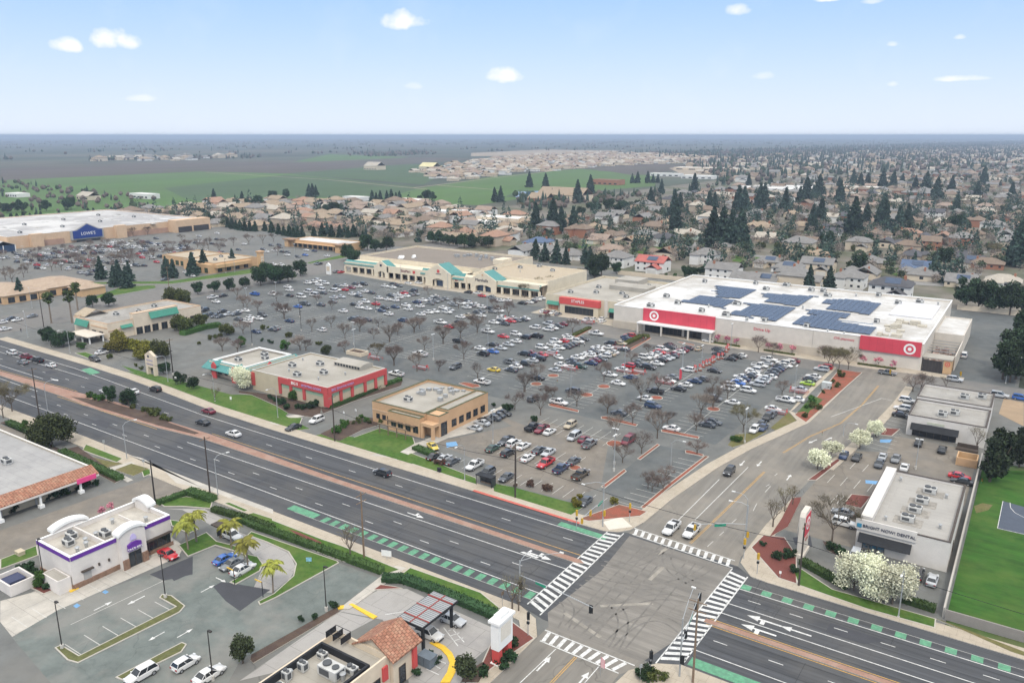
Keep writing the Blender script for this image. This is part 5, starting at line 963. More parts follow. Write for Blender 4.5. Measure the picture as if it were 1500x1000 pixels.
def body_mb(t, mats_i=0, mb=None):
    S = SPEC[t]; mb = mb or MB(); rows = []
    for x, zb, zt, hw in S['st']:
        i = len(mb.v); sec = [(hw * .86, zb), (hw, zb + .14), (hw * 1.0, (zb + zt) / 2 + .05), (hw * .965, zt - .09), (hw * .80, zt)]
        mb.v += [(x, a, b) for a, b in sec] + [(x, -a, b) for a, b in sec[::-1]]; rows.append(i)
    n = 10
    for a, b in zip(rows, rows[1:]):
        for k in range(n): mb.f.append((a + k, a + (k + 1) % n, b + (k + 1) % n, b + k)); mb.m.append(mats_i)
    mb.f.append(tuple(rows[0] + k for k in range(n))[::-1]); mb.m.append(mats_i); mb.f.append(tuple(rows[-1] + k for k in range(n))); mb.m.append(mats_i)
    (xa, za), (xb, zb), (xc, zc), (xd, zd) = S['gh']; w, wr = S['w'], S['wr']
    # roof panel and pillars
    mb.extrude_xz([(xc - .06, zc - .02), (xc + .1, zc + .05), ((xc + xd) / 2, zc + .075), (xd - .1, zd + .05), (xd + .06, zd - .02)], -wr, wr, mats_i)
    for s in (-1, 1):
        for (p, q) in (((xa, za), (xc, zc)), ((xb, zb), (xd, zd)), (((xa * .45 + xb * .55), za), ((xc * .5 + xd * .5), zc))):
            mb.tube((p[0], s * (w + .005), p[1] - .03), (q[0], s * (wr + .005), q[1]), .05, .045, 4, mats_i, cap=False)
        if t == 's': mb.tube((xa * .75 + xb * .25, s * w, za), (xc * .95 + xd * .05, s * wr, zc), .05, .04, 4, mats_i, cap=False)
        mb.box(xb - .28, xb - .1, s * (w + .06) - .1, s * (w + .06) + .1, zb + .02, zb + .2, mats_i)       # mirrors
    if t == 'p':      # open load bed: rails round a dark floor
        for y0, y1 in ((-.97, -.85), (.85, .97)): mb.box(-2.84, -1.12, y0, y1, 1.0, 1.32, mats_i)
        mb.box(-2.88, -2.78, -.85, .85, 1.0, 1.32, mats_i); mb.box(-1.2, -1.1, -.85, .85, 1.0, 1.4, mats_i)
    return mb
def glass_mb(t, mi=0, mb=None):
    (xa, za), (xb, zb), (xc, zc), (xd, zd) = SPEC[t]['gh']; w, wr = SPEC[t]['w'], SPEC[t]['wr']; mb = mb or MB(); i = len(mb.v)
    mb.v += [(xa, -w, za - .06), (xb, -w, zb - .06), (xb, w, zb - .06), (xa, w, za - .06), (xc, -wr, zc), (xd, -wr, zd), (xd, wr, zd), (xc, wr, zc)]
    for f in ((0, 1, 5, 4), (1, 2, 6, 5), (2, 3, 7, 6), (3, 0, 4, 7), (4, 5, 6, 7)): mb.f.append(tuple(i + k for k in f)); mb.m.append(mi)
    return mb
def wheel_mb(t, mt=0, mr=1, mb=None, at=(0, 0), s=1):
    r = SPEC[t]['r']; mb = mb or MB(); x, y = at
    mb.tube((x, y - .11, r), (x, y + .11, r), r, n=12, m=mt); mb.tube((x, y + s * .111, r), (x, y + s * .125, r), r * .62, n=10, m=mr); return mb
_cm = {}
def cmesh(key, fn):
    if key not in _cm: _cm[key] = fn()
    return _cm[key]
def smoothed(mb, name, mats):
    me = mb.mesh(name, mats); bm = bmesh.new(); bm.from_mesh(me); bmesh.ops.recalc_face_normals(bm, faces=bm.faces); bm.to_mesh(me); bm.free()
    me.polygons.foreach_set("use_smooth", [True] * len(me.polygons))
    try: me.set_sharp_from_angle(angle=R(38))
    except Exception: pass
    return me
def whole_mb(t):
    """one mesh: 0 paint, 1 glass, 2 tyre, 3 rim, 4 lamp, 5 tail lamp"""
    mb = body_mb(t); glass_mb(t, 1, mb); S = SPEC[t]
    for sx in (-1, 1):
        for s in (-1, 1): wheel_mb(t, 2, 3, mb, (sx * S['ax'], s * (S['st'][2][3] - .1)), s)
    if t == 'p': mb.box(-2.77, -1.21, -.84, .84, 1.1, 1.14, 2)
    for s in (-1, 1):
        x = S['st'][-1][0]; z = S['st'][-2][2]; mb.box(x - .2, x - .02, s * .66 - .18, s * .66 + .18, z - .2, z - .02, 4)
        x = S['st'][0][0]; z = S['st'][1][2]; mb.box(x - .02, x + .1, s * .66 - .14, s * .66 + .14, z - .3, z - .08, 5)
    return mb
WHOLE_M = lambda c: [paint(c), CGLASS, TYRE, RIM, HEADL, TAILL]
def car(o, c, t, level):
    """parts of one car under its Empty"""
    S = SPEC[t]
    link('body', cmesh(('b', c, t), lambda: smoothed(body_mb(t), 'car_body', [paint(c)])), o)
    link('window', cmesh(('g', t), lambda: smoothed(glass_mb(t), 'car_window', [CGLASS])), o)
    for sx in (-1, 1):
        for s in (-1, 1):
            wme = cmesh(('w', t, s), lambda: smoothed(wheel_mb(t, s=s), 'car_wheel', [TYRE, RIM])); link('wheel', wme, o, (sx * S['ax'], s * (S['st'][2][3] - .1), 0))
    if t == 'p': link('load_bed', cmesh(('bed',), lambda: MB().box(-2.77, -1.21, -.84, .84, 1.1, 1.14).mesh('load_bed', [CPLAST])), o)
    if level > 1:
        x = S['st'][-1][0]; z = S['st'][-2][2]; X = S['st'][0][0]; Z = S['st'][1][2]
        for s in (-1, 1):
            link('headlight', cmesh(('h', t, s), lambda: MB().box(x - .22, x - .01, s * .62 - .2, s * .62 + .2, z - .22, z - .03).mesh('headlight', [HEADL])), o)
            link('tail_light', cmesh(('tl', t, s), lambda: MB().box(X - .02, X + .1, s * .64 - .16, s * .64 + .16, Z - .34, Z - .1).mesh('tail_light', [TAILL])), o)
        link('bumper', cmesh(('bp', t), lambda: MB().box(x - .2, x + .04, -.55, .55, .38, .58).mesh('bumper', [CPLAST])), o)
        link('number_plate', cmesh(('np', t), lambda: MB().box(X - .05, X + .01, -.26, .26, .6, .74).mesh('number_plate', [SIGNW])), o)
# x, y, colour, kind, how it stands
CARS = [(-91.6, 58.4, 0, 0, 1), (-71.3, 83.6, 0, 1, 0), (-96.7, 58.1, 0, 2, 1), (-99.8, 53.0, 0, 1, 1), (-70.7, 88.6, 1, 0, 0), (-111.4, 79.9, 0, 0, 1), (-114.6, 79.9, 2, 0, 1), (-117.2, 80.4, 6, 0, 1), (-7.9, 144.7, 1, 0, 1), (-10.3, 145.5, 3, 0, 1), (-18.2, 145.3, 3, 0, 1), (-49.6, 138.0, 0, 3, 1), (-20.8, 145.5, 1, 1, 1), (-53.4, 137.0, 0, 3, 1), (-127.3, 75.6, 7, 0, 0), (-123.4, 86.7, 0, 1, 0), (-73.4, 138.2, 4, 0, 1), (-25.4, 158.4, 0, 1, 0), (-26.6, 163.3, 2, 0, 0), (-94.3, 139.0, 4, 0, 1), (-80.8, 149.6, 13, 3, 1), (-99.4, 138.8, 4, 1, 1), (-119.4, 125.1, 3, 1, 3), (-86.3, 150.1, 5, 3, 1), (-104.3, 140.4, 0, 3, 1), (-90.9, 150.7, 7, 3, 1), (-110.1, 139.5, 4, 0, 1), (-86.1, 155.7, 4, 0, 1), (-53.1, 170.4, 3, 1, 1), (-96.3, 151.2, 0, 0, 1), (-113.0, 140.0, 1, 0, 1), (-115.7, 139.4, 3, 0, 1), (-101.9, 151.0, 3, 1, 1), (-93.9, 156.9, 1, 0, 1), (-96.5, 156.9, 4, 0, 1), (-106.8, 151.5, 10, 0, 1), (-101.3, 157.0, 0, 0, 1), (-120.0, 144.2, 11, 0, 2), (-104.2, 157.0, 0, 1, 1), (-88.1, 167.4, 2, 3, 1), (-106.7, 157.2, 4, 3, 1), (-90.9, 169.5, 8, 0, 1), (-80.9, 174.7, 8, 4, 1), (-93.8, 169.6, 1, 4, 1), (-7.7, 194.2, 3, 0, 0), (-25.0, 194.6, 4, 0, 1), (-19.7, 195.9, 0, 0, 1), (-8.4, 196.9, 7, 0, 0), (-101.0, 169.3, 0, 0, 1), (-30.2, 195.8, 3, 0, 1), (-33.1, 195.4, 5, 0, 1), (-103.5, 169.3, 8, 3, 1), (-106.2, 169.4, 3, 3, 1), (-119.1, 160.6, 1, 0, 0), (-22.2, 200.1, 2, 0, 1), (-25.1, 200.0, 1, 0, 1), (-98.8, 176.3, 9, 1, 1), (-119.7, 164.8, 1, 0, 0), (-75.3, 189.4, 0, 0, 0), (-120.3, 167.2, 3, 0, 0), (-119.3, 169.7, 4, 0, 0), (-56.6, 200.5, 0, 1, 0), (-159.5, 134.0, 3, 0, 1), (-168.9, 122.1, 0, 0, 3), (-68.4, 197.4, 4, 0, 0), (-119.5, 172.1, 4, 0, 0), (-55.2, 203.3, 5, 0, 0), (-119.1, 174.5, 3, 0, 0), (-67.7, 200.2, 4, 0, 0), (-158.6, 141.4, 0, 1, 1), (-13.6, 212.8, 3, 0, 1), (-56.4, 205.7, 4, 0, 0), (-92.3, 192.5, 4, 0, 0), (-19.1, 214.4, 3, 0, 1), (-56.5, 211.9, 3, 1, 0), (-183.0, 123.0, 3, 0, 3), (-110.9, 191.0, 0, 3, 0), (-86.8, 203.3, 5, 1, 0), (-56.1, 215.0, 4, 0, 0), (-118.8, 189.5, 4, 1, 1), (-57.3, 220.1, 0, 0, 0), (-91.7, 208.5, 0, 0, 0), (-189.6, 129.6, 8, 0, 3), (-68.9, 219.3, 0, 0, 0), (-74.9, 219.5, 2, 3, 0), (-113.0, 202.8, 4, 1, 0), (-91.9, 216.1, 3, 3, 0), (-26.1, 234.7, 3, 0, 0), (-56.5, 229.9, 0, 3, 0), (-54.0, 232.4, 0, 0, 0), (-86.9, 222.6, 3, 0, 0), (-141.2, 194.6, 0, 3, 0), (-104.9, 217.6, 0, 0, 0), (-26.7, 241.0, 0, 1, 0), (-68.5, 232.9, 0, 1, 0), (-74.4, 231.6, 0, 1, 0), (-86.7, 227.7, 0, 0, 0), (-128.7, 208.1, 3, 0, 0), (-74.3, 234.7, 0, 1, 0), (-92.8, 228.8, 0, 0, 0), (-85.7, 233.0, 5, 0, 0), (-104.4, 225.3, 5, 0, 0), (-55.9, 242.9, 1, 0, 0), (-73.7, 238.6, 6, 0, 0), (-68.1, 240.6, 1, 1, 0), (-111.3, 224.5, 0, 0, 0), (-26.6, 249.3, 0, 1, 0), (-84.6, 236.3, 4, 0, 0), (-93.0, 233.4, 2, 0, 0), (-169.7, 186.3, 0, 3, 0), (-74.1, 241.0, 0, 0, 0), (-141.0, 210.9, 4, 0, 0), (-146.0, 208.0, 11, 0, 0), (-128.8, 219.1, 1, 0, 0), (-67.9, 245.0, 1, 0, 0), (-73.6, 243.4, 5, 0, 0), (-55.3, 250.4, 12, 0, 0), (-75.2, 245.8, 0, 0, 0), (-68.1, 248.0, 1, 0, 0), (-110.9, 232.1, 0, 0, 0), (-220.3, 133.0, 3, 1, 3), (-158.4, 203.3, 4, 1, 1), (-141.9, 215.2, 0, 0, 0), (-223.8, 128.0, 0, 0, 3), (-123.7, 227.2, 10, 1, 0), (-73.1, 248.3, 4, 0, 0), (-67.2, 250.9, 0, 0, 0), (-130.1, 225.2, 0, 0, 0), (-92.3, 243.5, 0, 1, 0), (-104.1, 238.9, 3, 1, 0), (-140.5, 219.8, 3, 1, 0), (-72.2, 250.7, 0, 0, 0), (-84.5, 247.5, 3, 0, 0), (-55.8, 255.5, 4, 0, 0), (-110.7, 237.0, 7, 1, 0), (-231.2, 123.6, 0, 0, 3), (-146.0, 218.3, 2, 3, 0), (-127.8, 229.7, 4, 0, 0), (-109.1, 239.5, 4, 0, 0), (-122.9, 233.0, 5, 0, 0), (-73.6, 253.1, 0, 0, 0), (-67.7, 254.9, 4, 0, 0), (-55.6, 258.9, 0, 0, 0), (-141.3, 224.7, 1, 0, 0), (-130.0, 232.1, 4, 0, 0), (-73.8, 255.6, 0, 1, 0), (-103.8, 245.1, 0, 0, 0), (-109.5, 243.2, 2, 0, 0), (-123.3, 236.8, 8, 0, 0), (-68.0, 258.7, 4, 0, 0), (-140.3, 227.9, 3, 1, 0), (-122.4, 239.2, 4, 0, 0), (-67.6, 261.2, 5, 0, 0), (-130.1, 236.4, 0, 0, 0), (-4.4, 269.9, 1, 1, 3), (-135.9, 233.3, 0, 0, 2), (1.0, 270.5, 6, 1, 3), (-104.5, 249.8, 3, 0, 0), (-143.3, 230.4, 5, 0, 0), (-73.8, 261.6, 0, 3, 0), (-130.3, 238.8, 0, 0, 0), (-104.0, 252.2, 1, 0, 0), (-67.8, 264.3, 4, 0, 0), (-110.4, 249.6, 0, 1, 0), (-127.6, 241.3, 0, 0, 0), (-142.5, 232.8, 7, 0, 0), (-123.2, 244.1, 0, 1, 0), (-148.3, 230.1, 3, 1, 0), (-160.4, 221.9, 3, 1, 0), (-55.4, 268.9, 1, 1, 0), (-109.5, 252.0, 0, 0, 0), (-103.7, 254.6, 1, 0, 0), (-66.7, 266.8, 0, 0, 0), (-178.9, 209.3, 0, 3, 0), (-122.7, 246.6, 9, 0, 0), (-147.5, 232.8, 8, 0, 0), (-129.3, 243.7, 0, 0, 0), (-72.8, 266.1, 1, 0, 0), (-103.1, 257.0, 4, 0, 0), (-109.6, 254.4, 0, 0, 0), (-159.5, 226.9, 6, 0, 0), (-54.9, 272.1, 7, 1, 0), (-68.0, 269.2, 0, 1, 0), (-85.0, 264.7, 3, 0, 0), (-141.7, 239.4, 1, 0, 0), (-122.9, 249.7, 0, 0, 0), (-129.1, 246.8, 4, 0, 0), (-36.4, 276.5, 2, 3, 3), (-109.5, 256.9, 1, 0, 0), (-104.1, 259.5, 8, 0, 0), (-67.0, 271.7, 0, 1, 0), (-17.3, 280.4, 1, 1, 3), (-73.5, 271.3, 0, 3, 0), (-128.8, 249.9, 0, 0, 0), (-109.1, 259.3, 7, 0, 0), (-84.3, 268.6, 3, 0, 0), (-165.8, 227.7, 0, 0, 0), (-159.6, 232.3, 1, 0, 0), (-66.1, 274.2, 8, 0, 0), (-147.6, 241.1, 0, 1, 0), (-121.4, 255.5, 4, 0, 0), (-142.2, 244.5, 0, 0, 0), (-103.3, 263.4, 0, 0, 0), (-83.4, 271.0, 0, 0, 0), (-130.7, 252.3, 0, 0, 0), (-90.8, 269.3, 4, 0, 0), (-140.8, 247.0, 4, 0, 0), (-127.6, 254.8, 0, 0, 0), (-109.9, 263.3, 0, 1, 0), (-103.2, 266.2, 8, 0, 0), (-140.9, 249.6, 4, 0, 0), (-165.1, 234.5, 3, 0, 0), (-160.4, 238.1, 1, 0, 0), (-146.7, 247.0, 0, 0, 0), (-140.8, 252.0, 4, 0, 0), (-102.9, 269.8, 4, 0, 0), (-99.0, 271.5, 9, 0, 1), (-108.5, 267.9, 4, 0, 0), (-92.9, 274.6, 4, 0, 0), (-129.5, 260.5, 3, 1, 0), (-147.8, 251.5, 0, 1, 0), (-109.7, 270.3, 3, 0, 0), (-126.4, 263.0, 9, 0, 0), (-160.7, 243.8, 0, 0, 0), (-178.3, 231.5, 3, 3, 0), (-140.9, 256.4, 0, 1, 0), (-146.0, 253.9, 7, 0, 0), (-141.1, 260.5, 3, 0, 0), (-146.1, 258.6, 0, 0, 0), (-161.0, 250.6, 3, 1, 0), (-126.6, 269.8, 5, 0, 0), (-168.7, 247.1, 7, 0, 0), (-158.5, 254.3, 3, 3, 0), (-148.1, 261.0, 0, 0, 0), (-128.4, 272.2, 5, 0, 0), (-100.5, 284.9, 0, 0, 0), (-273.8, 129.0, 0, 0, 3), (-166.8, 253.0, 0, 1, 0), (-268.5, 141.2, 3, 1, 0), (-128.6, 275.1, 7, 1, 0), (-140.9, 270.9, 0, 3, 0), (-178.3, 250.2, 0, 3, 0), (-160.3, 266.4, 0, 1, 0), (-283.8, 129.5, 3, 3, 3), (-285.6, 125.6, 2, 0, 3), (-275.5, 147.6, 0, 0, 1), (-159.7, 269.3, 0, 1, 0), (-166.5, 266.5, 0, 1, 0), (-17.6, 314.7, 0, 4, 1), (-277.9, 150.1, 3, 0, 1), (-196.4, 248.3, 7, 0, 0), (-160.0, 274.0, 4, 0, 0), (-277.1, 155.1, 5, 0, 1), (-291.6, 129.4, 8, 3, 3), (-235.2, 215.5, 0, 2, 0), (-280.4, 152.9, 3, 0, 1), (-160.0, 277.6, 8, 0, 0), (-180.4, 265.0, 4, 0, 0), (-165.7, 275.4, 1, 1, 0), (-185.4, 264.6, 0, 0, 0), (-254.9, 199.2, 5, 0, 0), (-203.9, 252.1, 0, 3, 0), (-197.9, 257.1, 3, 0, 0), (-252.1, 204.9, 4, 0, 0), (-181.0, 270.7, 7, 0, 0), (-185.4, 268.3, 4, 0, 0), (-179.8, 273.1, 4, 0, 0), (-253.1, 207.4, 2, 0, 0), (-148.9, 291.8, 0, 0, 1), (-159.8, 286.2, 0, 0, 0), (-178.2, 275.6, 4, 0, 0), (-301.6, 129.5, 0, 1, 3), (-156.2, 290.9, 1, 0, 1), (-219.8, 246.4, 5, 1, 0), (-186.7, 272.3, 0, 0, 0), (-178.6, 278.0, 0, 0, 0), (-153.8, 292.9, 0, 0, 1), (-183.2, 275.6, 0, 0, 0), (-197.6, 266.5, 3, 0, 0), (-151.3, 295.3, 0, 0, 1), (-188.2, 274.7, 0, 0, 0), (-233.1, 238.9, 4, 0, 0), (-7.4, 334.1, 0, 0, 1), (-203.6, 265.4, 0, 0, 0), (-238.9, 236.4, 4, 1, 0), (-197.5, 272.3, 0, 0, 0), (-238.1, 238.9, 4, 0, 0), (-203.0, 269.6, 9, 0, 0), (-258.6, 219.3, 5, 0, 0), (-171.4, 293.3, 2, 0, 1), (-220.9, 259.7, 0, 0, 0), (-174.9, 294.6, 0, 0, 1), (-202.7, 276.6, 4, 0, 0), (-272.4, 209.2, 0, 0, 0), (-177.4, 294.3, 8, 0, 1), (-233.1, 252.5, 0, 0, 0), (-214.1, 269.5, 0, 1, 0), (-198.4, 281.7, 2, 0, 0), (-220.7, 264.8, 0, 0, 0), (-202.7, 279.0, 4, 0, 0), (-179.8, 294.4, 0, 0, 1), (-196.5, 284.3, 0, 1, 0), (-219.5, 267.6, 0, 0, 0), (-273.0, 215.3, 0, 0, 0), (-275.6, 211.9, 0, 0, 0), (-216.1, 274.0, 1, 0, 0), (-279.3, 209.5, 4, 0, 0), (-240.4, 255.7, 5, 0, 0), (-277.9, 214.8, 0, 0, 0), (-202.9, 286.9, 3, 0, 0), (-232.7, 265.0, 0, 0, 0), (-253.9, 245.7, 0, 0, 0), (-221.2, 275.8, 0, 0, 0), (-276.8, 220.2, 4, 1, 0), (-213.0, 282.4, 0, 0, 0), (-207.9, 286.9, 0, 0, 0), (-248.4, 255.5, 0, 0, 0), (-243.3, 261.1, 3, 0, 0), (-290.0, 208.4, 4, 0, 1), (-213.6, 286.3, 2, 0, 0), (-240.5, 265.1, 5, 0, 0), (-232.3, 272.7, 0, 0, 0), (-292.4, 207.8, 4, 0, 1), (-295.5, 204.1, 3, 1, 1), (-220.9, 283.4, 2, 0, 0), (-213.5, 289.3, 0, 0, 0), (-253.4, 255.5, 0, 0, 0), (-288.5, 215.6, 4, 0, 1), (-291.0, 213.4, 1, 0, 1), (-238.8, 270.6, 0, 0, 0), (-277.4, 232.1, 0, 0, 0), (-197.3, 304.5, 3, 0, 0), (-220.7, 288.3, 0, 0, 0), (-224.1, 285.8, 1, 0, 0), (-297.1, 209.1, 4, 0, 1), (-218.5, 290.7, 0, 0, 0), (-290.9, 218.4, 0, 0, 1), (-232.7, 280.2, 2, 0, 0), (-195.7, 307.9, 0, 0, 0), (-290.6, 222.3, 0, 0, 0), (-252.7, 265.2, 7, 0, 0), (-259.9, 258.7, 3, 0, 0), (-220.8, 293.1, 4, 0, 0), (-195.6, 310.9, 4, 0, 0), (-297.9, 215.3, 3, 0, 1), (-239.6, 279.0, 5, 0, 0), (-278.0, 241.1, 6, 0, 0), (-233.5, 285.1, 2, 0, 0), (-260.0, 261.5, 0, 0, 0), (-209.3, 303.7, 0, 0, 0), (-272.1, 249.5, 4, 0, 0), (-206.9, 306.1, 0, 0, 0), (-233.7, 288.7, 2, 0, 0), (-239.8, 283.9, 0, 0, 0), (-196.2, 315.6, 0, 0, 0), (-259.7, 266.0, 0, 1, 0), (-342.4, 146.1, 0, 0, 4), (-306.3, 212.2, 3, 1, 1), (-238.5, 286.3, 1, 0, 0), (-279.3, 246.9, 4, 3, 0), (-250.9, 276.5, 0, 0, 0), (-214.3, 306.0, 2, 0, 0), (-233.3, 292.3, 2, 0, 0), (-196.0, 319.3, 0, 0, 0), (-272.9, 257.9, 2, 0, 0), (-255.8, 276.3, 0, 0, 0), (-238.3, 291.6, 4, 0, 0), (-217.9, 308.5, 2, 0, 0), (-312.3, 213.3, 3, 1, 1), (-260.8, 275.8, 0, 0, 0), (-222.9, 308.2, 7, 0, 0), (-241.2, 294.3, 0, 0, 0), (-254.2, 283.2, 0, 0, 0), (-253.5, 287.4, 0, 0, 0), (-260.2, 284.1, 4, 0, 0), (-279.7, 265.0, 1, 0, 0), (-253.5, 290.8, 2, 0, 0), (-278.2, 268.5, 1, 0, 0), (-356.0, 150.9, 0, 0, 4), (-252.5, 293.2, 2, 0, 0), (-272.7, 274.5, 4, 0, 0), (-229.0, 312.3, 0, 0, 0), (-259.9, 288.1, 0, 0, 0), (-355.8, 156.9, 0, 0, 4), (-234.0, 311.8, 3, 0, 0), (-259.1, 292.4, 7, 0, 0), (-294.0, 257.7, 0, 4, 0), (-318.4, 227.5, 0, 0, 0), (-278.0, 276.0, 0, 0, 0), (-359.7, 156.2, 4, 0, 4), (-277.5, 278.8, 1, 0, 0), (-292.0, 263.9, 0, 4, 0), (-358.0, 164.0, 2, 0, 4), (-273.4, 284.0, 4, 0, 0), (-301.3, 256.7, 3, 0, 0), (-259.0, 299.4, 4, 1, 0), (-292.4, 270.2, 4, 0, 0), (-278.4, 284.8, 0, 0, 0), (-310.9, 254.3, 0, 0, 0), (-292.1, 276.5, 0, 4, 0), (-328.1, 232.9, 0, 3, 4), (-300.9, 268.1, 0, 4, 0), (-318.1, 249.4, 6, 3, 0), (-289.9, 282.5, 7, 0, 0), (-313.1, 256.8, 0, 0, 0), (-292.8, 280.0, 0, 0, 0), (-327.7, 238.6, 3, 0, 4), (-298.9, 274.7, 0, 4, 0), (-274.1, 300.8, 0, 0, 0), (-290.8, 288.3, 8, 0, 0), (-312.1, 266.1, 0, 0, 0), (-279.8, 301.2, 0, 0, 0), (-274.7, 306.0, 4, 0, 0), (-290.4, 292.7, 0, 0, 0), (-300.4, 287.4, 4, 0, 0), (-298.1, 290.4, 0, 0, 0), (-281.2, 308.7, 4, 0, 0), (-275.1, 314.2, 0, 0, 0), (-271.4, 318.1, 0, 0, 0), (-292.4, 299.0, 3, 1, 0), (-319.7, 271.7, 0, 0, 0), (-297.4, 297.4, 4, 0, 0), (-310.8, 284.7, 0, 0, 0), (-311.0, 289.5, 0, 1, 0), (-319.8, 285.1, 0, 1, 0), (-318.8, 288.2, 0, 3, 0), (-320.1, 292.8, 0, 1, 0), (-330.2, 319.6, 7, 0, 4), (-333.5, 319.1, 2, 0, 4), (-392.3, 249.9, 4, 0, 4), (-390.4, 265.2, 0, 0, 0), (-402.7, 270.1, 0, 0, 0), (-362.9, 333.8, 3, 0, 4), (-365.3, 334.1, 4, 0, 4), (-379.3, 318.4, 0, 0, 0), (-373.5, 327.9, 0, 0, 0), (-384.3, 317.0, 0, 0, 0), (-441.8, 235.8, 4, 0, 1), (-449.9, 237.0, 1, 0, 1), (-445.5, 271.2, 4, 0, 0), (-448.8, 268.8, 4, 1, 0), (-453.0, 266.3, 0, 0, 0), (-383.8, 359.9, 0, 0, 0), (-396.9, 346.8, 4, 0, 0), (-398.3, 354.6, 6, 0, 0), (-462.7, 267.9, 0, 4, 0), (-408.9, 348.8, 0, 0, 0), (-485.1, 232.3, 0, 0, 0), (-490.1, 231.2, 3, 0, 0), (-480.6, 265.6, 4, 0, 0), (-418.0, 357.2, 4, 0, 0), (-407.7, 371.1, 5, 0, 0), (-422.9, 356.4, 3, 0, 0), (-415.1, 371.0, 0, 0, 0), (-432.1, 351.1, 0, 0, 0), (-431.6, 357.6, 0, 0, 0), (-500.9, 252.3, 10, 1, 0), (-497.6, 258.9, 0, 3, 0), (-484.4, 294.9, 0, 3, 0), (-442.9, 357.3, 4, 0, 0), (-455.2, 346.7, 4, 0, 0), (-441.2, 370.8, 4, 0, 0), (-455.0, 374.4, 4, 0, 0), (-452.4, 378.8, 4, 0, 0), (-511.2, 296.7, 5, 0, 0), (-532.9, 257.6, 3, 0, 0), (-508.4, 311.7, 0, 1, 0), (-481.6, 354.2, 4, 0, 0), (-529.9, 281.0, 3, 0, 0), (-476.4, 368.1, 0, 0, 0), (-500.1, 338.3, 3, 0, 0), (-537.5, 279.1, 0, 0, 0), (-541.4, 271.9, 8, 0, 0), (-553.0, 252.9, 0, 0, 0), (-530.0, 298.3, 0, 0, 0), (-497.0, 356.1, 3, 0, 0), (-535.4, 296.2, 1, 0, 0), (-509.7, 339.7, 3, 0, 0), (-559.0, 252.4, 4, 0, 0), (-525.9, 318.5, 0, 0, 0), (-518.9, 330.9, 0, 0, 0), (-558.3, 260.6, 3, 0, 0), (-531.3, 317.5, 0, 0, 0), (-510.8, 352.4, 4, 0, 0), (-554.3, 279.7, 0, 0, 0), (-567.2, 254.7, 3, 0, 0), (-548.3, 297.5, 8, 0, 0), (-528.3, 332.6, 0, 0, 0), (-567.8, 261.2, 0, 0, 0), (-542.6, 311.4, 1, 0, 0), (-513.3, 359.0, 0, 0, 0), (-542.4, 313.8, 0, 0, 0), (-564.7, 275.2, 0, 0, 0), (-542.2, 318.0, 0, 0, 0), (-550.8, 302.9, 0, 0, 0), (-535.4, 333.3, 5, 0, 0), (-559.3, 293.7, 10, 0, 0), (-567.2, 280.9, 4, 0, 0), (-560.2, 298.2, 0, 0, 0), (-553.5, 310.5, 0, 0, 0), (-515.2, 373.7, 3, 0, 0), (-565.7, 292.0, 8, 0, 0), (-559.1, 317.4, 0, 0, 0), (-558.5, 331.7, 9, 0, 0), (-565.5, 321.2, 0, 0, 0), (-566.4, 323.7, 0, 0, 0), (-564.0, 328.0, 0, 0, 0), (-558.3, 352.0, 4, 0, 0), (-542.0, 378.1, 1, 0, 0), (-546.6, 397.4, 0, 0, 0)]
ROWX = [-56, -71.7, -90, -108.3, -126.6, -145, -163.3, -181.7, -200, -218.3, -236.6, -255, -273.3, -291.6, -312]
rc = random.Random(11); rows = {}; rest = MB(); rest_mats = []; rest_ix = {}
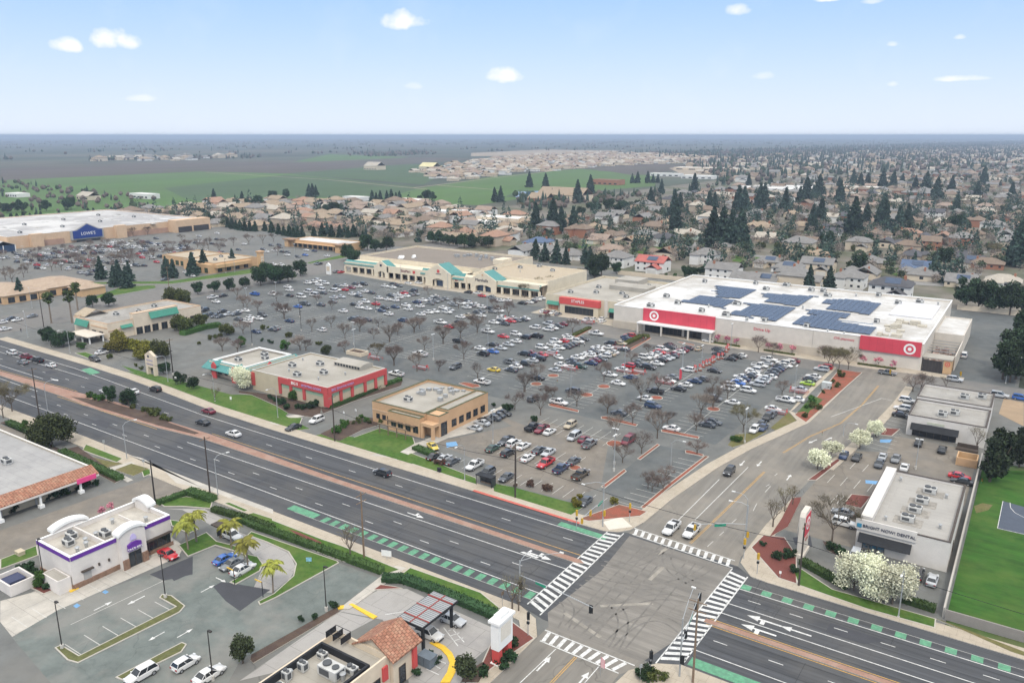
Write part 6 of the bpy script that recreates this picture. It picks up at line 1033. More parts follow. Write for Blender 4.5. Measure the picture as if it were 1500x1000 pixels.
for k, (x, y, c, t, ori) in enumerate(CARS):
    c = 'wsgkdbBrmtnylo'[c]; t = 'sutpv'[t]; ori = 'hvxRc'[ori]
    if ori == 'h': rz = 0 if rc.random() < .5 else math.pi
    elif ori == 'x': rz = -.5
    elif ori == 'R': rz = 0 if y < 116 else (math.pi if y < 150 else 0)
    elif ori == 'c': rz = math.pi / 2 if x > -353 else -math.pi / 2
    else: rz = math.pi / 2 if rc.random() < .5 else -math.pi / 2
    if abs(x + 42.5) < 4 and 100 < y < 150 or abs(x + 52) < 5 and y < 220 and x > -60: rz = -math.pi / 2
    if ori != 'R': rz += rc.uniform(-.03, .03)
    sc = rc.uniform(.96, 1.05)
    z = .03 if ori in 'Rc' else .012
    if k >= 300:
        key = (c, t)
        src = cmesh(('mb', t), lambda: whole_mb(t)); base = len(rest.v); cs, sn = math.cos(rz), math.sin(rz)
        rest.v += [(x + (a * cs - b * sn) * sc, y + (a * sn + b * cs) * sc, z + d * sc) for a, b, d in src.v]
        rest.f += [tuple(base + q for q in f) for f in src.f]
        for mi in src.m:
            mt = WHOLE_M(c)[mi]
            if mt.name not in rest_ix: rest_ix[mt.name] = len(rest_mats); rest_mats.append(mt)
            rest.m.append(rest_ix[mt.name])
        continue
    nm = f"{PAINTC[c][0]} {TYP[t]}"; dist = math.hypot(x, y)
    name = {'s': 'parked_sedan', 'u': 'parked_suv', 't': 'parked_hatchback', 'p': 'pickup_truck', 'v': 'parked_van'}[t]
    if ori in 'Rc': name = name.replace('parked', 'passing')
    if dist < 250:
        o = thing(name, '', 'car' if t not in 'pv' else {'p': 'pickup', 'v': 'van'}[t], (x, y, z), rz)
        o.scale = (sc, sc, sc); car(o, c, t, 2 if dist < 190 else 1)
    else:
        o = link(name, cmesh(('all', c, t), lambda: smoothed(whole_mb(t), 'car', WHOLE_M(c))), None, (x, y, z), rz, sc); o['category'] = 'car' if t not in 'pv' else {'p': 'pickup', 'v': 'van'}[t]
    if ori in 'Rc':
        o['group'] = 'traffic on the roads'; late(o, 'traffic', f"{nm} driving on the road", x, y)
    elif ori == 'h' and -330 < x < -50 and 180 < y < 312:
        o['group'] = 'cars in the main car park'; rows.setdefault((min(range(len(ROWX)), key=lambda i: abs(ROWX[i] - x)), nm), []).append((y, o))
    else:
        o['group'] = 'cars outside the main rows'; late(o, 'parked', f"{nm} parked outside the main rows", x, y)
for (ri, nm), l in rows.items():
    l.sort(key=lambda q: -q[0])
    rn = f"the {nth(ri + 1)} car row in from the side street"
    for i, (_, o) in enumerate(l):
        o['label'] = f"only {nm} in {rn}" if len(l) == 1 else f"{nth(i + 1)} {nm} from the store end, {rn.replace('the ', '', 1)}"
for xc in (-548, -542, -524, -518, -500, -494, -476, -470, -452):        # rows before the home store
    y = 236
    while y < 335:
        if rc.random() < .42 and not (-450 < xc < -440):
            t = rc.choice('sssuup'); c = rc.choice('wwwsgkkdbdr'); src = cmesh(('mb', t), lambda: whole_mb(t)); base = len(rest.v); sg = rc.choice((-1, 1))
            rest.v += [(xc + a * sg, y + b * sg, .012 + d) for a, b, d in src.v]; rest.f += [tuple(base + q for q in f) for f in src.f]
            for mi in src.m:
                mt = WHOLE_M(c)[mi]
                if mt.name not in rest_ix: rest_ix[mt.name] = len(rest_mats); rest_mats.append(mt)
                rest.m.append(rest_ix[mt.name])
        y += 2.8
if rest.v:
    o = rest.build('distant_parked_cars', rest_mats, fix=False); o['kind'] = 'stuff'; tag(o, 'far cars parked beyond the first three hundred', 'cars')

# ---------------- plants
BARK = M('grey_brown_bark', (.13, .105, .085), .95, .2, 3); BARK_P = M('palm_trunk', (.22, .18, .14), .95, .2, 3)
TWIG = M('bare_twigs', (.17, .135, .115), .95, 0, island=.35); TWIG_R = M('bare_reddish_twigs', (.17, .132, .115), .95, 0, island=.35); TWIG_O = M('budding_twigs', (.15, .13, .075), .95, 0, island=.35)
LEAF = M('dark_evergreen_leaves', (.026, .055, .022), .9, 0, island=.6); LEAF_C = M('conifer_needles', (.042, .072, .052), .9, 0, island=.55); LEAF_O = M('olive_leaves', (.075, .088, .024), .9, 0, island=.5)
LEAF_G = M('fresh_green_leaves', (.05, .11, .022), .9, 0, island=.5); LEAF_Y = M('yellow_green_leaves', (.17, .16, .026), .9, 0, island=.45); FROND = M('palm_fronds', (.20, .20, .035), .85, 0, island=.5); FROND_D = M('fan_palm_fronds', (.06, .085, .025), .85, 0, island=.5)
BLOSS = M('white_blossom', (.70, .70, .52), .9, 0, island=.22); BLOSS_P = M('pink_blossom', (.55, .22, .28), .9, 0, island=.3); HEDGE = M('clipped_hedge', (.042, .078, .022), .9, 0, island=.5); SHRUB_B = M('brown_shrub', (.12, .075, .055), .9, 0, island=.4)
def leaf(mb, p, s, rn, m=0, flat=0):
    a = rn.uniform(0, 6.28); t = rn.uniform(-1, 1) * (1 - flat); q = math.sqrt(max(0, 1 - t * t)); u = Vector((q * math.cos(a), q * math.sin(a), t)); v = u.orthogonal().normalized(); w = u.cross(v)
    b = rn.uniform(0, 6.28); v, w = v * math.cos(b) + w * math.sin(b), w * math.cos(b) - v * math.sin(b)
    s1 = s * rn.uniform(.7, 1.3); s2 = s * rn.uniform(.5, 1.0); i = len(mb.v); P = Vector(p)
    mb.v += [tuple(P - v * s1 - w * s2), tuple(P + v * s1 - w * s2 * .6), tuple(P + v * s1 * .8 + w * s2), tuple(P - v * s1 * .7 + w * s2 * .9)]
    mb.f.append((i, i + 1, i + 2, i + 3)); mb.m.append(m)
def limbs(mb, p, d, ln, r, depth, rn, ends, spread=.6, m=0):
    q = Vector(p) + d * ln; mb.tube(p, q, r, r * .62, 5 if depth > 1 else 3, m, cap=False); ends.append((q, d, depth))
    if depth == 0: return
    for _ in range(rn.choice((2, 3, 3))):
        dd = (d + Vector((rn.uniform(-1, 1), rn.uniform(-1, 1), rn.uniform(-.35, .6))) * spread).normalized()
        limbs(mb, q, dd, ln * rn.uniform(.6, .85), r * .6, depth - 1, rn, ends, spread, m)
def lobes_crown(rn, n, R_, H0, H1, leaves, size, flat=False):
    """leafy crown of uneven lobes between heights H0 and H1"""
    mb = MB(); L = []
    for _ in range(n):
        a = rn.uniform(0, 6.28); z = rn.uniform(0, 1); rr = R_ * math.sqrt(rn.random()) * (.75 if z > .65 else .8) * (1 - .35 * abs(z - .4)); L.append((Vector((rr * math.cos(a), rr * math.sin(a), H0 + (H1 - H0) * (.15 + .65 * z))), R_ * rn.uniform(.32, .52)))
    for _ in range(leaves):
        c, r = rn.choice(L); d = Vector((rn.gauss(0, 1), rn.gauss(0, 1), rn.gauss(0, 1))).normalized(); k = rn.random() ** .45 * rn.choice((1, 1, 1, 1.22))
        p = c + d * r * k; p.z = max(H0 * .8, p.z * .97); leaf(mb, p, size, rn)
    return mb
TREES = {}
def kind(key, n, fn): TREES[key] = [fn(random.Random(hash_(key) + i)) for i in range(n)]
def hash_(s): return sum(ord(c) * (i + 3) for i, c in enumerate(s))
def mk(crown, trunk, cm, tm, name):
    return (crown.mesh(name + '_crown', cm if isinstance(cm, list) else [cm]), trunk.mesh(name + '_trunk', [tm]))
def f_bare(mat, h=6.5, spread=.62, twigs=420):
    def fn(rn):
        tr = MB(); th = h * rn.uniform(.22, .3); tr.tube((0, 0, -.1), (0, 0, th), .17, .13, 7); ends = []; cr = MB(); br = MB()
        for k in range(rn.choice((4, 5))):
            a = k * 1.35 + rn.uniform(-.3, .3); d = Vector((math.cos(a) * spread, math.sin(a) * spread, 1)).normalized(); limbs(tr, (0, 0, th - .1), d, h * .25, .09, 3, rn, ends, spread)
        tips = [e for e in ends if e[2] <= 1]
        for _ in range(twigs):
            q, d, _d = rn.choice(tips); p = q + Vector((rn.gauss(0, .28), rn.gauss(0, .28), rn.gauss(0, .24)))
            dd = (d * .5 + Vector((rn.uniform(-1, 1), rn.uniform(-1, 1), rn.uniform(-.2, 1)))).normalized(); s = dd.orthogonal().normalized() * rn.uniform(.02, .045); e = p + dd * rn.uniform(.4, .9); cr.face([p - s, p + s, e])
        return mk(cr, tr, mat, BARK, 'bare_tree')
    return fn
def f_leafy(mat, R_, h, h0, n=9, leaves=900, size=.36, tr=.2, nm='tree'):
    def fn(rn):
        t = MB(); t.tube((0, 0, -.1), (0, 0, h0 + (h - h0) * .35), tr, tr * .6, 7); e = []
        for k in range(4):
            a = k * 1.57 + rn.uniform(-.4, .4); t.tube((0, 0, h0), (math.cos(a) * R_ * .6, math.sin(a) * R_ * .6, h0 + (h - h0) * .5), tr * .5, tr * .2, 5, cap=False)
        return mk(lobes_crown(rn, n, R_, h0, h, leaves, size), t, mat, BARK, nm)
    return fn
def f_conifer(mat, h, rad, leaves=900, size=.4, pw=.9, base=.08, nm='conifer'):
    def fn(rn):
        t = MB(); t.tube((0, 0, -.1), (0, 0, h * .93), h * .022, h * .004, 6); c = MB()
        nb = int(h * 5); br = []
        for k in range(nb):
            z = base + (1 - base) * (k + rn.random()) / nb; a = k * 2.4 + rn.uniform(-.4, .4); br.append((z, a, rad * max(.04, (1 - z)) ** pw * rn.uniform(.7, 1.15)))
        for _ in range(leaves):
            z, a, r = rn.choice(br) if rn.random() < .9 else (rn.uniform(.8, .99), rn.uniform(0, 6), rad * .12)
            if rn.random() > .35 + (1 - z): continue
            k = rn.random() ** .55; p = (math.cos(a + rn.gauss(0, .14)) * r * k, math.sin(a + rn.gauss(0, .14)) * r * k, h * z - r * k * .28 + rn.gauss(0, .12)); leaf(c, p, size * (1.15 - .6 * z), rn, flat=.3)
        c.face([(0.02, 0, h * .9), (-.06, .1, h * .9), (0, 0, h)])
        return mk(c, t, mat, BARK, nm)
    return fn
def f_palm(rn):
    t = MB(); h = rn.uniform(4.6, 5.4); t.tube((0, 0, -.1), (.1, 0, h * .5), .16, .12, 7).tube((.1, 0, h * .5), (.12, 0, h), .12, .1, 7); c = MB()
    for k in range(17):
        a = k * 2.399; up = rn.uniform(.15, 1.15); L_ = rn.uniform(1.9, 2.5); pr = None
        for j in range(9):
            u = j / 8; p = Vector((.12 + math.cos(a) * L_ * u * .95, math.sin(a) * L_ * u * .95, h + up * L_ * u * .8 - 1.35 * L_ * u * u * .62))
            if pr is not None:
                d = (p - pr).normalized(); sd = Vector((-math.sin(a), math.cos(a), 0)); w_ = .5 * math.sin(math.pi * min(1, u * .9 + .1)) + .06
                for s in (-1, 1):
                    c.face([pr, p, p + sd * s * w_ + d * .18 + Vector((0, 0, -.22)), pr + sd * s * w_ + Vector((0, 0, -.18))])
            pr = p
    return mk(c, t, FROND, BARK_P, 'palm')
def f_fan(rn):
    t = MB(); h = rn.uniform(10, 11.5); t.tube((0, 0, -.1), (.2, 0, h), .34, .22, 8); c = MB()
    for k in range(260):
        a = rn.uniform(0, 6.28); e = rn.uniform(-1.0, 1.2); r = rn.uniform(.5, 2.0); leaf(c, (.2 + math.cos(a) * math.cos(e) * r, math.sin(a) * math.cos(e) * r, h + math.sin(e) * r * .9 - (.8 if e < -.3 else 0)), .42, rn)
    for k in range(120):
        a = rn.uniform(0, 6.28); leaf(c, (.2 + math.cos(a) * rn.uniform(.2, .7), math.sin(a) * rn.uniform(.2, .7), h - rn.uniform(.5, 2.6)), .35, rn)
    return mk(c, t, FROND_D, BARK_P, 'fan_palm')
kind('bare', 6, f_bare(TWIG, 6.5, .66, 900)); kind('bare_red', 6, f_bare(TWIG_R, 6.0, .78, 950)); kind('bare_round', 3, f_bare(TWIG_R, 4.6, 1.0, 900)); kind('bare_big', 3, f_bare(TWIG_O, 9, .72, 2400)); kind('bare_thin', 3, f_bare(TWIG_O, 6, .5, 200))
kind('evergreen', 4, f_leafy(LEAF, 3.2, 7.0, 1.2, 13, 2800, .23)); kind('dome', 2, f_leafy(M('olive_dome_leaves', (.055, .072, .026), .9, 0, island=.5), 4.6, 7.2, 1.0, 18, 7000, .2)); kind('olive', 3, f_leafy(LEAF_O, 3.0, 5.6, .8, 12, 2600, .22)); kind('yellow', 3, f_leafy(LEAF_Y, 2.6, 5.0, .8, 11, 2400, .21))
kind('green', 3, f_leafy(LEAF_G, 2.2, 4.6, .6, 11, 2000, .18)); kind('small_round', 3, f_leafy(M('grey_green_leaves', (.055, .075, .035), .9, 0, island=.5), 1.5, 4.2, 1.0, 12, 2200, .13, .1)); kind('blossom', 3, f_leafy(BLOSS, 2.3, 4.9, 1.2, 14, 4200, .13, .12)); kind('blossom_big', 2, f_leafy(BLOSS, 3.5, 6.8, 1.2, 22, 9000, .135, .16)); kind('pink', 2, f_leafy(BLOSS_P, 1.2, 3.0, 1.0, 6, 260, .16, .06))
kind('conifer', 5, f_conifer(LEAF_C, 11, 3.6, 2600, .46, .72)); kind('redwood', 4, f_conifer(LEAF_C, 17, 5.0, 3000, .75, .68)); kind('cypress', 3, f_conifer(M('cypress_leaves', (.024, .052, .026), .9, 0, island=.5), 6, 2.0, 1400, .42, .5, .02)); kind('broad', 5, f_leafy(M('grey_green_evergreen', (.034, .058, .028), .9, 0, island=.6), 3.3, 10.8, 1.8, 17, 3800, .27, .3)); kind('ivy_tower', 2, f_leafy(M('ivy_leaves', (.030, .046, .022), .9, 0, island=.5), 2.3, 10, .3, 20, 4200, .22, .25)); kind('palm', 5, f_palm); kind('fan', 3, f_fan)
WORDS = dict(bare=('bare_tree', 'bare grey-brown tree', 'tree'), bare_red=('bare_tree', 'bare reddish twiggy tree', 'tree'), bare_round=('bare_tree', 'bare brown tree with dense rounded crown', 'tree'), bare_big=('bare_tree', 'tall bare tree with olive-brown twigs', 'tree'), bare_thin=('bare_tree', 'thin bare young tree', 'tree'),
             evergreen=('evergreen_tree', 'dark green rounded evergreen tree', 'tree'), dome=('evergreen_tree', 'broad olive-green domed tree', 'tree'), olive=('evergreen_tree', 'olive-green bushy tree', 'tree'), yellow=('leafy_tree', 'yellow-green leafy tree', 'tree'), green=('leafy_tree', 'small fresh green leafy tree', 'tree'), small_round=('leafy_tree', 'small grey-green tree with upright oval crown', 'tree'),
             blossom=('blossom_tree', 'small tree in cream-white blossom', 'tree'), blossom_big=('blossom_tree', 'wide tree in cream-white blossom', 'tree'), pink=('blossom_tree', 'tiny pink blossom tree', 'tree'), conifer=('conifer_tree', 'dark pointed conifer', 'tree'), redwood=('redwood_tree', 'tall dark pointed conifer', 'tree'), cypress=('cypress_tree', 'narrow dark cypress', 'tree'), broad=('evergreen_tree', 'large dark broad evergreen tree', 'tree'), ivy_tower=('evergreen_tree', 'tall narrow olive-green tree', 'tree'), palm=('palm_tree', 'yellow-green feather palm', 'palm'), fan=('palm_tree', 'tall fan palm with shaggy crown', 'palm'))
GRP = dict(pink='pink trees along the superstore wall', palm='palms round the drive-through lawn', fan='fan palms by the crossroad')
rt = random.Random(21); NTREE = [0]
def plant(k, pts, s=1.0, ds=.15, place='', grp=None):
    for x, y in pts:
        v = TREES[k][rt.randrange(len(TREES[k]))]; sc = s * rt.uniform(1 - ds, 1 + ds); nm, what, cat = WORDS[k]
        o = thing(nm, '', cat, (x, y, 0), rt.uniform(0, 6.28), grp or GRP.get(k)); o.scale = (sc * rt.uniform(.93, 1.07), sc * rt.uniform(.93, 1.07), sc)
        link('crown', v[0], o); link('trunk', v[1], o); NTREE[0] += 1
        if 'group' not in o: o['group'] = {'tree': 'trees of the streets and car parks'}.get(cat, cat + 's')
        late(o, 'tree', (what + ' ' + place).strip(), x, y)
IN = 'in the car park'
plant('bare', [(-167.1, 193.7), (-178.1, 194.5), (-182.5, 216.0), (-182.3, 226.8), (-182.6, 237.8), (-162.9, 213.9), (-181.8, 247.9), (-202.8, 233.9), (-201.0, 217.9), (-125.5, 195.4), (-110.5, 180.1), (-76.1, 182.0), (-85.4, 176.5), (-72.6, 203.7), (-72.2, 212.3), (-238.0, 212.8), (-218.4, 211.6), (-182.4, 226.7), (-182.8, 238.1), (-182.1, 248.2), (-178.6, 195.3), (-201.2, 217.8), (-265.2, 222.1), (-318.5, 239.5), (-187.4, 278.4), (-110.2, 218.1), (-92.2, 206.8), (-71.7, 223.2), (-128.0, 206.3)], 1.0, .18, IN)
plant('bare_red', [(-119.1, 180.1), (-125.8, 195.2), (-206.3, 228.3), (-205.5, 240.4), (-95.5, 191.7), (-85.9, 187.9), (-75.1, 170.2), (-76.5, 162.5), (-236.8, 222.1), (-223.1, 224.5), (-209.2, 217.8), (-218.8, 230.6), (-205.9, 227.8), (-203.1, 234.5), (-222.1, 223.5), (-242.9, 174.3), (-286.4, 225.5), (-300.4, 228.8), (-278.2, 229.0), (-145.7, 198.5), (-105.8, 192.5), (-95.8, 192.3), (-150.6, 269.2), (-168.4, 277.1), (-74.9, 280.1), (-80.1, 280.6), (-78.4, 229.2), (-59.2, 235.9), (-58.1, 284.9), (-264.4, 221.7), (-297.4, 245.3), (-262.1, 246.9), (-278.5, 253.4), (-202.5, 288.8), (-248.0, 297.5), (-215.8, 279.9), (-191.8, 277.4), (-91.4, 217.6), (-69.7, 192.7), (-111.5, 254.8)], .9, .2, IN)
plant('bare_round', [(-161.4, 198.1), (-78.3, 193.7), (-63.7, 177.7), (-115.4, 195.0), (-205.2, 198.1), (-72.8, 213.6), (-112.9, 243.7), (-117.0, 193.4)], .95, .15, IN)
plant('bare_red', [(-64.0, 151.6), (-64.0, 154.8), (-63.8, 158.9), (-65.4, 152.5), (-62.4, 153.9)], .62, .15, 'by the red mulch edge')
plant('bare_big', [(-59.0, 198.7), (-54.5, 273.8), (-52.9, 273.7), (-50.9, 273.6), (-48.3, 275.3), (-187.8, 196.6)], .8, .15, 'at the car park edge')
plant('bare_round', [(-26.9, 261.8), (-24.9, 264.3), (-220.3, 190.8), (-217.7, 191.2)], 1.25, .15, 'bushy and wide')
plant('bare_big', [(-25.9, 150.3), (-233.5, 95.4), (-236.8, 99.3)], 1.08, .06, 'on a planted island'); plant('bare_thin', [(-37.1, 149.8), (-37.0, 157.9), (-36.5, 162.3), (-6.6, 218.2), (-98.9, 94.2), (-64.7, 97.1), (-63.5, 97.2), (-196.6, 136.9), (-18.6, 268.5)], .9, .2, 'by the pavement')
plant('bare_red', [(-540 + 18 * (k % 6) + rt.uniform(-5, 5), 240 + 17 * (k // 6) + rt.uniform(-6, 6)) for k in range(36)], 1.1, .2, 'among the home store rows')
plant('bare', [(-465.4, 202.5), (-453.1, 200.3), (-465.2, 211.9), (-479.0, 220.6), (-474.6, 232.0), (-471.5, 235.8), (-477.7, 259.0), (-468.1, 265.4), (-475.1, 276.3), (-466.2, 274.4), (-466.1, 290.5), (-497.7, 320.7), (-525.2, 351.5), (-485.3, 336.3), (-479.2, 340.3), (-477.8, 351.3), (-587.2, 351.2), (-587.4, 363.7), (-594.3, 378.8), (-477.7, 359.9), (-473.9, 370.3), (-413.8, 345.2), (-469.2, 378.9), (-471.9, 390.8)], 1.15, .2, 'in the home store car park')
plant('bare_big', [(-206.0, 320.9), (-205.6, 329.6), (-204.6, 317.8), (-206.9, 333.3), (-206.0, 344.1), (-207.1, 359.6), (-203.1, 359.5), (-205.9, 374.8)], .8, .15, 'along the side wall')
plant('bare_red', [(-257.9, 195.2), (-297.5, 228.6), (-236.8, 176.2), (-243.8, 174.9)], .9, .1, 'behind the shops')
plant('conifer', [(-424.3, 232.5), (-396.8, 224.1), (-387.9, 225.4), (-402.4, 257.5), (-395.3, 257.0), (-392.3, 266.9), (-399.2, 278.8), (-400.4, 179.4), (-400.0, 272.7), (-401.0, 280.5), (-399.5, 299.3), (-405.4, 237.5), (-406.3, 232.0)], 1.08, .12, 'on the crossroad verge')
plant('evergreen', [(-337.0, 268.6), (-334.2, 275.2), (-332.9, 283.4), (-342.3, 300.3), (-335.0, 279.6), (-344.3, 278.3)], 1.4, .1, 'in the row beside the crossroad'); plant('evergreen', [(-337.5, 259.1), (-338.0, 249.8), (-341.2, 243.4), (-343.4, 235.5), (-349.7, 348.2), (-356.7, 189.9), (-352.2, 195.0)], .88, .12, 'beside the crossroad')
plant('olive', [(-332.1, 217.3), (-327.2, 216.8), (-333.3, 214.6)], 1.3, .1, 'behind the corner shops'); plant('evergreen', [(-306.1, 145.4), (-299.2, 144.2), (-312.8, 146.9), (-296.6, 145.3), (-299.0, 148.7)], .8, .12, 'in the corner planting'); plant('green', [(-289.7, 147.0), (-287.6, 147.7)], .6, .1, 'in the corner planting')
plant('dome', [(-201.4, 92.3)], 1.15, .02, 'behind the tiled strip building'); plant('green', [(-218.1, 94.2), (-136.3, 57.6)], .7, .1, 'with pale green leaves'); plant('evergreen', [(-222.2, 119.8), (-214.2, 120.7)], .72, .08, 'on the median')
plant('evergreen', [(-220.2, 141.6), (-234.6, 145.3), (-212.1, 140.7)], .62, .1, 'on the front verge'); plant('yellow', [(-274.0, 154.8), (-270.2, 157.2), (-261.3, 156.4), (-283.9, 158.8), (-273.7, 151.5), (-258.1, 152.1)], 1.15, .12, 'in front of the corner shops'); plant('olive', [(-252.1, 156.1), (-262.4, 190.9), (-283.1, 193.8), (-279.4, 184.4), (-283.7, 184.8)], 1.1, .12, 'in the hedge line')
plant('green', [(-241.7, 181.4), (-224.8, 187.8)], .9, .1, 'in the car park'); plant('dome', [(-208.3, 192.0)], .5, .02, 'clipped low'); plant('green', [(-177.6, 151.8), (-178.4, 150.2)], .75, .1, 'in front of the sports store')
plant('palm', [(-126.6, 79.3), (-127.9, 82.0), (-120.1, 84.1), (-110.9, 80.6), (-101.6, 78.4)], 1.15, .08); plant('fan', [(-333.3, 168.0), (-356.2, 182.8), (-339.8, 162.8)], 1.15, .12)
plant('blossom_big', [(-199.4, 149.1), (-16.0, 134.0), (-12.6, 133.7)], 1.12, .06, 'beside the lot'); plant('blossom_big', [(-18.8, 134.3)], .98, .02, 'beside the lot'); plant('blossom', [(-36.7, 184.5), (-35.7, 193.3), (-31.0, 203.5), (-29.3, 214.7)], 1.05, .12, 'on the street edge')
plant('pink', [(x, 284.4) for x in (-96.6, -93.2, -89.4, -77.6, -73.6, -69.2, -45.4, -40.6, -36.2)], 1.15, .12); plant('pink', [(-153.6, 78.0), (-153.3, 79.8)], .8, .1)
plant('small_round', [(-90.3, 63.2), (-90.4, 63.4), (-60.1, 78.1)], 1.1, .08, 'beside the tiled gable restaurant')
plant('ivy_tower', [(-2.5, 199.0), (-1.2, 206.8)], 1.35, .06, 'by the green field'); plant('ivy_tower', [(2.7, 212.2), (3.6, 218.7)], 1.1, .1, 'by the green field')
plant('broad', [(-24.7, 405.1), (-19.9, 405.6), (-15.9, 404.3), (-12.0, 404.8), (-7.7, 403.7), (-3.2, 406.7)], 1.4, .1, 'behind the service yard'); plant('broad', [(-4.7, 291.4), (-2.6, 288.8), (-1.1, 293.8), (0.3, 301.5), (-0.8, 315.4), (-0.4, 331.5), (-0.5, 345.3), (-2.7, 303.8)], 1.3, .12, 'along the service yard')
plant('broad', [(-202.6, 385.9), (-200.8, 390.2)], 1.35, .05, 'behind the office store'); plant('evergreen', [(-198.6, 404.3), (-157.7, 415.9), (-161.5, 415.1), (-157.2, 425.5)], .95, .1, 'behind the superstore'); plant('green', [(-170.7, 409.0), (-165.1, 409.1)], .6, .1, 'behind the superstore')
plant('conifer', [(-266.2, 426.1), (-256.6, 421.6), (-246.8, 419.4), (-240.0, 418.8), (-231.3, 427.1), (-206.6, 392.5), (-217.2, 407.9)], 1.15, .2, 'behind the shop strip'); plant('evergreen', [(-320.8, 451.8), (-330.9, 457.8), (-330.3, 445.5), (-335.0, 442.3), (-343.3, 445.3), (-350.3, 444.9), (-359.7, 447.4), (-369.4, 449.9), (-368.6, 399.6), (-374.8, 395.5), (-347.1, 346.7), (-358.9, 355.2), (-381.7, 394.9)], 1.35, .18, 'in the belt behind the shop strip')
plant('cypress', [(-665.9, 472.3), (-615.0, 441.2), (-602.6, 436.2), (-579.3, 432.6), (-567.8, 427.9), (-560.8, 426.6), (-553.0, 424.7), (-546.5, 424.3), (-541.7, 425.3), (-535.6, 425.8), (-531.5, 432.1), (-518.5, 428.2), (-504.5, 423.3), (-494.7, 420.2), (-487.7, 419.6), (-481.7, 418.5), (-478.5, 419.6), (-475.4, 421.7), (-473.1, 431.5), (-467.8, 435.0), (-459.1, 436.7), (-451.3, 437.7), (-444.8, 440.0), (-445.0, 446.1), (-406.2, 416.3)], 1.45, .18, 'in the screen behind the shops')
plant('cypress', [(-767.2, 346.4), (-771.2, 353.5), (-770.2, 358.3), (-768.8, 363.6), (-767.1, 367.5), (-765.4, 371.5), (-758.7, 384.7), (-754.7, 397.8), (-758.2, 406.1), (-756.4, 410.4), (-757.2, 416.1), (-758.9, 434.2), (-757.7, 438.3), (-757.0, 442.1), (-756.2, 445.9), (-755.5, 449.7), (-754.2, 453.9), (-757.2, 478.0), (-754.3, 479.9)], 1.3, .2, 'behind the home store')
plant('redwood', [(-658.2, 1034.1), (-637.6, 1047.8), (-478.4, 893.7), (-457.7, 823.9), (-351.4, 562.3), (-332.9, 559.2), (-321.1, 552.1), (-307.3, 547.0), (-352.7, 794.3), (-297.5, 725.9), (-314.8, 782.0), (-255.3, 626.4), (-437.0, 1017.9), (-394.0, 1026.1), (-289.9, 798.6), (-281.8, 792.1), (-258.6, 795.8), (-251.0, 789.5), (-252.7, 848.2), (-194.1, 546.2), (-185.5, 540.6), (-178.7, 539.6), (-170.6, 534.3)], 1.4, .22, 'among the houses')
plant('redwood', [(-92.8, 403.1), (-84.6, 408.6)], .8, .05, 'behind the superstore roof')
plant('redwood', [(-253.1, 847.9), (-259.0, 883.5), (-222.2, 831.8), (-232.9, 929.0), (-233.3, 958.2), (-232.8, 989.7), (-234.2, 1021.7), (-197.2, 961.5), (-159.2, 682.7), (-163.5, 729.0), (-126.0, 675.0), (-130.6, 751.0), (-114.4, 733.2), (-100.7, 726.3), (-97.2, 744.7), (-250.8, 1207.6), (-260.4, 1353.8), (-241.7, 1311.8), (-241.4, 1366.5), (-206.6, 1284.5), (-200.4, 1339.3), (-196.2, 1396.6), (-160.9, 1267.6), (-145.5, 1255.3), (-114.0, 1254.5), (-76.6, 1161.6), (-90.6, 1467.1), (-40.6, 1185.6), (-112.1, 1070.3), (-75.8, 906.4), (-11.5, 561.1), (-9.5, 570.8)], 1.45, .25, 'among the houses')
plant('conifer', [(-576.1, 1220.2), (-568.6, 1225.2), (-554.9, 1234.3), (-547.4, 1239.3), (-541.2, 1243.5), (-396.3, 1263.1), (-382.1, 1331.1), (-788.0, 714.7), (-784.3, 717.1), (-786.1, 724.4), (-644.5, 678.3), (-634.8, 674.7), (-627.2, 673.2), (-617.3, 673.3), (-620.5, 684.3), (-621.7, 693.5), (-624.1, 702.2), (-544.7, 779.7), (-538.7, 783.7), (-756.5, 587.0), (-846.4, 615.6)], 1.45, .2, 'by the fields')
plant('evergreen', [(-360.4, 728.0), (-363.0, 749.8), (-365.8, 772.8), (-368.7, 796.9), (-391.0, 731.2), (-384.8, 735.3), (-375.5, 741.5), (-371.5, 676.5), (-127.5, 596.4), (-102.8, 607.0), (-69.3, 758.4), (-64.2, 761.8), (-59.1, 765.2), (-84.7, 481.1), (-47.3, 537.2), (-583.5, 559.4), (-604.3, 571.1), (-586.2, 570.2), (-621.7, 746.6), (-618.0, 730.8), (-615.6, 750.6), (-774.8, 644.5), (-785.4, 675.6), (-724.3, 576.6), (-740.6, 581.4), (-719.6, 579.7), (-873.6, 391.5), (-882.4, 403.5), (-876.6, 407.3), (-863.4, 425.3), (-860.3, 446.2), (-865.9, 452.1)], 1.6, .25, 'among the houses'); plant('olive', [(-115.7, 587.2), (-105.5, 577.7), (-114.2, 655.2), (-106.7, 628.2), (-310.6, 492.2), (-39.6, 649.2), (-162.1, 556.2), (-152.6, 562.6), (-144.2, 568.2)], .95, .15, 'among the houses')
plant('bare_big', [(-286.7, 590.0), (-214.9, 543.9), (-213.5, 550.8), (-243.9, 575.4), (-268.8, 766.5), (-153.7, 609.3), (-153.2, 622.5), (-158.1, 759.6), (-37.2, 713.3), (-24.4, 596.7), (-26.9, 604.7), (-175.8, 747.8), (-84.4, 889.5), (-78.8, 1046.3), (-148.9, 869.0), (-156.9, 965.4), (-221.6, 776.4), (-450.1, 691.8), (-409.0, 888.4), (-398.1, 895.7), (-433.0, 840.4)], .95, .2, 'among the houses')
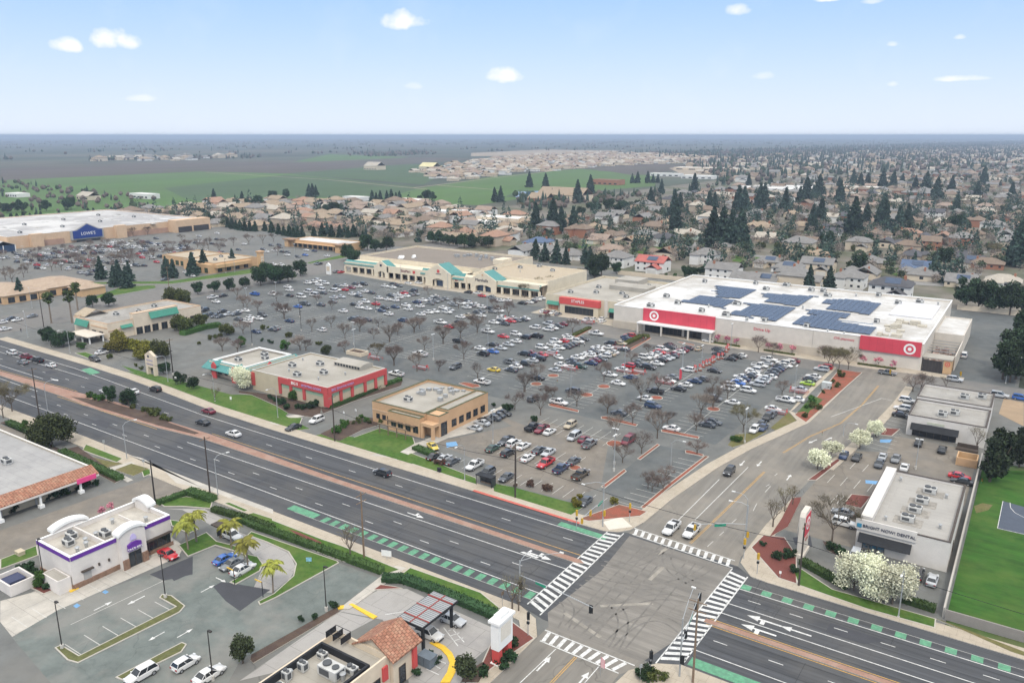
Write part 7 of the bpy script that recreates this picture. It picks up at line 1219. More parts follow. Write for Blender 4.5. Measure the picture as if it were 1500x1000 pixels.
# ---------------- hedges and shrubs
def hedge(name, pts, w_, h, m, label, cat='hedge', den=20, grp=None):
    """clipped hedge along a line: a solid core hidden by leaf clumps"""
    rn = random.Random(hash_(label)); mb = MB(); L_ = 0
    for a, b in zip(pts, pts[1:]):
        a = Vector((*a, 0)); b = Vector((*b, 0)); d = b - a; ln = d.length; L_ += ln; t = d.normalized(); n = Vector((-t.y, t.x, 0))
        c = [a - n * w_ * .42, b - n * w_ * .42, b + n * w_ * .42, a + n * w_ * .42]; mb.prism([(p.x, p.y) for p in c], 0, h * .88)
        for _ in range(int(ln * den * (w_ + 2 * h))):
            u = rn.random() * ln; f = rn.random() * (w_ + 2 * h)
            if f < w_: p = a + t * u + n * (f - w_ / 2) + Vector((0, 0, h * rn.uniform(.86, 1.03)))
            else: p = a + t * u + n * (w_ / 2 * rn.uniform(.85, 1.03) * (1 if f < w_ + h else -1)) + Vector((0, 0, rn.uniform(.05, h)))
            leaf(mb, p, .115, rn)
    o = mb.build(name, m, fix=False); tag(o, label, cat, grp or 'clipped hedges'); return o
hedge('hedge', [(-128.6, 92.4), (-122.7, 92.2), (-113.6, 92.7), (-101.2, 93.1), (-90.3, 93.5)], 1.6, 1.1, HEDGE, 'long clipped hedge between the palm lawn and the roadside grass')
hedge('hedge', [(-136.6, 92.1), (-127.5, 93.2), (-119.4, 93.4)], 1.5, 1.1, HEDGE, 'clipped hedge beside the drive-through exit lane')
hedge('hedge', [(-148.8, 87.4), (-148.1, 93.8)], 1.6, 1.0, HEDGE, 'clipped hedge beyond the far end of the taco restaurant'); hedge('hedge', [(-148.4, 94.3), (-140.1, 94.9)], 2.4, 1.3, HEDGE, 'thick clipped hedge at the lane corner by the pavement')
hedge('hedge', [(-194.7, 91.1), (-167.0, 90.0)], 2.0, 1.1, HEDGE, 'clipped hedge along the dry lawn by the tiled strip building')
hedge('hedge', [(-28.7, 138.7), (-23.3, 136.1), (-19.9, 134.4)], 1.8, 1.2, HEDGE, 'dark hedge between the dental lot and the lawn'); hedge('hedge', [(-11.3, 135.6), (-6.3, 135.3)], 1.7, 1.1, HEDGE, 'dark hedge beside the white blossom trees')
hedge('hedge', [(-163.9, 151.1), (-163.9, 161.0), (-165.0, 174.6), (-164.8, 182.9)], 1.8, 1.2, HEDGE, 'long hedge along the red banded sports store'); hedge('hedge', [(-88.7, 91.7), (-85.6, 93.7), (-76.8, 94.1), (-65.6, 93.7)], 2.2, 1.1, LEAF, 'dark shrub hedge behind the drive-through canopy')
hedge('hedge', [(-227.2, 93.8), (-216.1, 93.7)], 1.8, 1.2, HEDGE, 'clipped hedge at the left edge by the car park'); hedge('hedge', [(-275.7, 180.4), (-278.0, 192.1), (-276.3, 198.3)], 3.5, 1.8, LEAF_G, 'deep green hedge behind the corner shops lot'); hedge('hedge', [(-124.6, 264.0), (-124.8, 278.2), (-121.9, 278.6)], 2.2, 1.2, LEAF_O, 'olive hedge on the long island before the superstore')
hedge('hedge', [(-147.4, 264.9), (-148.2, 279.2)], 1.8, 1.0, LEAF_O, 'olive hedge on the island before the office store'); hedge('hedge', [(-123.7, 141.7), (-117.7, 140.9)], 2.5, .9, HEDGE, 'low green hedge beside the restaurant path')
for k, p in enumerate(([(-98, 284.4), (-88, 284.2)], [(-79, 284), (-68, 283.6)], [(-47, 284), (-35, 284.2)])): hedge('hedge', p, 1.2, .6, LEAF_O, ['low planting bed between entrance and long wall of the superstore', 'low planting bed at the middle of the superstore wall', 'low planting bed under the right red panel'][k])
def f_shrub(mat, s=1.0):
    def fn(rn):
        c = lobes_crown(rn, 8, .85 * s, .1, 1.25 * s, 620, .1); return c.mesh('shrub', [mat])
    return fn
SH = {k: [f_shrub(m)(random.Random(i + 40)) for i in range(3)] for k, m in dict(green=LEAF_G, dark=LEAF, olive=LEAF_O, brown=SHRUB_B, yellow=LEAF_Y).items()}
def shrubs(k, pts, s=1, place='', ds=.3):
    for x, y in pts:
        o = link('shrub', SH[k][rt.randrange(3)], None, (x, y, .1), rt.uniform(0, 6), s * rt.uniform(1 - ds, 1 + ds)); o['category'] = 'shrub'; o['group'] = 'shrubs in the planted beds'
        late(o, 'shrub', f"rounded {dict(green='green', dark='dark green', olive='olive', brown='brown', yellow='yellowish')[k]} shrub {place}".strip(), x, y)
shrubs('yellow', [(-75.6, 137.2), (-75.2, 139.2), (-74.2, 135.7), (-68.4, 141.4)], 1.2, 'at the street corner'); shrubs('brown', [(-90.1, 136.7), (-87.6, 139.0), (-84.5, 139.2), (-83.4, 139.2), (-113.3, 137.0), (-111.7, 137.3)], 1.1, 'on the roadside lawn')
shrubs('green', [(-151.8, 144.0), (-148.9, 142.2), (-147.6, 139.4), (-147.7, 138.5), (-150.3, 144.1), (-150.0, 150.1), (-147.4, 148.9)], 1.3, 'on the restaurant bed'); shrubs('olive', [(-149.0, 145.9), (-148.7, 147.1), (-145.3, 148.3), (-143.2, 150.1), (-128.8, 151.0), (-126.7, 155.2)], 1.1, 'by the restaurant')
shrubs('dark', [(-173.0, 143.9), (-171.2, 146.2), (-170.0, 148.1), (-168.7, 150.0), (-169.6, 146.2), (-168.3, 148.1), (-184.7, 147.1), (-181.7, 146.9), (-177.7, 146.2)], 1.4, 'before the sports store'); shrubs('dark', [(-36.5, 141.3), (-32.7, 137.5), (-31.2, 140.2), (-31.2, 138.9), (-28.8, 134.9), (-25.5, 146.7), (-23.7, 146.1)], 1.2, 'near the corner sign')
shrubs('green', [(-230.9, 118.6), (-227.3, 118.7), (-225.1, 119.0)], 1.3, 'on the median'); shrubs('olive', [(-216.9, 121.1), (-210.7, 119.9), (-205.8, 120.0), (-202.0, 119.4), (-199.8, 119.9), (-194.9, 119.2), (-193.0, 119.5)], 1.5, 'on the median')
shrubs('dark', [(-137.0, 57.4), (-135.1, 57.5), (-143.8, 59.0), (-141.6, 58.8), (-145.7, 58.2), (-136.2, 58.4)], 1.1, 'by the taco restaurant'); shrubs('dark', [(-66.7, 75.3), (-67.6, 79.2), (-66.6, 79.3), (-58.9, 81.1), (-59.0, 84.4), (-57.4, 83.7), (-57.7, 85.8), (-91.3, 75.2), (-89.4, 80.6), (-89.8, 76.9)], 1.1, 'by the tiled gable restaurant')
shrubs('dark', [(-59.4, 88.2), (-58.3, 84.8), (-40.1, 93.0), (-38.9, 93.1)], 1.5, 'on the corner bed'); shrubs('olive', [(-38.2, 93.8), (-36.9, 94.4)], 1.1, 'on the corner bed'); shrubs('olive', [(-258.0, 175.5), (-261.3, 182.2), (-261.1, 184.7), (-260.9, 187.1), (-257.2, 204.2), (-256.4, 206.4), (-238.9, 201.8), (-239.2, 202.4), (-221.2, 200.0), (-220.0, 200.1)], 1.3, 'on a car park island')
shrubs('dark', [(-242.3, 191.9), (-238.5, 191.5), (-236.5, 191.4), (-125.3, 178.6), (-121.0, 178.5), (-120.2, 178.6), (-109.5, 175.2), (-109.5, 175.2)], 1.4, 'on a car park island'); shrubs('olive', [(-50.1, 269.8), (-48.5, 265.3), (-49.2, 256.9), (-48.8, 249.6), (-49.4, 244.3), (-47.1, 253.2), (-48.7, 229.0), (-48.2, 219.0), (-46.8, 228.1)], 1.2, 'on the street edge bed'); shrubs('green', [(-58.2, 191.2), (-59.1, 191.3), (-57.3, 191.1), (-50.1, 233.1), (-49.8, 227.2), (-50.7, 237.2)], 1.3, 'on the street edge bed')
shrubs('dark', [(-170.7, 75.5), (-170.3, 77.0), (-169.9, 79.1), (-170.3, 82.0), (-170.0, 84.1), (-169.0, 85.4), (-171.4, 70.4), (-170.8, 68.5)], 1.3, 'along the tiled strip building'); shrubs('olive', [(-250.3, 145.0), (-245.2, 144.0), (-240.7, 144.1), (-267.1, 146.1)], 1.2, 'on the front verge')

# ---------------- street furniture
GALV = M('grey_steel', (.42, .44, .45), .5, .08, 1, metal=.4); BRONZE = M('bronze_pole', (.035, .032, .03), .6, .1, 1); POLEW = M('utility_pole_wood', (.21, .15, .105), .95, .2, 2); CONCB = M('pole_base_concrete', (.5, .48, .44), .9, .1, 1)
LENS = M('lamp_lens', (.68, .68, .66), .3, .05, 1); SIGY = M('signal_yellow', (.55, .33, .03), .6, .08, 1); SIGK = M('signal_black', (.02, .022, .024), .6, .1, 1); LR = M('signal_lens_red', (.25, .02, .02), .3, 0); LA = M('signal_lens_amber', (.3, .18, .02), .3, 0); LG = M('signal_lens_green', (.02, .2, .1), .3, 0)
def street_lamp(x, y, d, h=9.5, arm=2.6, what='galvanised street lamp with curved arm'):
    t = thing('street_lamp', '', 'street lamp', (x, y, 0), d, 'street lamps along the roads'); late(t, 'lamp', what, x, y)
    link('pole', cmesh(('slp', h), lambda: MB().tube((0, 0, 0), (0, 0, h - 1), .11, .07, 8).mesh('lamp_pole', [GALV])), t)
    link('arm', cmesh(('sla', h, arm), lambda: MB().path([(0, 0, h - 1), (arm * .25, 0, h - .25), (arm * .6, 0, h), (arm, 0, h)], .045, 6).mesh('lamp_arm', [GALV])), t)
    link('lamp_head', cmesh(('slh', h, arm), lambda: MB().box(arm - .05, arm + .65, -.16, .16, h - .1, h + .06).mesh('lamp_head', [LENS])), t)
    link('base', cmesh(('slb',), lambda: MB().tube((0, 0, 0), (0, 0, .25), .22, .2, 8).mesh('lamp_base', [CONCB])), t)
def lot_lamp(x, y, h=9, heads=2, m='g', d=0, base=True):
    mm = BRONZE if m == 'b' else GALV; what = ('dark' if m == 'b' else 'pale') + ' car park lamp pole'
    t = thing('car_park_lamp', '', 'lamp post', (x, y, 0), d, 'car park lamp posts'); late(t, 'lotlamp', what, x, y)
    link('pole', cmesh(('llp', h, m), lambda: MB().tube((0, 0, .6), (0, 0, h), .1, .07, 8).mesh('lamp_pole', [mm])), t)
    if base: link('base', cmesh(('llb',), lambda: MB().tube((0, 0, 0), (0, 0, .75), .28, .28, 10).mesh('lamp_base', [CONCB])), t)
    for s in ((-1, 1) if heads == 2 else (1,)):
        link('lamp_head', cmesh(('llh', h, s, m), lambda: MB().box(s * .15, s * .85, -.18, .18, h - .05, h + .12).box(0, s * .15, -.04, .04, h, h + .06).mesh('lamp_head', [LENS if m == 'g' else mm])), t)
for x, y in [(-171.4, 207.6), (-163.2, 228.9), (-112.5, 200.7), (-209.4, 207.2), (-201.3, 199.4), (-218.8, 230.6), (-109.6, 155.6), (-76.0, 156.9), (-107.9, 228.2), (-94.4, 244.1), (-89.1, 247.6), (-55.9, 237.2), (-56.2, 191.2), (-108.1, 228.4), (-94.4, 244.5), (-200.0, 280.1), (-247.9, 313.0), (-281.7, 315.6), (-278.3, 253.5), (-298.1, 246.0), (-299.0, 229.8), (-90.3, 280.7), (-77.7, 160.5), (-442.2, 368.3), (-396.2, 344.1), (-526.9, 241.8), (-485.3, 336.3)]: lot_lamp(x, y, 9 + rt.uniform(-.5, .5), 2, 'g', rt.choice((0, math.pi / 2)))
for x, y in [(-115.5, 67.2), (-116.2, 50.2), (-90.8, 58.4), (-90.0, 79.7), (-138.3, 58.6), (-240.6, 185.7), (-242.6, 211.4), (-261.9, 228.0), (-90.9, 137.9), (-238.9, 266.7), (-242.1, 254.1), (-384.6, 283.0), (-231.1, 146.3)]: lot_lamp(x, y, 8.2, 1, 'b', rt.choice((0, math.pi)))
lot_lamp(*[(-17.5, 197.3)][0], 7.5, 2, 'g', 0)
for p, d, h in (([(-177.6, 97.9)], 1.2, 9.5), ([(-141.8, 97.2)], 1.2, 9.5), ([(-226.6, 104.1)], 1.2, 9.5), ([(-65.0, 99.8)], 1.5, 8), ([(-64.1, 162.0)], 0, 9), ([(-40.4, 142.6)], math.pi, 9), ([(-286.0, 141.9)], -1.6, 9), ([(-322.5, 145.0)], 2.8, 10), ([(-170.0, 137.7)], -1.6, 9), ([(-101.9, 133.4)], -1.6, 9), ([(-11.1, 130.1)], -1.6, 9), ([(-225.4, 140.7)], -1.6, 9), ([(-196.6, 136.9)], -1.6, 9), ([(-377.8, 173.6)], 2.8, 9), ([(-3.6, 286.9)], 0, 9), ([(-382.2, 287.3)], -2.8, 9), ([(-36.3, 210.1)], 0, 4)):
    street_lamp(*p[0], d, h)
# utility poles and the lines they carry
def utility_pole(x, y, h, label, arms=2, d=0, m=None):
    t = thing('utility_pole', label, 'utility pole', (x, y, 0), d, 'wooden utility poles')
    MB().tube((0, 0, 0), (0, 0, h), .19, .12, 8).build('pole', m or POLEW, t, off=(0, 0, 0))
    for k in range(arms):
        a = MB().box(-.06, .06, -1.3, 1.3, h - .6 - k * 1.4, h - .48 - k * 1.4).build('crossarm', POLEW, t, off=(0, 0, 0))
        for q in (-1.2, -.6, .6, 1.2): MB().tube((0, q, h - .478 - k * 1.4), (0, q, h - .25 - k * 1.4), .05, .03, 6).build('insulator', CONCB, a, off=(0, 0, 0))
    return t
UP = [([(-96.9, 95.7)][0], 13.2, 'tall brown wooden utility pole on the grass near the green bike lane'), ([(-143.7, 96.6)][0], 13.5, 'dark utility pole beyond the taco restaurant beside the curved lamp'), ([(-227.8, 102.2)][0], 13.8, 'dark utility pole by the domed tree'), ([(-33.0, 96.2)][0], 13.6, 'leaning wooden utility pole at the near right street corner'), ([(-87.4, 132.3)][0], 12.5, 'dark utility pole on the lawn beside the bus shelter'), ([(-144.0, 134.0)][0], 12.4, 'dark utility pole at the driveway beside the sports store'), ([(-27.1, 130.7)][0], 12.0, 'dark utility pole with yellow lamp behind the corner sign'), ([(-335.6, 157.6)][0], 14.5, 'tall dark pole at the far left street corner'), ([(-232.1, 147.0)][0], 12, 'dark pole beside the evergreens on the verge'), ([(-359.9, 230.9)][0], 13, 'pale wooden pole beside the crossroad')]
for (p, h, lb) in UP: utility_pole(*p, h, lb, 2 if 'brown' in lb or 'leaning' in lb else 1, math.pi / 2 if 'leaning' in lb else 0, POLEW if 'wood' in lb else M('dark_pole_wood', (.07, .058, .05), .95, .15, 2))
utility_pole(*[(-149.7, 87.4)][0], 10, 'thin dark pole beside the strip lane entrance', 0, 0, BRONZE)
def wire(a, b, za, zb, sag, label):
    pts = []
    for k in range(17):
        u = k / 16; pts.append((a[0] + (b[0] - a[0]) * u, a[1] + (b[1] - a[1]) * u, za + (zb - za) * u - sag * 4 * u * (1 - u)))
    tag(MB().path(pts, .045, 4).build('overhead_cable', SIGK, fix=False), label, 'cable', 'cables between the utility poles')
P5, P6, P7 = UP[4][0], UP[5][0], UP[6][0]
wire(P6, P5, 8.6, 8.8, 1.3, 'black cable from the sports store pole to the bus shelter pole'); wire(P5, P7, 8.8, 8.2, 1.5, 'black cable from the bus shelter pole across to the dental corner pole')
wire(P7, (60, 126), 8.2, 8.6, 1.2, 'black cable from the dental corner pole off to the right'); wire(P6, (-330, 139), 8.4, 8.6, 1.8, 'black cable from the sports store pole off to the left')
# traffic signals
def head(parent, x, y, z, d, back=SIGK, m=SIGK):
    o = MB().box(-.19, .19, -.17, .17, -.58, .58).box(-.34, .34, -.18, -.172, -.72, .72) if back is SIGK else MB().box(-.19, .19, -.17, .17, -.58, .58)
    o = o.build('signal_head', m, parent, off=(0, 0, 0)); o.location = Vector((x, y, z)) - parent.location; o.rotation_euler = (0, 0, d)
    if back is not SIGK: b = MB().box(-.36, .36, -.19, -.173, -.74, .74).build('backplate', back, o, off=(0, 0, 0))
    for k, mm in enumerate((LR, LA, LG)): MB().tube((0, .171, .36 - k * .36), (0, .2, .36 - k * .36), .13, n=10).build('signal_lens', mm, o, off=(0, 0, 0))
    return o
def mast(p, arm_to, h, zarm, heads, label, back=SIGK, sign=None, lamp=None):
    t = thing('traffic_signal', label, 'traffic signal', (p[0], p[1], .14), 0, 'traffic signals at the intersection'); x, y = p; bx, by = arm_to; L0 = Vector((0, 0, 0))
    MB().tube((x, y, .14), (x, y, h), .15, .1, 8).build('pole', GALV, t)
    pts = [(x, y, zarm - .5), (x + (bx - x) * .35, y + (by - y) * .35, zarm - .1), (x + (bx - x) * .7, y + (by - y) * .7, zarm), (bx, by, zarm)]
    MB().path(pts, .07, 6).build('mast_arm', GALV, t)
    for u, d in heads: head(t, x + (bx - x) * u, y + (by - y) * u, zarm - .55, d, back, SIGY if back is SIGY else SIGK)
    if sign:
        a = math.atan2(by - y, bx - x); o = MB().box(-1.1, 1.1, -.03, .03, -.25, .25).build('street_sign', GREENB, t, off=(0, 0, 0)); o.location = (Vector((x + (bx - x) * sign, y + (by - y) * sign, zarm - .42)) - t.location); o.rotation_euler = (0, 0, a)
    if lamp:
        lx, ly = lamp; MB().path([(x, y, h - .1), (x + (lx - x) * .4, y + (ly - y) * .4, h + .5), (lx, ly, h + .6)], .05, 6).build('lamp_arm', GALV, t); MB().box(lx - .35, lx + .35, ly - .15, ly + .15, h + .5, h + .66).build('lamp_head', LENS, t)
    head(t, x + .4, y - .2, 3.2, 0, back, SIGY if back is SIGY else SIGK)
    return t
mast([(-65.5, 131.0)][0], (-65, 121), 9.6, 6.2, ((.97, -1.57), (.6, -1.57)), 'traffic signal with long curved arm at the red mulch corner', SIGY, .15, (-68, 127))
mast([(-65.0, 99.8)][0], (-50, 97.5), 7.6, 5.4, ((.97, 3.14),), 'traffic signal with straight arm at the near left corner', SIGK, .3, (-60, 105))
mast([(-35.1, 96.4)][0], (-37.5, 110), 9.6, 5.8, ((.98, 1.57), (.75, 1.57), (.2, 1.57)), 'traffic signal whose arm crosses over the near right crosswalk', SIGK, .5, (-36.5, 104))
mast([(-39.0, 138.2)][0], (-47, 131.6), 9, 5.6, ((.97, 0), ), 'traffic signal with yellow backed head at the right corner ramp', SIGY, .5, (-42, 137))
def post_signal(p, label, m=SIGY):
    t = thing('signal_post', label, 'traffic signal', (p[0], p[1], .14), 0, 'traffic signals at the intersection')
    MB().tube((p[0], p[1], .14), (p[0], p[1], 3.6), .07, n=8).build('pole', GALV, t); head(t, p[0], p[1], 3.6, 2.4, m, m); MB().box(p[0] - .2, p[0] + .2, p[1] - .15, p[1] + .15, 2.2, 2.6).build('pedestrian_signal', SIGK, t)
for p, l in (([(-61.9, 135.8)], 'yellow backed signal post on the red mulch corner ramp'), ([(-38.0, 134.3)], 'yellow backed signal post on the right corner ramp'), ([(-34.3, 130.4)], 'signal post on the right corner by the maroon bed'), ([(-69.4, 127.2)], 'low signal post beside the yellow shrubs'), ([(-38.7, 94.1)], 'black signal post at the near right corner by the hedge'), ([(-58.6, 92.4)], 'signal post beside the white pylon sign')): post_signal(p[0], l, SIGK if 'black' in l or 'pylon' in l else SIGY)
# signs and small things
def plate(name, label, p, d, w_, h, z, m, cat='sign', pm=GALV, grp=None):
    t = thing(name, label, cat, (p[0], p[1], .1), d, grp); MB().tube((0, 0, 0), (0, 0, z + h), .035, n=6).build('post', pm, t, off=(0, 0, 0)); MB().box(-w_ / 2, w_ / 2, -.06, -.037, z, z + h).build('panel', m, t, off=(0, 0, 0)); return t
plate('lawn_sign', 'white sign board on the grass strip by the bike lane', [(-92.8, 97.4)][0], .3, 2.0, 1.2, .7, SIGNW); plate('lawn_sign', 'small blue and white sign on the palm lawn', [(-103.6, 88.4)][0], .6, 1.0, .8, .5, M('pale_blue_sign', (.25, .5, .65), .5, .3, 3))
plate('road_sign', 'brown backed sign post by the near left corner', [(-66.4, 96.7)][0], 1.6, .7, .7, 2.2, WOOD); plate('road_sign', 'white sign beside the restaurant driveway', [(-153.5, 146.8)][0], 0, .5, .6, 1.8, SIGNW); plate('road_sign', 'white sign post at the sports store drive', [(-151.9, 149.8)][0], 0, .6, .5, 2, SIGNW); plate('road_sign', 'white sign at the verge beside the evergreens', [(-220.3, 140.2)][0], .4, .7, .9, 1.8, SIGNW); plate('road_sign', 'white notice on the sports store lawn', [(-192.6, 139.5)][0], .3, .6, .9, .6, SIGNW)
plate('road_sign', 'grey sign on the pavement by the dry lawn', [(-167.8, 96.3)][0], 1, .6, .7, 2, GALV); plate('road_sign', 'small white sign on the corner pavement below the bullseye sign', [(-30.5, 131.3)][0], 0, .4, .5, .9, SIGNW); plate('road_sign', 'grey sign on the pavement by the domed tree', [(-187.1, 97.8)][0], 1, .5, .8, 2, GALV); plate('road_sign', 'sign post on the near right corner', [(-39.3, 92.0)][0], 1, .5, .6, 2.4, GALV)
t = thing('store_sign', 'tall cream street sign with a bullseye panel at the intersection corner', 'sign', (-29.6, 142.6, 0))
MB().extrude_yz([(140.6, 0), (144.6, 0), (144.9, 8.2), (144.2, 9.0), (141, 9.0), (140.4, 8.2)], -30.1, -29.1).build('slab', W_STORE, t); p = MB().box(-29.09, -29.0, 141, 144.3, 4.1, 8.2).build('red_panel', RED, t); rings(p, (142.6, 6.4), 1.25, -29.0, (SIGNW, RED), face='+x')
MB().box(-30.4, -28.8, 140.2, 145, 0, .7).build('plinth', W_STORE, t); o = MB().tube((-30.25, 142.6, 5.6), (-30.15, 142.6, 5.6), 2.4, n=24).build('round_back', GREENB if 0 else W_GREY, t); lettering('CVS', M('grey_red', (.45, .2, .17), .5, .1), t, (-29.05, 142.6, 3.2), 1.0, '+x')
t = thing('twin_pylon', 'cream pylon sign with peaked top on two legs beside the main road', 'sign', (-236.5, 142.5, 0))
MB().extrude_xz([(-239, 2.8), (-239, 6.8), (-236.5, 8.2), (-234, 6.8), (-234, 2.8)], 142, 143).build('sign_box', W_CREAM, t)
for x in (-239, -235): MB().box(x, x + 1, 142, 143, 0, 2.79).build('leg', W_CREAM, t)
MB().box(-238.2, -234.8, 141.9, 141.99, 4.9, 5.4).box(-238.2, -234.8, 141.9, 141.99, 3.6, 4.1).build('name_strip', M('faded_lilac', (.4, .36, .42), .6, .2, 3), t); MB().tube((-237, 141.9, 6.4), (-237, 141.99, 6.4), .45, n=12).build('emblem', INK, t)
t = thing('peaked_pylon', 'small cream peaked pylon by the crossroad entrance', 'sign', (*[(-507.6, 499.6)][0], 0)) if 0 else None
x, y = [(-332.7, 312.6)][0]; t = thing('peaked_pylon', 'small cream peaked pylon sign at the crossroad entrance', 'sign', (x, y, 0)); MB().extrude_xz([(x - 1.6, 0), (x - 1.6, 5.4), (x, 6.6), (x + 1.6, 5.4), (x + 1.6, 0)], y - .4, y + .4).build('slab', SIGNW, t); MB().box(x - 1.2, x + 1.2, y - .5, y - .41, 2, 4.6).build('panel', W_CREAM, t)
x, y = [(-96.3, 133.9)][0]; t = thing('bus_shelter', 'dark flat-roofed bus shelter on the pavement beside the roadside lawn', 'bus shelter', (x, y, 0))
MB().box(x - 2.2, x + 2.2, y - 1, y + .9, 2.4, 2.6).build('roof', BLACK, t); MB().box(x - 2.1, x + 2.1, y + .75, y + .8, .4, 2.39).box(x + 2.04, x + 2.1, y - .8, y + .74, .4, 2.39).build('glass_wall', M('smoked_glass', (.05, .055, .06), .2, .1, 1), t); MB().box(x - 1.6, x + 1.2, y + .2, y + .6, .4, .55).build('bench', WOOD, t)
for a, b in ((-2.1, -.9), (2.0, -.9), (-2.1, .7), (2.0, .7)): MB().box(x + a, x + a + .1, y + b, y + b + .1, 0.1, 2.39).build('post', BLACK, t)
for k, p in enumerate([(-109.6, 133.8), (-67.3, 78.3), (-151.1, 60.7), (-49.5, 249.9)]):
    x, y = p; lb = ['dark litter bin on the roadside lawn', 'grey utility cabinet by the yellow kerb', 'beige utility box on the lawn behind the taco restaurant', 'pale green utility cabinet on the mulch strip'][k]
    t = thing('utility_cabinet' if k else 'litter_bin', lb, 'cabinet' if k else 'bin', (x, y, .1)); w_ = (.4, 1.2, .8, 1.3)[k]; h = (1, 1.6, .8, 2)[k]; mm = (BLACK, M('blue_grey_steel', (.14, .17, .2), .6, .1, 1), W_BEIGE, M('pale_steel', (.5, .54, .53), .6, .1, 1))[k]
    MB().box(x - w_, x + w_, y - w_ * .7, y + w_ * .7, .1, h).build('cabinet', mm, t); MB().box(x - w_ - .05, x + w_ + .05, y - w_ * .7 - .05, y + w_ * .7 + .05, h + .003, h + .12).build('lid', mm, t); MB().box(x - .02, x + .02, y - w_ * .7 - .03, y - w_ * .7 - .003, .2, h - .1).build('door_gap', BLACK, t)
# menu boards and clearance bars of the drive-through
x, y = [(-125.5, 85.8)][0]; t = thing('menu_canopy', 'dark order canopy on a post beside the white suv', 'order canopy', (x, y, 0)); MB().box(x - .25, x + .25, y - .25, y + .25, 0, 2.8).build('post', WOOD, t); MB().box(x - 1.2, x + .8, y - 1.2, y + 1.2, 2.8, 3.05).build('roof', TRIM, t); MB().box(x + .26, x + .4, y - 1, y + 1, .8, 2.3).build('board', BLACK, t)
for p, l in (([(-109.2, 76.4)], 'yellow clearance bar at the tip of the island'), ([(-102.0, 76.6)], 'yellow clearance bar beside the curved lane')):
    x, y = p[0]; t = thing('clearance_bar', l, 'clearance bar', (x, y, 0)); MB().tube((x, y, 0), (x, y, 2.9), .07, n=8).build('post', BLACK, t); MB().box(x - 1.8, x, y - .05, y + .05, 2.7, 2.9).build('bar', YELP, t)
# feather flag, cart corrals
x, y = [(-90.2, 231.0)][0]; t = thing('feather_flag', 'red feather flag standing between parked cars', 'flag', (x, y, 0)); MB().tube((x, y, 0), (x, y, 4.4), .04, n=6).build('pole', GALV, t); MB().extrude_xz([(x + .05, .8), (x + .8, 1.2), (x + .9, 3.4), (x + .5, 4.3), (x + .05, 4.4)], y - .02, y + .02).build('cloth', RED, t)
x, y = [(-43.7, 89.1)][0]; t = thing('flag_pole', 'flag with red and white stripes on a pole at the near street corner', 'flag', (x - 1, y + 1, 0)); x -= 1; y += 1; MB().tube((x, y, 0), (x, y, 3.4), .03, n=6).build('pole', GALV, t); c = MB()
for k in range(7): c.box(x + .05 + k * .09, x + .14 + k * .09, y - .015, y + .015, 1.6, 3.3 - k * .05, k % 2)
c.build('cloth', [RED, SIGNW], t)
def corral(x, y, d, lb=None):
    t = thing('cart_corral', '', 'cart corral', (x, y, 0), d, 'red cart corrals in the car park'); late(t, 'corral', 'red railed cart corral', x, y)
    link('rail', cmesh(('cor',), lambda: MB().path([(-2.6, -1, .95), (2.6, -1, .95)], .035, 5).path([(-2.6, 1, .95), (2.6, 1, .95)], .05, 5).path([(2.6, -1, .95), (2.6, 1, .95)], .05, 5).path([(-2.6, -1, .5), (2.6, -1, .5)], .04, 5).path([(-2.6, 1, .5), (2.6, 1, .5)], .04, 5).mesh('corral_rail', [REDF])), t)
    for a in (-2.6, 0, 2.6):
        for b in (-1, 1): link('post', cmesh(('corp',), lambda: MB().tube((0, 0, 0), (0, 0, 1.0), .05, n=5).mesh('corral_post', [REDF])), t, (a, b, 0))
    link('sign', cmesh(('cors',), lambda: MB().box(2.6, 2.66, -.5, .5, 1.1, 1.8).mesh('corral_sign', [REDF])), t); link('carts', cmesh(('corc',), lambda: MB().box(-2, 2.3, -.35, .35, .45, .95).box(-1.8, 2.1, -.3, .3, .2, .42).mesh('nested_carts', [METAL])), t)
for x, y in [(-140.6, 235.4), (-124.4, 256.3), (-108.9, 230.9), (-93.3, 226.8), (-55.4, 240.7), (-167.9, 196.6), (-125.9, 223.6), (-183.3, 273.6), (-105.2, 232.3), (-189.0, 197.1), (-152.9, 286.5), (-55.7, 218.3)]: corral(x, y, rt.choice((0, math.pi)))
# pick-up bay posts
for x, y in [(-90.1, 244.6), (-89.1, 246.4), (-89.6, 250.8), (-89.4, 253.3), (-88.8, 254.8), (-89.1, 259.6), (-88.8, 263.5), (-88.0, 264.9), (-89.7, 274.2), (-90.4, 277.9), (-89.0, 258.0), (-88.8, 263.1)]:
    t = thing('bay_post', '', 'bay marker', (x, y, 0), 0, 'red and white pick-up bay markers'); late(t, 'bay', 'red and white pick-up bay marker', x, y); link('post', cmesh(('bayp',), lambda: MB().tube((0, 0, 0), (0, 0, 2.2), .06, n=6).mesh('bay_post', [SIGNW])), t); link('sign', cmesh(('bays',), lambda: MB().box(-.45, .45, -.03, .03, 1.4, 2.4).mesh('bay_sign', [REDF])), t); link('base', cmesh(('bayb',), lambda: MB().box(-.6, .6, -.3, .3, 0, .5).mesh('bay_base', [RMULCH])), t)
# planter by the sports store
x, y = [(-198.9, 198.3)][0]; t = thing('planter_wall', 'cream walled planter with brown shrubs behind the sports store', 'planter', (x, y, 0)); walls(MB(), x - 3.6, x + 3.6, y - 2, y + 2, 1.3, .3).build('wall', W_CREAM, t); MB().box(x - 3.2, x + 3.2, y - 1.6, y + 1.6, .8, 1.0).build('soil', BMULCH, t)
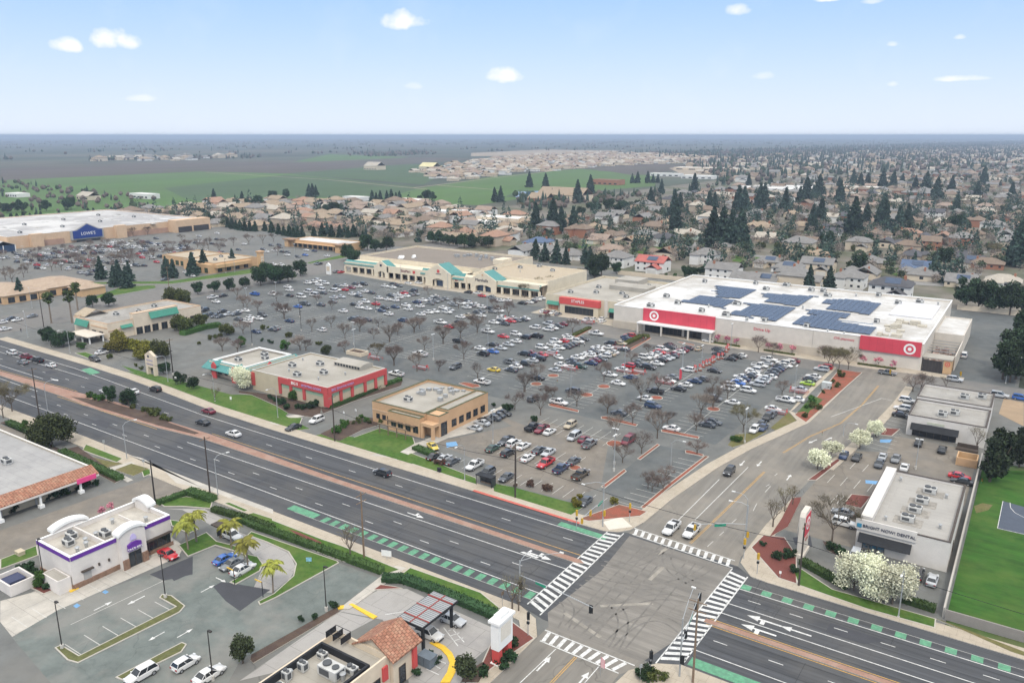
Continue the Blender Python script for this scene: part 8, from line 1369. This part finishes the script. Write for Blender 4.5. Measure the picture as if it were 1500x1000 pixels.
# ---------------- people
SKIN = M('skin', (.45, .27, .19), .7, .05, 1); HAIR = M('dark_hair', (.03, .02, .015), .8, .1, 1)
def person(x, y, d, top, legs, label, stride=.22):
    t = thing('person', label, 'person', (x, y, .02), d)
    V = [(0, 0, .95), (0, 0, 1.2), (0, 0, 1.42), (0, 0, 1.52), (0, 0, 1.66), (.02, .18, 1.4), (.05, .24, 1.12), (.16, .24, .9), (-.02, -.18, 1.4), (-.08, -.24, 1.12), (-.06, -.25, .88), (stride * .5, .09, .92), (stride * .8, .1, .5), (stride, .1, .06), (stride + .14, .1, .03), (-stride * .4, -.09, .92), (-stride * .5, -.1, .5), (-stride, -.1, .08), (-stride + .13, -.1, .03)]
    E_ = [(0, 1), (1, 2), (2, 3), (3, 4), (2, 5), (5, 6), (6, 7), (2, 8), (8, 9), (9, 10), (0, 11), (11, 12), (12, 13), (13, 14), (0, 15), (15, 16), (16, 17), (17, 18)]
    RAD = [.15, .15, .16, .06, .1, .06, .05, .04, .06, .05, .04, .09, .065, .045, .04, .09, .065, .045, .04]
    me = bpy.data.meshes.new('person_body'); me.from_pydata(V, E_, []); o = bpy.data.objects.new('body', me); COL.objects.link(o)
    sk = o.modifiers.new('skin', 'SKIN')
    for k, r in enumerate(RAD): me.skin_vertices[0].data[k].radius = (r, r)
    me.skin_vertices[0].data[0].use_root = True; o.modifiers.new('smooth', 'SUBSURF').levels = 1
    bpy.context.view_layer.update(); m2 = bpy.data.meshes.new_from_object(o.evaluated_get(bpy.context.evaluated_depsgraph_get())); bpy.data.objects.remove(o)
    m2.materials.clear()
    for mm in (SKIN, top, legs): m2.materials.append(mm)
    for p in m2.polygons:
        c = p.center; p.material_index = 2 if c.z < .95 else (1 if c.z < 1.47 and not (abs(c.y) > .2 and c.z < .97) else 0); p.use_smooth = True
    b = link('body', m2, t); hm = MB(); hm.tube((-.015, 0, 1.67), (-.015, 0, 1.78), .105, .06, 8); hm.mesh('hair', [HAIR]); link('hair', cmesh(('hair',), lambda: MB().tube((-.02, 0, 1.68), (-.02, 0, 1.78), .105, .06, 8).mesh('hair', [HAIR])), t)
CB = M('dark_clothes', (.03, .03, .04), .9, .1, 2); CR = M('red_clothes', (.4, .06, .06), .9, .1, 2); CW = M('pale_clothes', (.55, .53, .5), .9, .1, 2); CJ = M('denim', (.06, .09, .15), .9, .1, 2)
person(*[(-137.6, 251.3)][0], 1.2, CB, CB, 'person in dark clothes walking in the lane before the long island'); person(*[(-121.7, 272.6)][0], .8, CR, CJ, 'person in red top walking beside the long island hedge'); person(*[(-121.1, 273.7)][0], .9, CW, CJ, 'person in pale top walking beside the long island hedge'); person(*[(-236.6, 217.9)][0], 2, CB, CJ, 'person in dark top standing beside the white hatchback'); person(*[(-136.3, 252.9)][0], 1.1, CW, CB, 'person in pale top crossing the parking lane'); person(*[(-333.8, 147.9)][0], 2.5, CB, CB, 'person in dark clothes waiting at the far left street corner'); person(*[(-106.9, 291.7)][0], 0, CB, CJ, 'person in dark top on the pavement under the red panel')

# ---------------- houses and the country beyond
ROOFC = dict(tan=(.32, .25, .18), brown=(.21, .16, .122), grey=(.215, .208, .20), dark=(.09, .09, .098), pinkish=(.30, .23, .185), orange=(.34, .21, .15), red=(.42, .13, .11), blue=(.10, .14, .22), pale=(.42, .38, .32))
WALLC = dict(cream=(.62, .53, .41), white=(.70, .69, .66), beige=(.48, .40, .31), brick=(.34, .16, .10), mint=(.42, .52, .44))
def rmat(k): return M('shingle_' + k, ROOFC[k], .9, .14, .6, col2=tuple(x * .8 for x in ROOFC[k]), scale2=.25)
def wmat(k): return M('house_wall_' + k, WALLC[k], .9, .06, .3)
GAR = M('garage_door', (.6, .58, .54), .7, .05, 1)
def house_meshes(v):
    rn = random.Random(v * 7 + 1); wl = MB(); rf = MB(); h = 5.5 if v in (1, 3, 7) else 3.0; w_ = rn.uniform(13, 16); d = rn.uniform(10, 12)
    wl.box(-w_ / 2, w_ / 2, -d / 2, d / 2, 0, h)
    (hip if v % 3 else gable_x)(rf, -w_ / 2, w_ / 2, -d / 2, d / 2, h + .02, h + d * .27)
    gx = -w_ / 2 + 1 if v % 4 < 2 else w_ / 2 - 7.5; h2 = 3.0; wl.box(gx, gx + 6.5, -d / 2 - 5, -d / 2 - .01, 0, h2)
    (gable_y if v % 2 else hip)(rf, gx, gx + 6.5, -d / 2 - 5, -d / 2 + 2.5, h2 + .02, h2 + 2.0)
    if h > 4: rf.box(-w_ / 2 - .4, w_ / 2 + .4, -d / 2 - 1.4, -d / 2 - .02, 2.9, 3.1) if v % 4 == 1 else None
    if v % 3 == 1:
        x0 = w_ / 2 - 6; wl.box(x0, w_ / 2 - 1, d / 2 + .01, d / 2 + 3.4, 0, h); hip(rf, x0, w_ / 2 - 1, d / 2 - 2, d / 2 + 3.4, h + .02, h + 1.6)
    return wl, rf, h, w_, d, gx
HV = [house_meshes(v) for v in range(8)]
def house_part(me_key, fn): return cmesh(me_key, fn)
def fixmesh(mb, name, mats):
    me = mb.mesh(name, mats); bm = bmesh.new(); bm.from_mesh(me); bmesh.ops.recalc_face_normals(bm, faces=bm.faces); bm.to_mesh(me); bm.free(); return me
def house(x, y, rz, v, rc_, wc, level, place, sc=1.0, solar=False):
    wl, rf, h, w_, d, gx = HV[v]
    t = thing('house', '', 'house', (x, y, -.2), rz, 'houses of the suburb'); t.scale = (sc, sc, sc)
    late(t, 'house' + place, f"{rc_}-roofed {wc} {'one' if h < 4 else 'two'}-storey house", x, y)
    link('wall', cmesh(('hw', v, wc), lambda: fixmesh(wl, 'house_wall', [wmat(wc)])), t); link('roof', cmesh(('hr', v, rc_), lambda: fixmesh(rf, 'house_roof', [rmat(rc_)])), t)
    if level:
        for k in range(4):
            for z in ((1.0,) if h < 4 else (1.0, 3.7)):
                xx = -w_ / 2 + 1.2 + k * (w_ - 2.4) / 3.6
                for s in (-1, 1):
                    if s < 0 and z < 2 and gx - 1.8 < xx < gx + 6.6: continue
                    link('window', cmesh(('hwin',), lambda: MB().box(0, 1.1, -.06, .06, .2, 1.2).mesh('house_window', [GLASS])), t, (xx, s * d / 2, z))
        for s in (-1, 1): link('window', cmesh(('hwin2',), lambda: MB().box(-.06, .06, -.8, .8, 0, 1.3).mesh('house_window', [GLASS])), t, (s * w_ / 2, .8, 1.0))
        link('garage_door', cmesh(('hgar',), lambda: MB().box(-2.4, 2.4, -.06, .06, 0, 2.2).mesh('garage_door', [GAR])), t, (gx + 3.25, -d / 2 - 5, .1)); link('door', cmesh(('hdoor',), lambda: MB().box(-.5, .5, -.06, .06, 0, 2.1).mesh('house_door', [TRIM])), t, (gx + 8.2 if gx < 0 else gx - 1.4, -d / 2, 0))
        link('chimney', cmesh(('hchim',), lambda: MB().box(-.5, .5, -.4, .4, 0, 2.6).box(-.35, .35, -.25, .25, 2.6, 2.8).mesh('chimney', [wmat('brick')])), t, (w_ * .3, d * .15, h + .5))
        if solar:
            sl_ = .27 * 2; link('solar_panel', cmesh(('hsol', round(h)), lambda: MB().extrude_yz([(-4.2, .2), (-1.2, .2 + 3 * sl_), (-1.2, .28 + 3 * sl_), (-4.2, .28)], -2.8, 2.8).mesh('solar_panel', [PV])), t, (.8, -d / 2 + 5.2 if 0 else 0, h + (d / 2 - 4.2) * sl_ * .98))
    return t
placed = []
NEAR_H = [([(-211.2, 431.0)], 1, 'grey', 'white', 1), ([(-186.2, 426.6)], 3, 'red', 'white', 1), ([(-171.1, 471.2)], 1, 'grey', 'white', 1), ([(-143.3, 424.5)], 3, 'grey', 'white', 0), ([(-127.4, 414.1)], 0, 'grey', 'cream', 0), ([(-118.5, 416.6)], 0, 'grey', 'cream', 1), ([(-275.3, 425.4)], 3, 'grey', 'white', 0), ([(-297.9, 481.7)], 4, 'blue', 'white', 0), ([(-303.9, 575.1)], 5, 'tan', 'cream', 0), ([(-268.6, 520.1)], 0, 'pinkish', 'cream', 0), ([(-238.1, 475.9)], 4, 'pinkish', 'cream', 0), ([(-245.8, 522.6)], 6, 'tan', 'beige', 0), ([(-223.1, 531.6)], 1, 'dark', 'white', 0), ([(-225.0, 582.9)], 5, 'pale', 'mint', 0), ([(-258.2, 590.1)], 7, 'brown', 'cream', 0), ([(-200.3, 660.4)], 5, 'tan', 'cream', 0), ([(-171.3, 598.1)], 6, 'pale', 'beige', 0), ([(-313.2, 697.7)], 2, 'pinkish', 'cream', 0), ([(-172.7, 535.9)], 2, 'grey', 'cream', 0), ([(-134.8, 482.0)], 4, 'grey', 'cream', 1), ([(-270.6, 448.9)], 2, 'grey', 'white', 0), ([(-250.2, 442.2)], 4, 'grey', 'white', 0),
          ([(-114.9, 447.1)], 1, 'grey', 'white', 1), ([(-104.9, 472.8)], 3, 'grey', 'cream', 1), ([(-104.9, 422.4)], 7, 'grey', 'cream', 0), ([(-80.3, 435.6)], 1, 'grey', 'white', 1), ([(-78.9, 471.1)], 0, 'grey', 'cream', 0), ([(-84.5, 515.5)], 4, 'grey', 'beige', 0), ([(-57.9, 417.2)], 7, 'dark', 'white', 1), ([(-32.4, 470.8)], 6, 'grey', 'cream', 1), ([(-14.3, 482.9)], 4, 'pale', 'white', 0), ([(-58.7, 507.6)], 0, 'blue', 'beige', 1), ([(-67.6, 559.0)], 2, 'dark', 'beige', 0), ([(-107.8, 668.1)], 4, 'brown', 'cream', 0), ([(-91.8, 613.1)], 6, 'dark', 'cream', 0), ([(-87.7, 688.8)], 2, 'orange', 'cream', 0), ([(-66.5, 618.2)], 3, 'brown', 'brick', 0), ([(-61.9, 671.0)], 0, 'orange', 'beige', 0), ([(-117.5, 525.8)], 4, 'tan', 'beige', 0), ([(-169.3, 900.8)], 6, 'pinkish', 'cream', 0), ([(-158.3, 949.6)], 4, 'pinkish', 'beige', 0), ([(-161.4, 1113.3)], 6, 'brown', 'beige', 0), ([(-113.8, 993.9)], 0, 'pinkish', 'cream', 0), ([(-92.6, 979.3)], 2, 'pinkish', 'beige', 0), ([(-59.4, 923.6)], 4, 'pinkish', 'cream', 0), ([(-33.1, 863.6)], 6, 'brown', 'brick', 0), ([(-34.0, 755.1)], 7, 'grey', 'white', 0), ([(-23.4, 690.1)], 3, 'grey', 'white', 0), ([(-46.0, 709.4)], 2, 'brown', 'cream', 0), ([(-194.9, 664.0)], 5, 'tan', 'cream', 0), ([(-202.5, 793.3)], 2, 'tan', 'cream', 0), ([(-139.5, 587.4)], 0, 'brown', 'beige', 0), ([(-227.5, 754.8)], 1, 'grey', 'white', 0), ([(-89.3, 857.8)], 3, 'dark', 'white', 0), ([(-34.5, 548.9)], 0, 'dark', 'cream', 1), ([(-25.7, 546.1)], 2, 'brown', 'brick', 0), ([(-139.9, 661.4)], 4, 'dark', 'white', 0)]
rh = random.Random(5)
for p, v, r_, w_, s in NEAR_H:
    x, y = p[0]; house(x, y, rh.choice((0, 0, math.pi)) if s else rh.choice((0, math.pi / 2, math.pi, -math.pi / 2)), v, r_, w_, 1, 'near', 1.25 if v in (5, 7) else 1.1, s); placed.append((x, y))
def inpoly(x, y, P):
    c = False
    for k in range(len(P)):
        (ax, ay), (bx, by) = P[k - 1], P[k]
        if (ay > y) != (by > y) and x < (bx - ax) * (y - ay) / (by - ay) + ax: c = not c
    return c
ZL = [(-751.4, 407.6), (-776.5, 552.2), (-768.7, 661.1), (-625.5, 674.4), (-487.0, 667.1), (-392.2, 610.4), (-321.6, 500.5), (-329.2, 450.4), (-410.6, 441.1), (-513.4, 446.4), (-572.6, 424.8), (-693.3, 461.9)]
ZR = [(-321.6, 500.5), (-362.8, 564.7), (-361.3, 683.3), (-384.9, 880.3), (-392.3, 1136.5), (-350.3, 1520.0), (-62.5, 2304.4), (-6.1, 521.8), (-24.5, 501.7), (-34.4, 465.8), (-57.4, 469.6), (-87.4, 481.2), (-156.2, 449.6), (-196.5, 453.6), (-223.8, 452.1), (-279.6, 443.6)]
cand = []
for Z, pal, wal, sx, sy in ((ZL, ('tan', 'pinkish', 'tan', 'brown', 'pinkish', 'grey', 'pale', 'tan', 'orange'), ('cream', 'cream', 'beige', 'white'), 22, 29), (ZR, ('tan', 'brown', 'brown', 'grey', 'grey', 'dark', 'pale', 'pinkish', 'grey', 'brown'), ('cream', 'beige', 'white', 'brick'), 28, 37)):
    X = [p[0] for p in Z]; Y = [p[1] for p in Z]; y = min(Y); row = 0
    while y < max(Y):
        x = min(X) + rh.uniform(0, 10); row += 1
        if row % 3 == 0 and Z is ZR:      # every third line is a street
            seg = []
            while x < max(X):
                if inpoly(x, y, Z) and inpoly(x + 24, y, Z) and min((x + 12 - p) ** 2 + (y - q) ** 2 for p, q in placed) > 22 ** 2: seg.append(((x, y), (x + 24.3, y)))
                x += 24
            if seg: bars('residential_street', seg, 9, -.07, STREET)
            y += sy * .8; continue
        while x < max(X):
            a, b = x + rh.uniform(-4, 4), y + rh.uniform(-5, 5)
            if inpoly(a, b, Z) and rh.random() < .84 and min((a - p) ** 2 + (b - q) ** 2 for p, q in placed) > 21 ** 2: cand.append((math.hypot(a, b), a, b, rh.choice(pal), rh.choice(wal), rh.choice((0, math.pi / 2, math.pi, -math.pi / 2)), rh.randrange(8)))
            x += sx
        y += sy
cand.sort(); spots = [(c[1], c[2]) for c in cand]
hm = MB(); hmats = []; hix = {}
def add_far(mb, mi, x, y, rz, sc, m):
    if m.name not in hix: hix[m.name] = len(hmats); hmats.append(m)
    base = len(hm.v); cs, sn = math.cos(rz), math.sin(rz); hm.v += [(x + (a * cs - b * sn) * sc, y + (a * sn + b * cs) * sc, c * sc - .2) for a, b, c in mb.v]; hm.f += [tuple(base + q for q in f) for f in mb.f]; hm.m += [hix[m.name]] * len(mb.f)
NI = 300 - len(NEAR_H)
for k, (dd, x, y, r_, w_, rz, v) in enumerate(cand):
    if k < NI: house(x, y, rz, v, r_, w_, 1 if dd < 560 else 0, 'far', rh.uniform(1.05, 1.3), rh.random() < .25)
    else: add_far(HV[v][0], 0, x, y, rz, 1, wmat(w_)); add_far(HV[v][1], 0, x, y, rz, 1, rmat(r_))
# the new estate and the far suburb: too many and too small to count
ZE = [(-1142.8, 1320.6), (-1456.8, 1998.1), (-1687.0, 2773.5), (-1682.0, 3229.5), (-1156.1, 2874.6), (-910.8, 2618.8), (-887.4, 2158.8), (-938.2, 1878.4), (-916.2, 1595.7), (-931.9, 1423.0), (-860.5, 1179.8), (-857.3, 1077.4)]
ZF = [(-893.5, 2224.1), (-936.0, 2906.7), (-223.9, 7410.1), (-65.7, 2405.3), (-361.9, 1569.6), (-413.6, 1197.2), (-513.5, 1411.1)]
ZE2 = [(-2373.7, 1309.9), (-2747.9, 1590.6), (-2470.8, 1775.4), (-2462.3, 2003.4), (-2244.1, 1825.2), (-2265.1, 1309.4)]
for Z, pal, wal, n in ((ZE, ('tan', 'pale', 'pinkish'), ('cream', 'cream', 'white'), 900), (ZF, ('tan', 'brown', 'pinkish', 'grey', 'pale'), ('cream', 'beige', 'white'), 900), (ZE2, ('pale', 'tan', 'grey'), ('white', 'cream'), 24)):
    P = Z; X = [p[0] for p in P]; Y = [p[1] for p in P]; k = 0
    while k < n:
        x, y = rh.uniform(min(X), max(X)), rh.uniform(min(Y), max(Y))
        if inpoly(x, y, P):
            v = rh.randrange(8); rz = rh.choice((0, math.pi / 2)); sc = rh.uniform(1, 1.3) * (1.1 if Z is not ZE2 else 1.6); add_far(HV[v][0], 0, x, y, rz, sc, wmat(rh.choice(wal))); add_far(HV[v][1], 0, x, y, rz, sc, rmat(rh.choice(pal)))
            k += 1
o = hm.build('distant_houses', hmats, fix=False); o['kind'] = 'stuff'; tag(o, 'far roofs of the new estate and outer suburb', 'houses')
# larger buildings among the houses
def hall(x, y, w_, d, h, wm, rm, label, rz=0, pitched=False, cat='building'):
    t = thing('hall', label, cat, (x, y, -.2), rz); walls(MB(), -w_ / 2, w_ / 2, -d / 2, d / 2, h).build('wall', wm, t, off=(0, 0, 0))
    if pitched: gable_x(MB(), -w_ / 2, w_ / 2, -d / 2, d / 2, h + .02, h + d * .28).build('roof', rm, t, off=(0, 0, 0))
    else: MB().box(-w_ / 2 + .31, w_ / 2 - .31, -d / 2 + .31, d / 2 - .31, h - .9, h - .4).build('roof', rm, t, off=(0, 0, 0))
    for k in range(5): MB().box(-w_ / 2 + w_ * (k + .2) / 5, -w_ / 2 + w_ * (k + .7) / 5, -d / 2 - .08, -d / 2 - .003, 1, 3).build('window', GLASS, t, off=(0, 0, 0))
RW = M('roof_white_far', (.66, .65, .62), .8, .06, .1)
hall(*[(-490.4, 850.9)][0], 62, 30, 7, W_CREAM, rmat('tan'), 'school with a long tan pitched roof by the pond', 0, True, 'school'); hall(*[(-499.9, 811.6)][0], 26, 20, 5, wmat('brick'), rmat('tan'), 'small brick hall beside the tan roofed school', 0, True)
hall(*[(-590.1, 1162.6)][0], 46, 24, 8, wmat('brick'), rmat('brown'), 'red brick school building behind the clump of evergreens'); hall(*[(-533.7, 1412.6)][0], 60, 26, 6, wmat('white'), RW, 'long white hall on the school field'); hall(*[(-617.5, 1460.3)][0], 60, 20, 6, wmat('white'), RW, 'white sheds behind the row of conifers')
hall(*[(-647.2, 1766.3)][0], 150, 40, 6, wmat('cream'), RW, 'very long pale shed beside the bare soil'); hall(*[(-319.7, 1117.2)][0], 90, 40, 7, wmat('white'), RW, 'broad white roofed store among the houses'); hall(*[(-310.8, 1167.6)][0], 80, 40, 7, wmat('white'), RW, 'wide white building behind the tall conifers'); hall(*[(-211.8, 1108.4)][0], 70, 26, 5, wmat('cream'), RW, 'long pale low building among the houses'); hall(*[(-226.9, 1246.9)][0], 50, 24, 5, wmat('cream'), RW, 'pale walled building before the redwoods')
hall(*[(-397.4, 582.9)][0], 44, 22, 7, W_CREAM, RW, 'cream warehouse behind the shop strip belt'); hall(*[(-489.8, 621.9)][0], 60, 26, 5, wmat('white'), RW, 'white flat roofed works among the houses'); hall(*[(-609.0, 702.0)][0], 44, 22, 6, wmat('cream'), RW, 'white roofed shed beside the row of conifers'); hall(*[(-695.6, 704.8)][0], 30, 16, 5, wmat('white'), RW, 'small white shed at the field edge'); hall(*[(-941.7, 584.7)][0], 40, 16, 6, wmat('white'), RW, 'white farm house beside the dark trees'); hall(*[(-978.4, 533.9)][0], 26, 16, 5, wmat('cream'), rmat('pale'), 'cream farm house among the orchard trees', 0, True); hall(*[(-1097.9, 508.0)][0], 30, 16, 5, wmat('white'), RW, 'white farm shed at the left field edge'); hall(*[(-412.1, 563.2)][0], 40, 20, 5, wmat('white'), RW, 'white flat roofed yard building'); hall(*[(-1291.3, 1372.0)][0], 40, 30, 9, wmat('cream'), rmat('pale'), 'tall cream house frame on the new estate', 0, True); hall(*[(-1158.5, 1408.1)][0], 40, 30, 9, wmat('cream'), M('straw_roof', (.62, .56, .32), .8, .08, .1), 'straw roofed barn on the new estate', 0, True)
# far trees: woods and tree belts read as masses
wd = MB(); rw = random.Random(8)
def far_tree(x, y, h, r, m):
    i = len(wd.v); n = 5
    if m == 0:
        for lv, (z, q) in enumerate(((.06, 1), (.42, .68), (.45, .82), (1, .04))): wd.v += [(x + r * q * rw.uniform(.8, 1.2) * math.cos(6.28 * k / n + lv), y + r * q * rw.uniform(.8, 1.2) * math.sin(6.28 * k / n + lv), h * z) for k in range(n)]
    else:
        for lv, (z, q) in enumerate(((.1, .5), (.35, 1), (.7, .9), (1, .3))): wd.v += [(x + r * q * rw.uniform(.75, 1.2) * math.cos(6.28 * k / n + lv), y + r * q * rw.uniform(.75, 1.2) * math.sin(6.28 * k / n + lv), h * z * rw.uniform(.93, 1.05)) for k in range(n)]
    for lv in range(3):
        for k in range(n): wd.f.append((i + lv * n + k, i + lv * n + (k + 1) % n, i + lv * n + n + (k + 1) % n, i + lv * n + n + k)); wd.m.append(m)
    wd.f.append(tuple(i + 3 * n + k for k in range(n))); wd.m.append(m)
def scatter(P, n, con=.4, hs=(7, 15), clump=0):
    X = [p[0] for p in P]; Y = [p[1] for p in P]; k = 0
    while k < n:
        x, y = rw.uniform(min(X), max(X)), rw.uniform(min(Y), max(Y))
        if not inpoly(x, y, P): continue
        for _ in range(1 + int(rw.random() * clump)):
            h = rw.uniform(*hs); c = 0 if rw.random() < con else (1 if rw.random() < .35 else 2); far_tree(x + rw.gauss(0, 18 if clump else 0), y + rw.gauss(0, 18 if clump else 0), h * (1.35 if c == 0 else .8), h * (.22 if c == 0 else .42), c); k += 1
scatter(ZF, 2600, .45, (8, 16)); scatter([(-1514.4, 3028.7), (-380.5, 12361.1), (-184.8, 6172.4), (-873.5, 2643.7), (-1030.3, 2448.8)], 3200, .4, (9, 18), 3); scatter([(-2405.5, 1080.3), (-12675.3, 5741.3), (-693.5, 22263.1), (-341.3, 11123.3), (-1846.0, 3690.7), (-2312.9, 3173.3), (-2152.9, 2332.1), (-2028.1, 1783.4), (-2199.8, 1353.0)], 3600, .25, (9, 17), 5)
scatter([(-2447.4, 2406.5), (-2530.6, 3028.1), (-2120.9, 2624.3), (-2058.5, 2158.1)], 220, .2, (9, 14), 4); scatter([(-2664.9, 1449.0), (-2544.8, 2070.7), (-2224.9, 1838.0), (-2314.1, 1276.7)], 90, .3, (7, 14));  scatter([(-1503.9, 671.1), (-1307.6, 641.4), (-1043.0, 588.2), (-949.8, 606.7), (-795.8, 498.9), (-810.6, 433.5), (-788.2, 346.3)], 130, .1, (4, 9)); scatter([(-585.7, 878.3), (-536.2, 882.6), (-404.9, 1013.7), (-437.1, 1264.6), (-410.7, 938.8), (-428.7, 706.0), (-452.1, 690.5)], 160, .3, (5, 11))
o = wd.build('distant_woodland', [M('far_conifer', (.042, .068, .05), .95, .3, .05), M('far_broadleaf', (.038, .058, .028), .95, .35, .05), M('far_bare_wood', (.125, .10, .085), .95, .3, .05)], fix=True); o['kind'] = 'stuff'; tag(o, 'far trees along fields and gardens', 'trees')
# garden trees between the houses, past counting: leafy, bare and coniferous crowns
gd = MB()
def garden_tree(x, y):
    k = rw.choice((0, 1, 1, 2, 2, 2, 2)); h = rw.uniform(5, 9.5) if k else rw.uniform(8, 20); r = h * (.2 if k == 0 else .42); z0 = -.2
    for _ in range(150 if k else 130):
        if k == 0:
            u = rw.random() ** 1.6; a = rw.uniform(0, 6.28); q = r * (1 - u) ** .7 * rw.uniform(.5, 1.05) * 1.35; leaf(gd, (x + math.cos(a) * q, y + math.sin(a) * q, z0 + h * (.06 + .94 * u)), .85 * (1.1 - .6 * u), rw, 0)
        else:
            d = Vector((rw.gauss(0, 1), rw.gauss(0, 1), rw.gauss(0, 1))).normalized() * rw.random() ** .5; leaf(gd, (x + d.x * r, y + d.y * r, z0 + h * .58 + d.z * h * .38), .5 if k == 1 else .3, rw, k)
for Z, n in ((ZR, 2300), (ZL, 560)):
    X = [p[0] for p in Z]; Y = [p[1] for p in Z]; k = 0
    while k < n:
        x, y = rw.uniform(min(X), max(X)), rw.uniform(min(Y), max(Y)) if rw.random() < .5 else rw.uniform(min(Y), min(Y) + (max(Y) - min(Y)) * .35)
        if inpoly(x, y, Z) and min((x - p) ** 2 + (y - q) ** 2 for p, q in placed[:80]) > 64: garden_tree(x, y); k += 1
o = gd.build('garden_trees', [LEAF_C, M('grey_green_garden', (.062, .08, .045), .9, 0, island=.6), M('garden_twigs', (.21, .175, .155), .95, 0, island=.35)], fix=False); o['kind'] = 'stuff'; tag(o, 'small garden trees scattered among the suburb roofs', 'trees')
resolve()
# ---------------- haze: the air over the plain
hb = MB().box(-59000, 39000, -7900, 59000, -1.4, 84).build('haze', _hz := bpy.data.materials.new('haze'), fix=True); hb['kind'] = 'stuff'
_hz.use_nodes = True; n_ = _hz.node_tree; n_.nodes.clear(); ov = n_.nodes.new('ShaderNodeOutputMaterial'); pv = n_.nodes.new('ShaderNodeVolumePrincipled'); n_.links.new(pv.outputs[0], ov.inputs['Volume']); pv.inputs["Density"].default_value = .00014; pv.inputs['Color'].default_value = (.56, .68, .86, 1); pv.inputs['Anisotropy'].default_value = .1
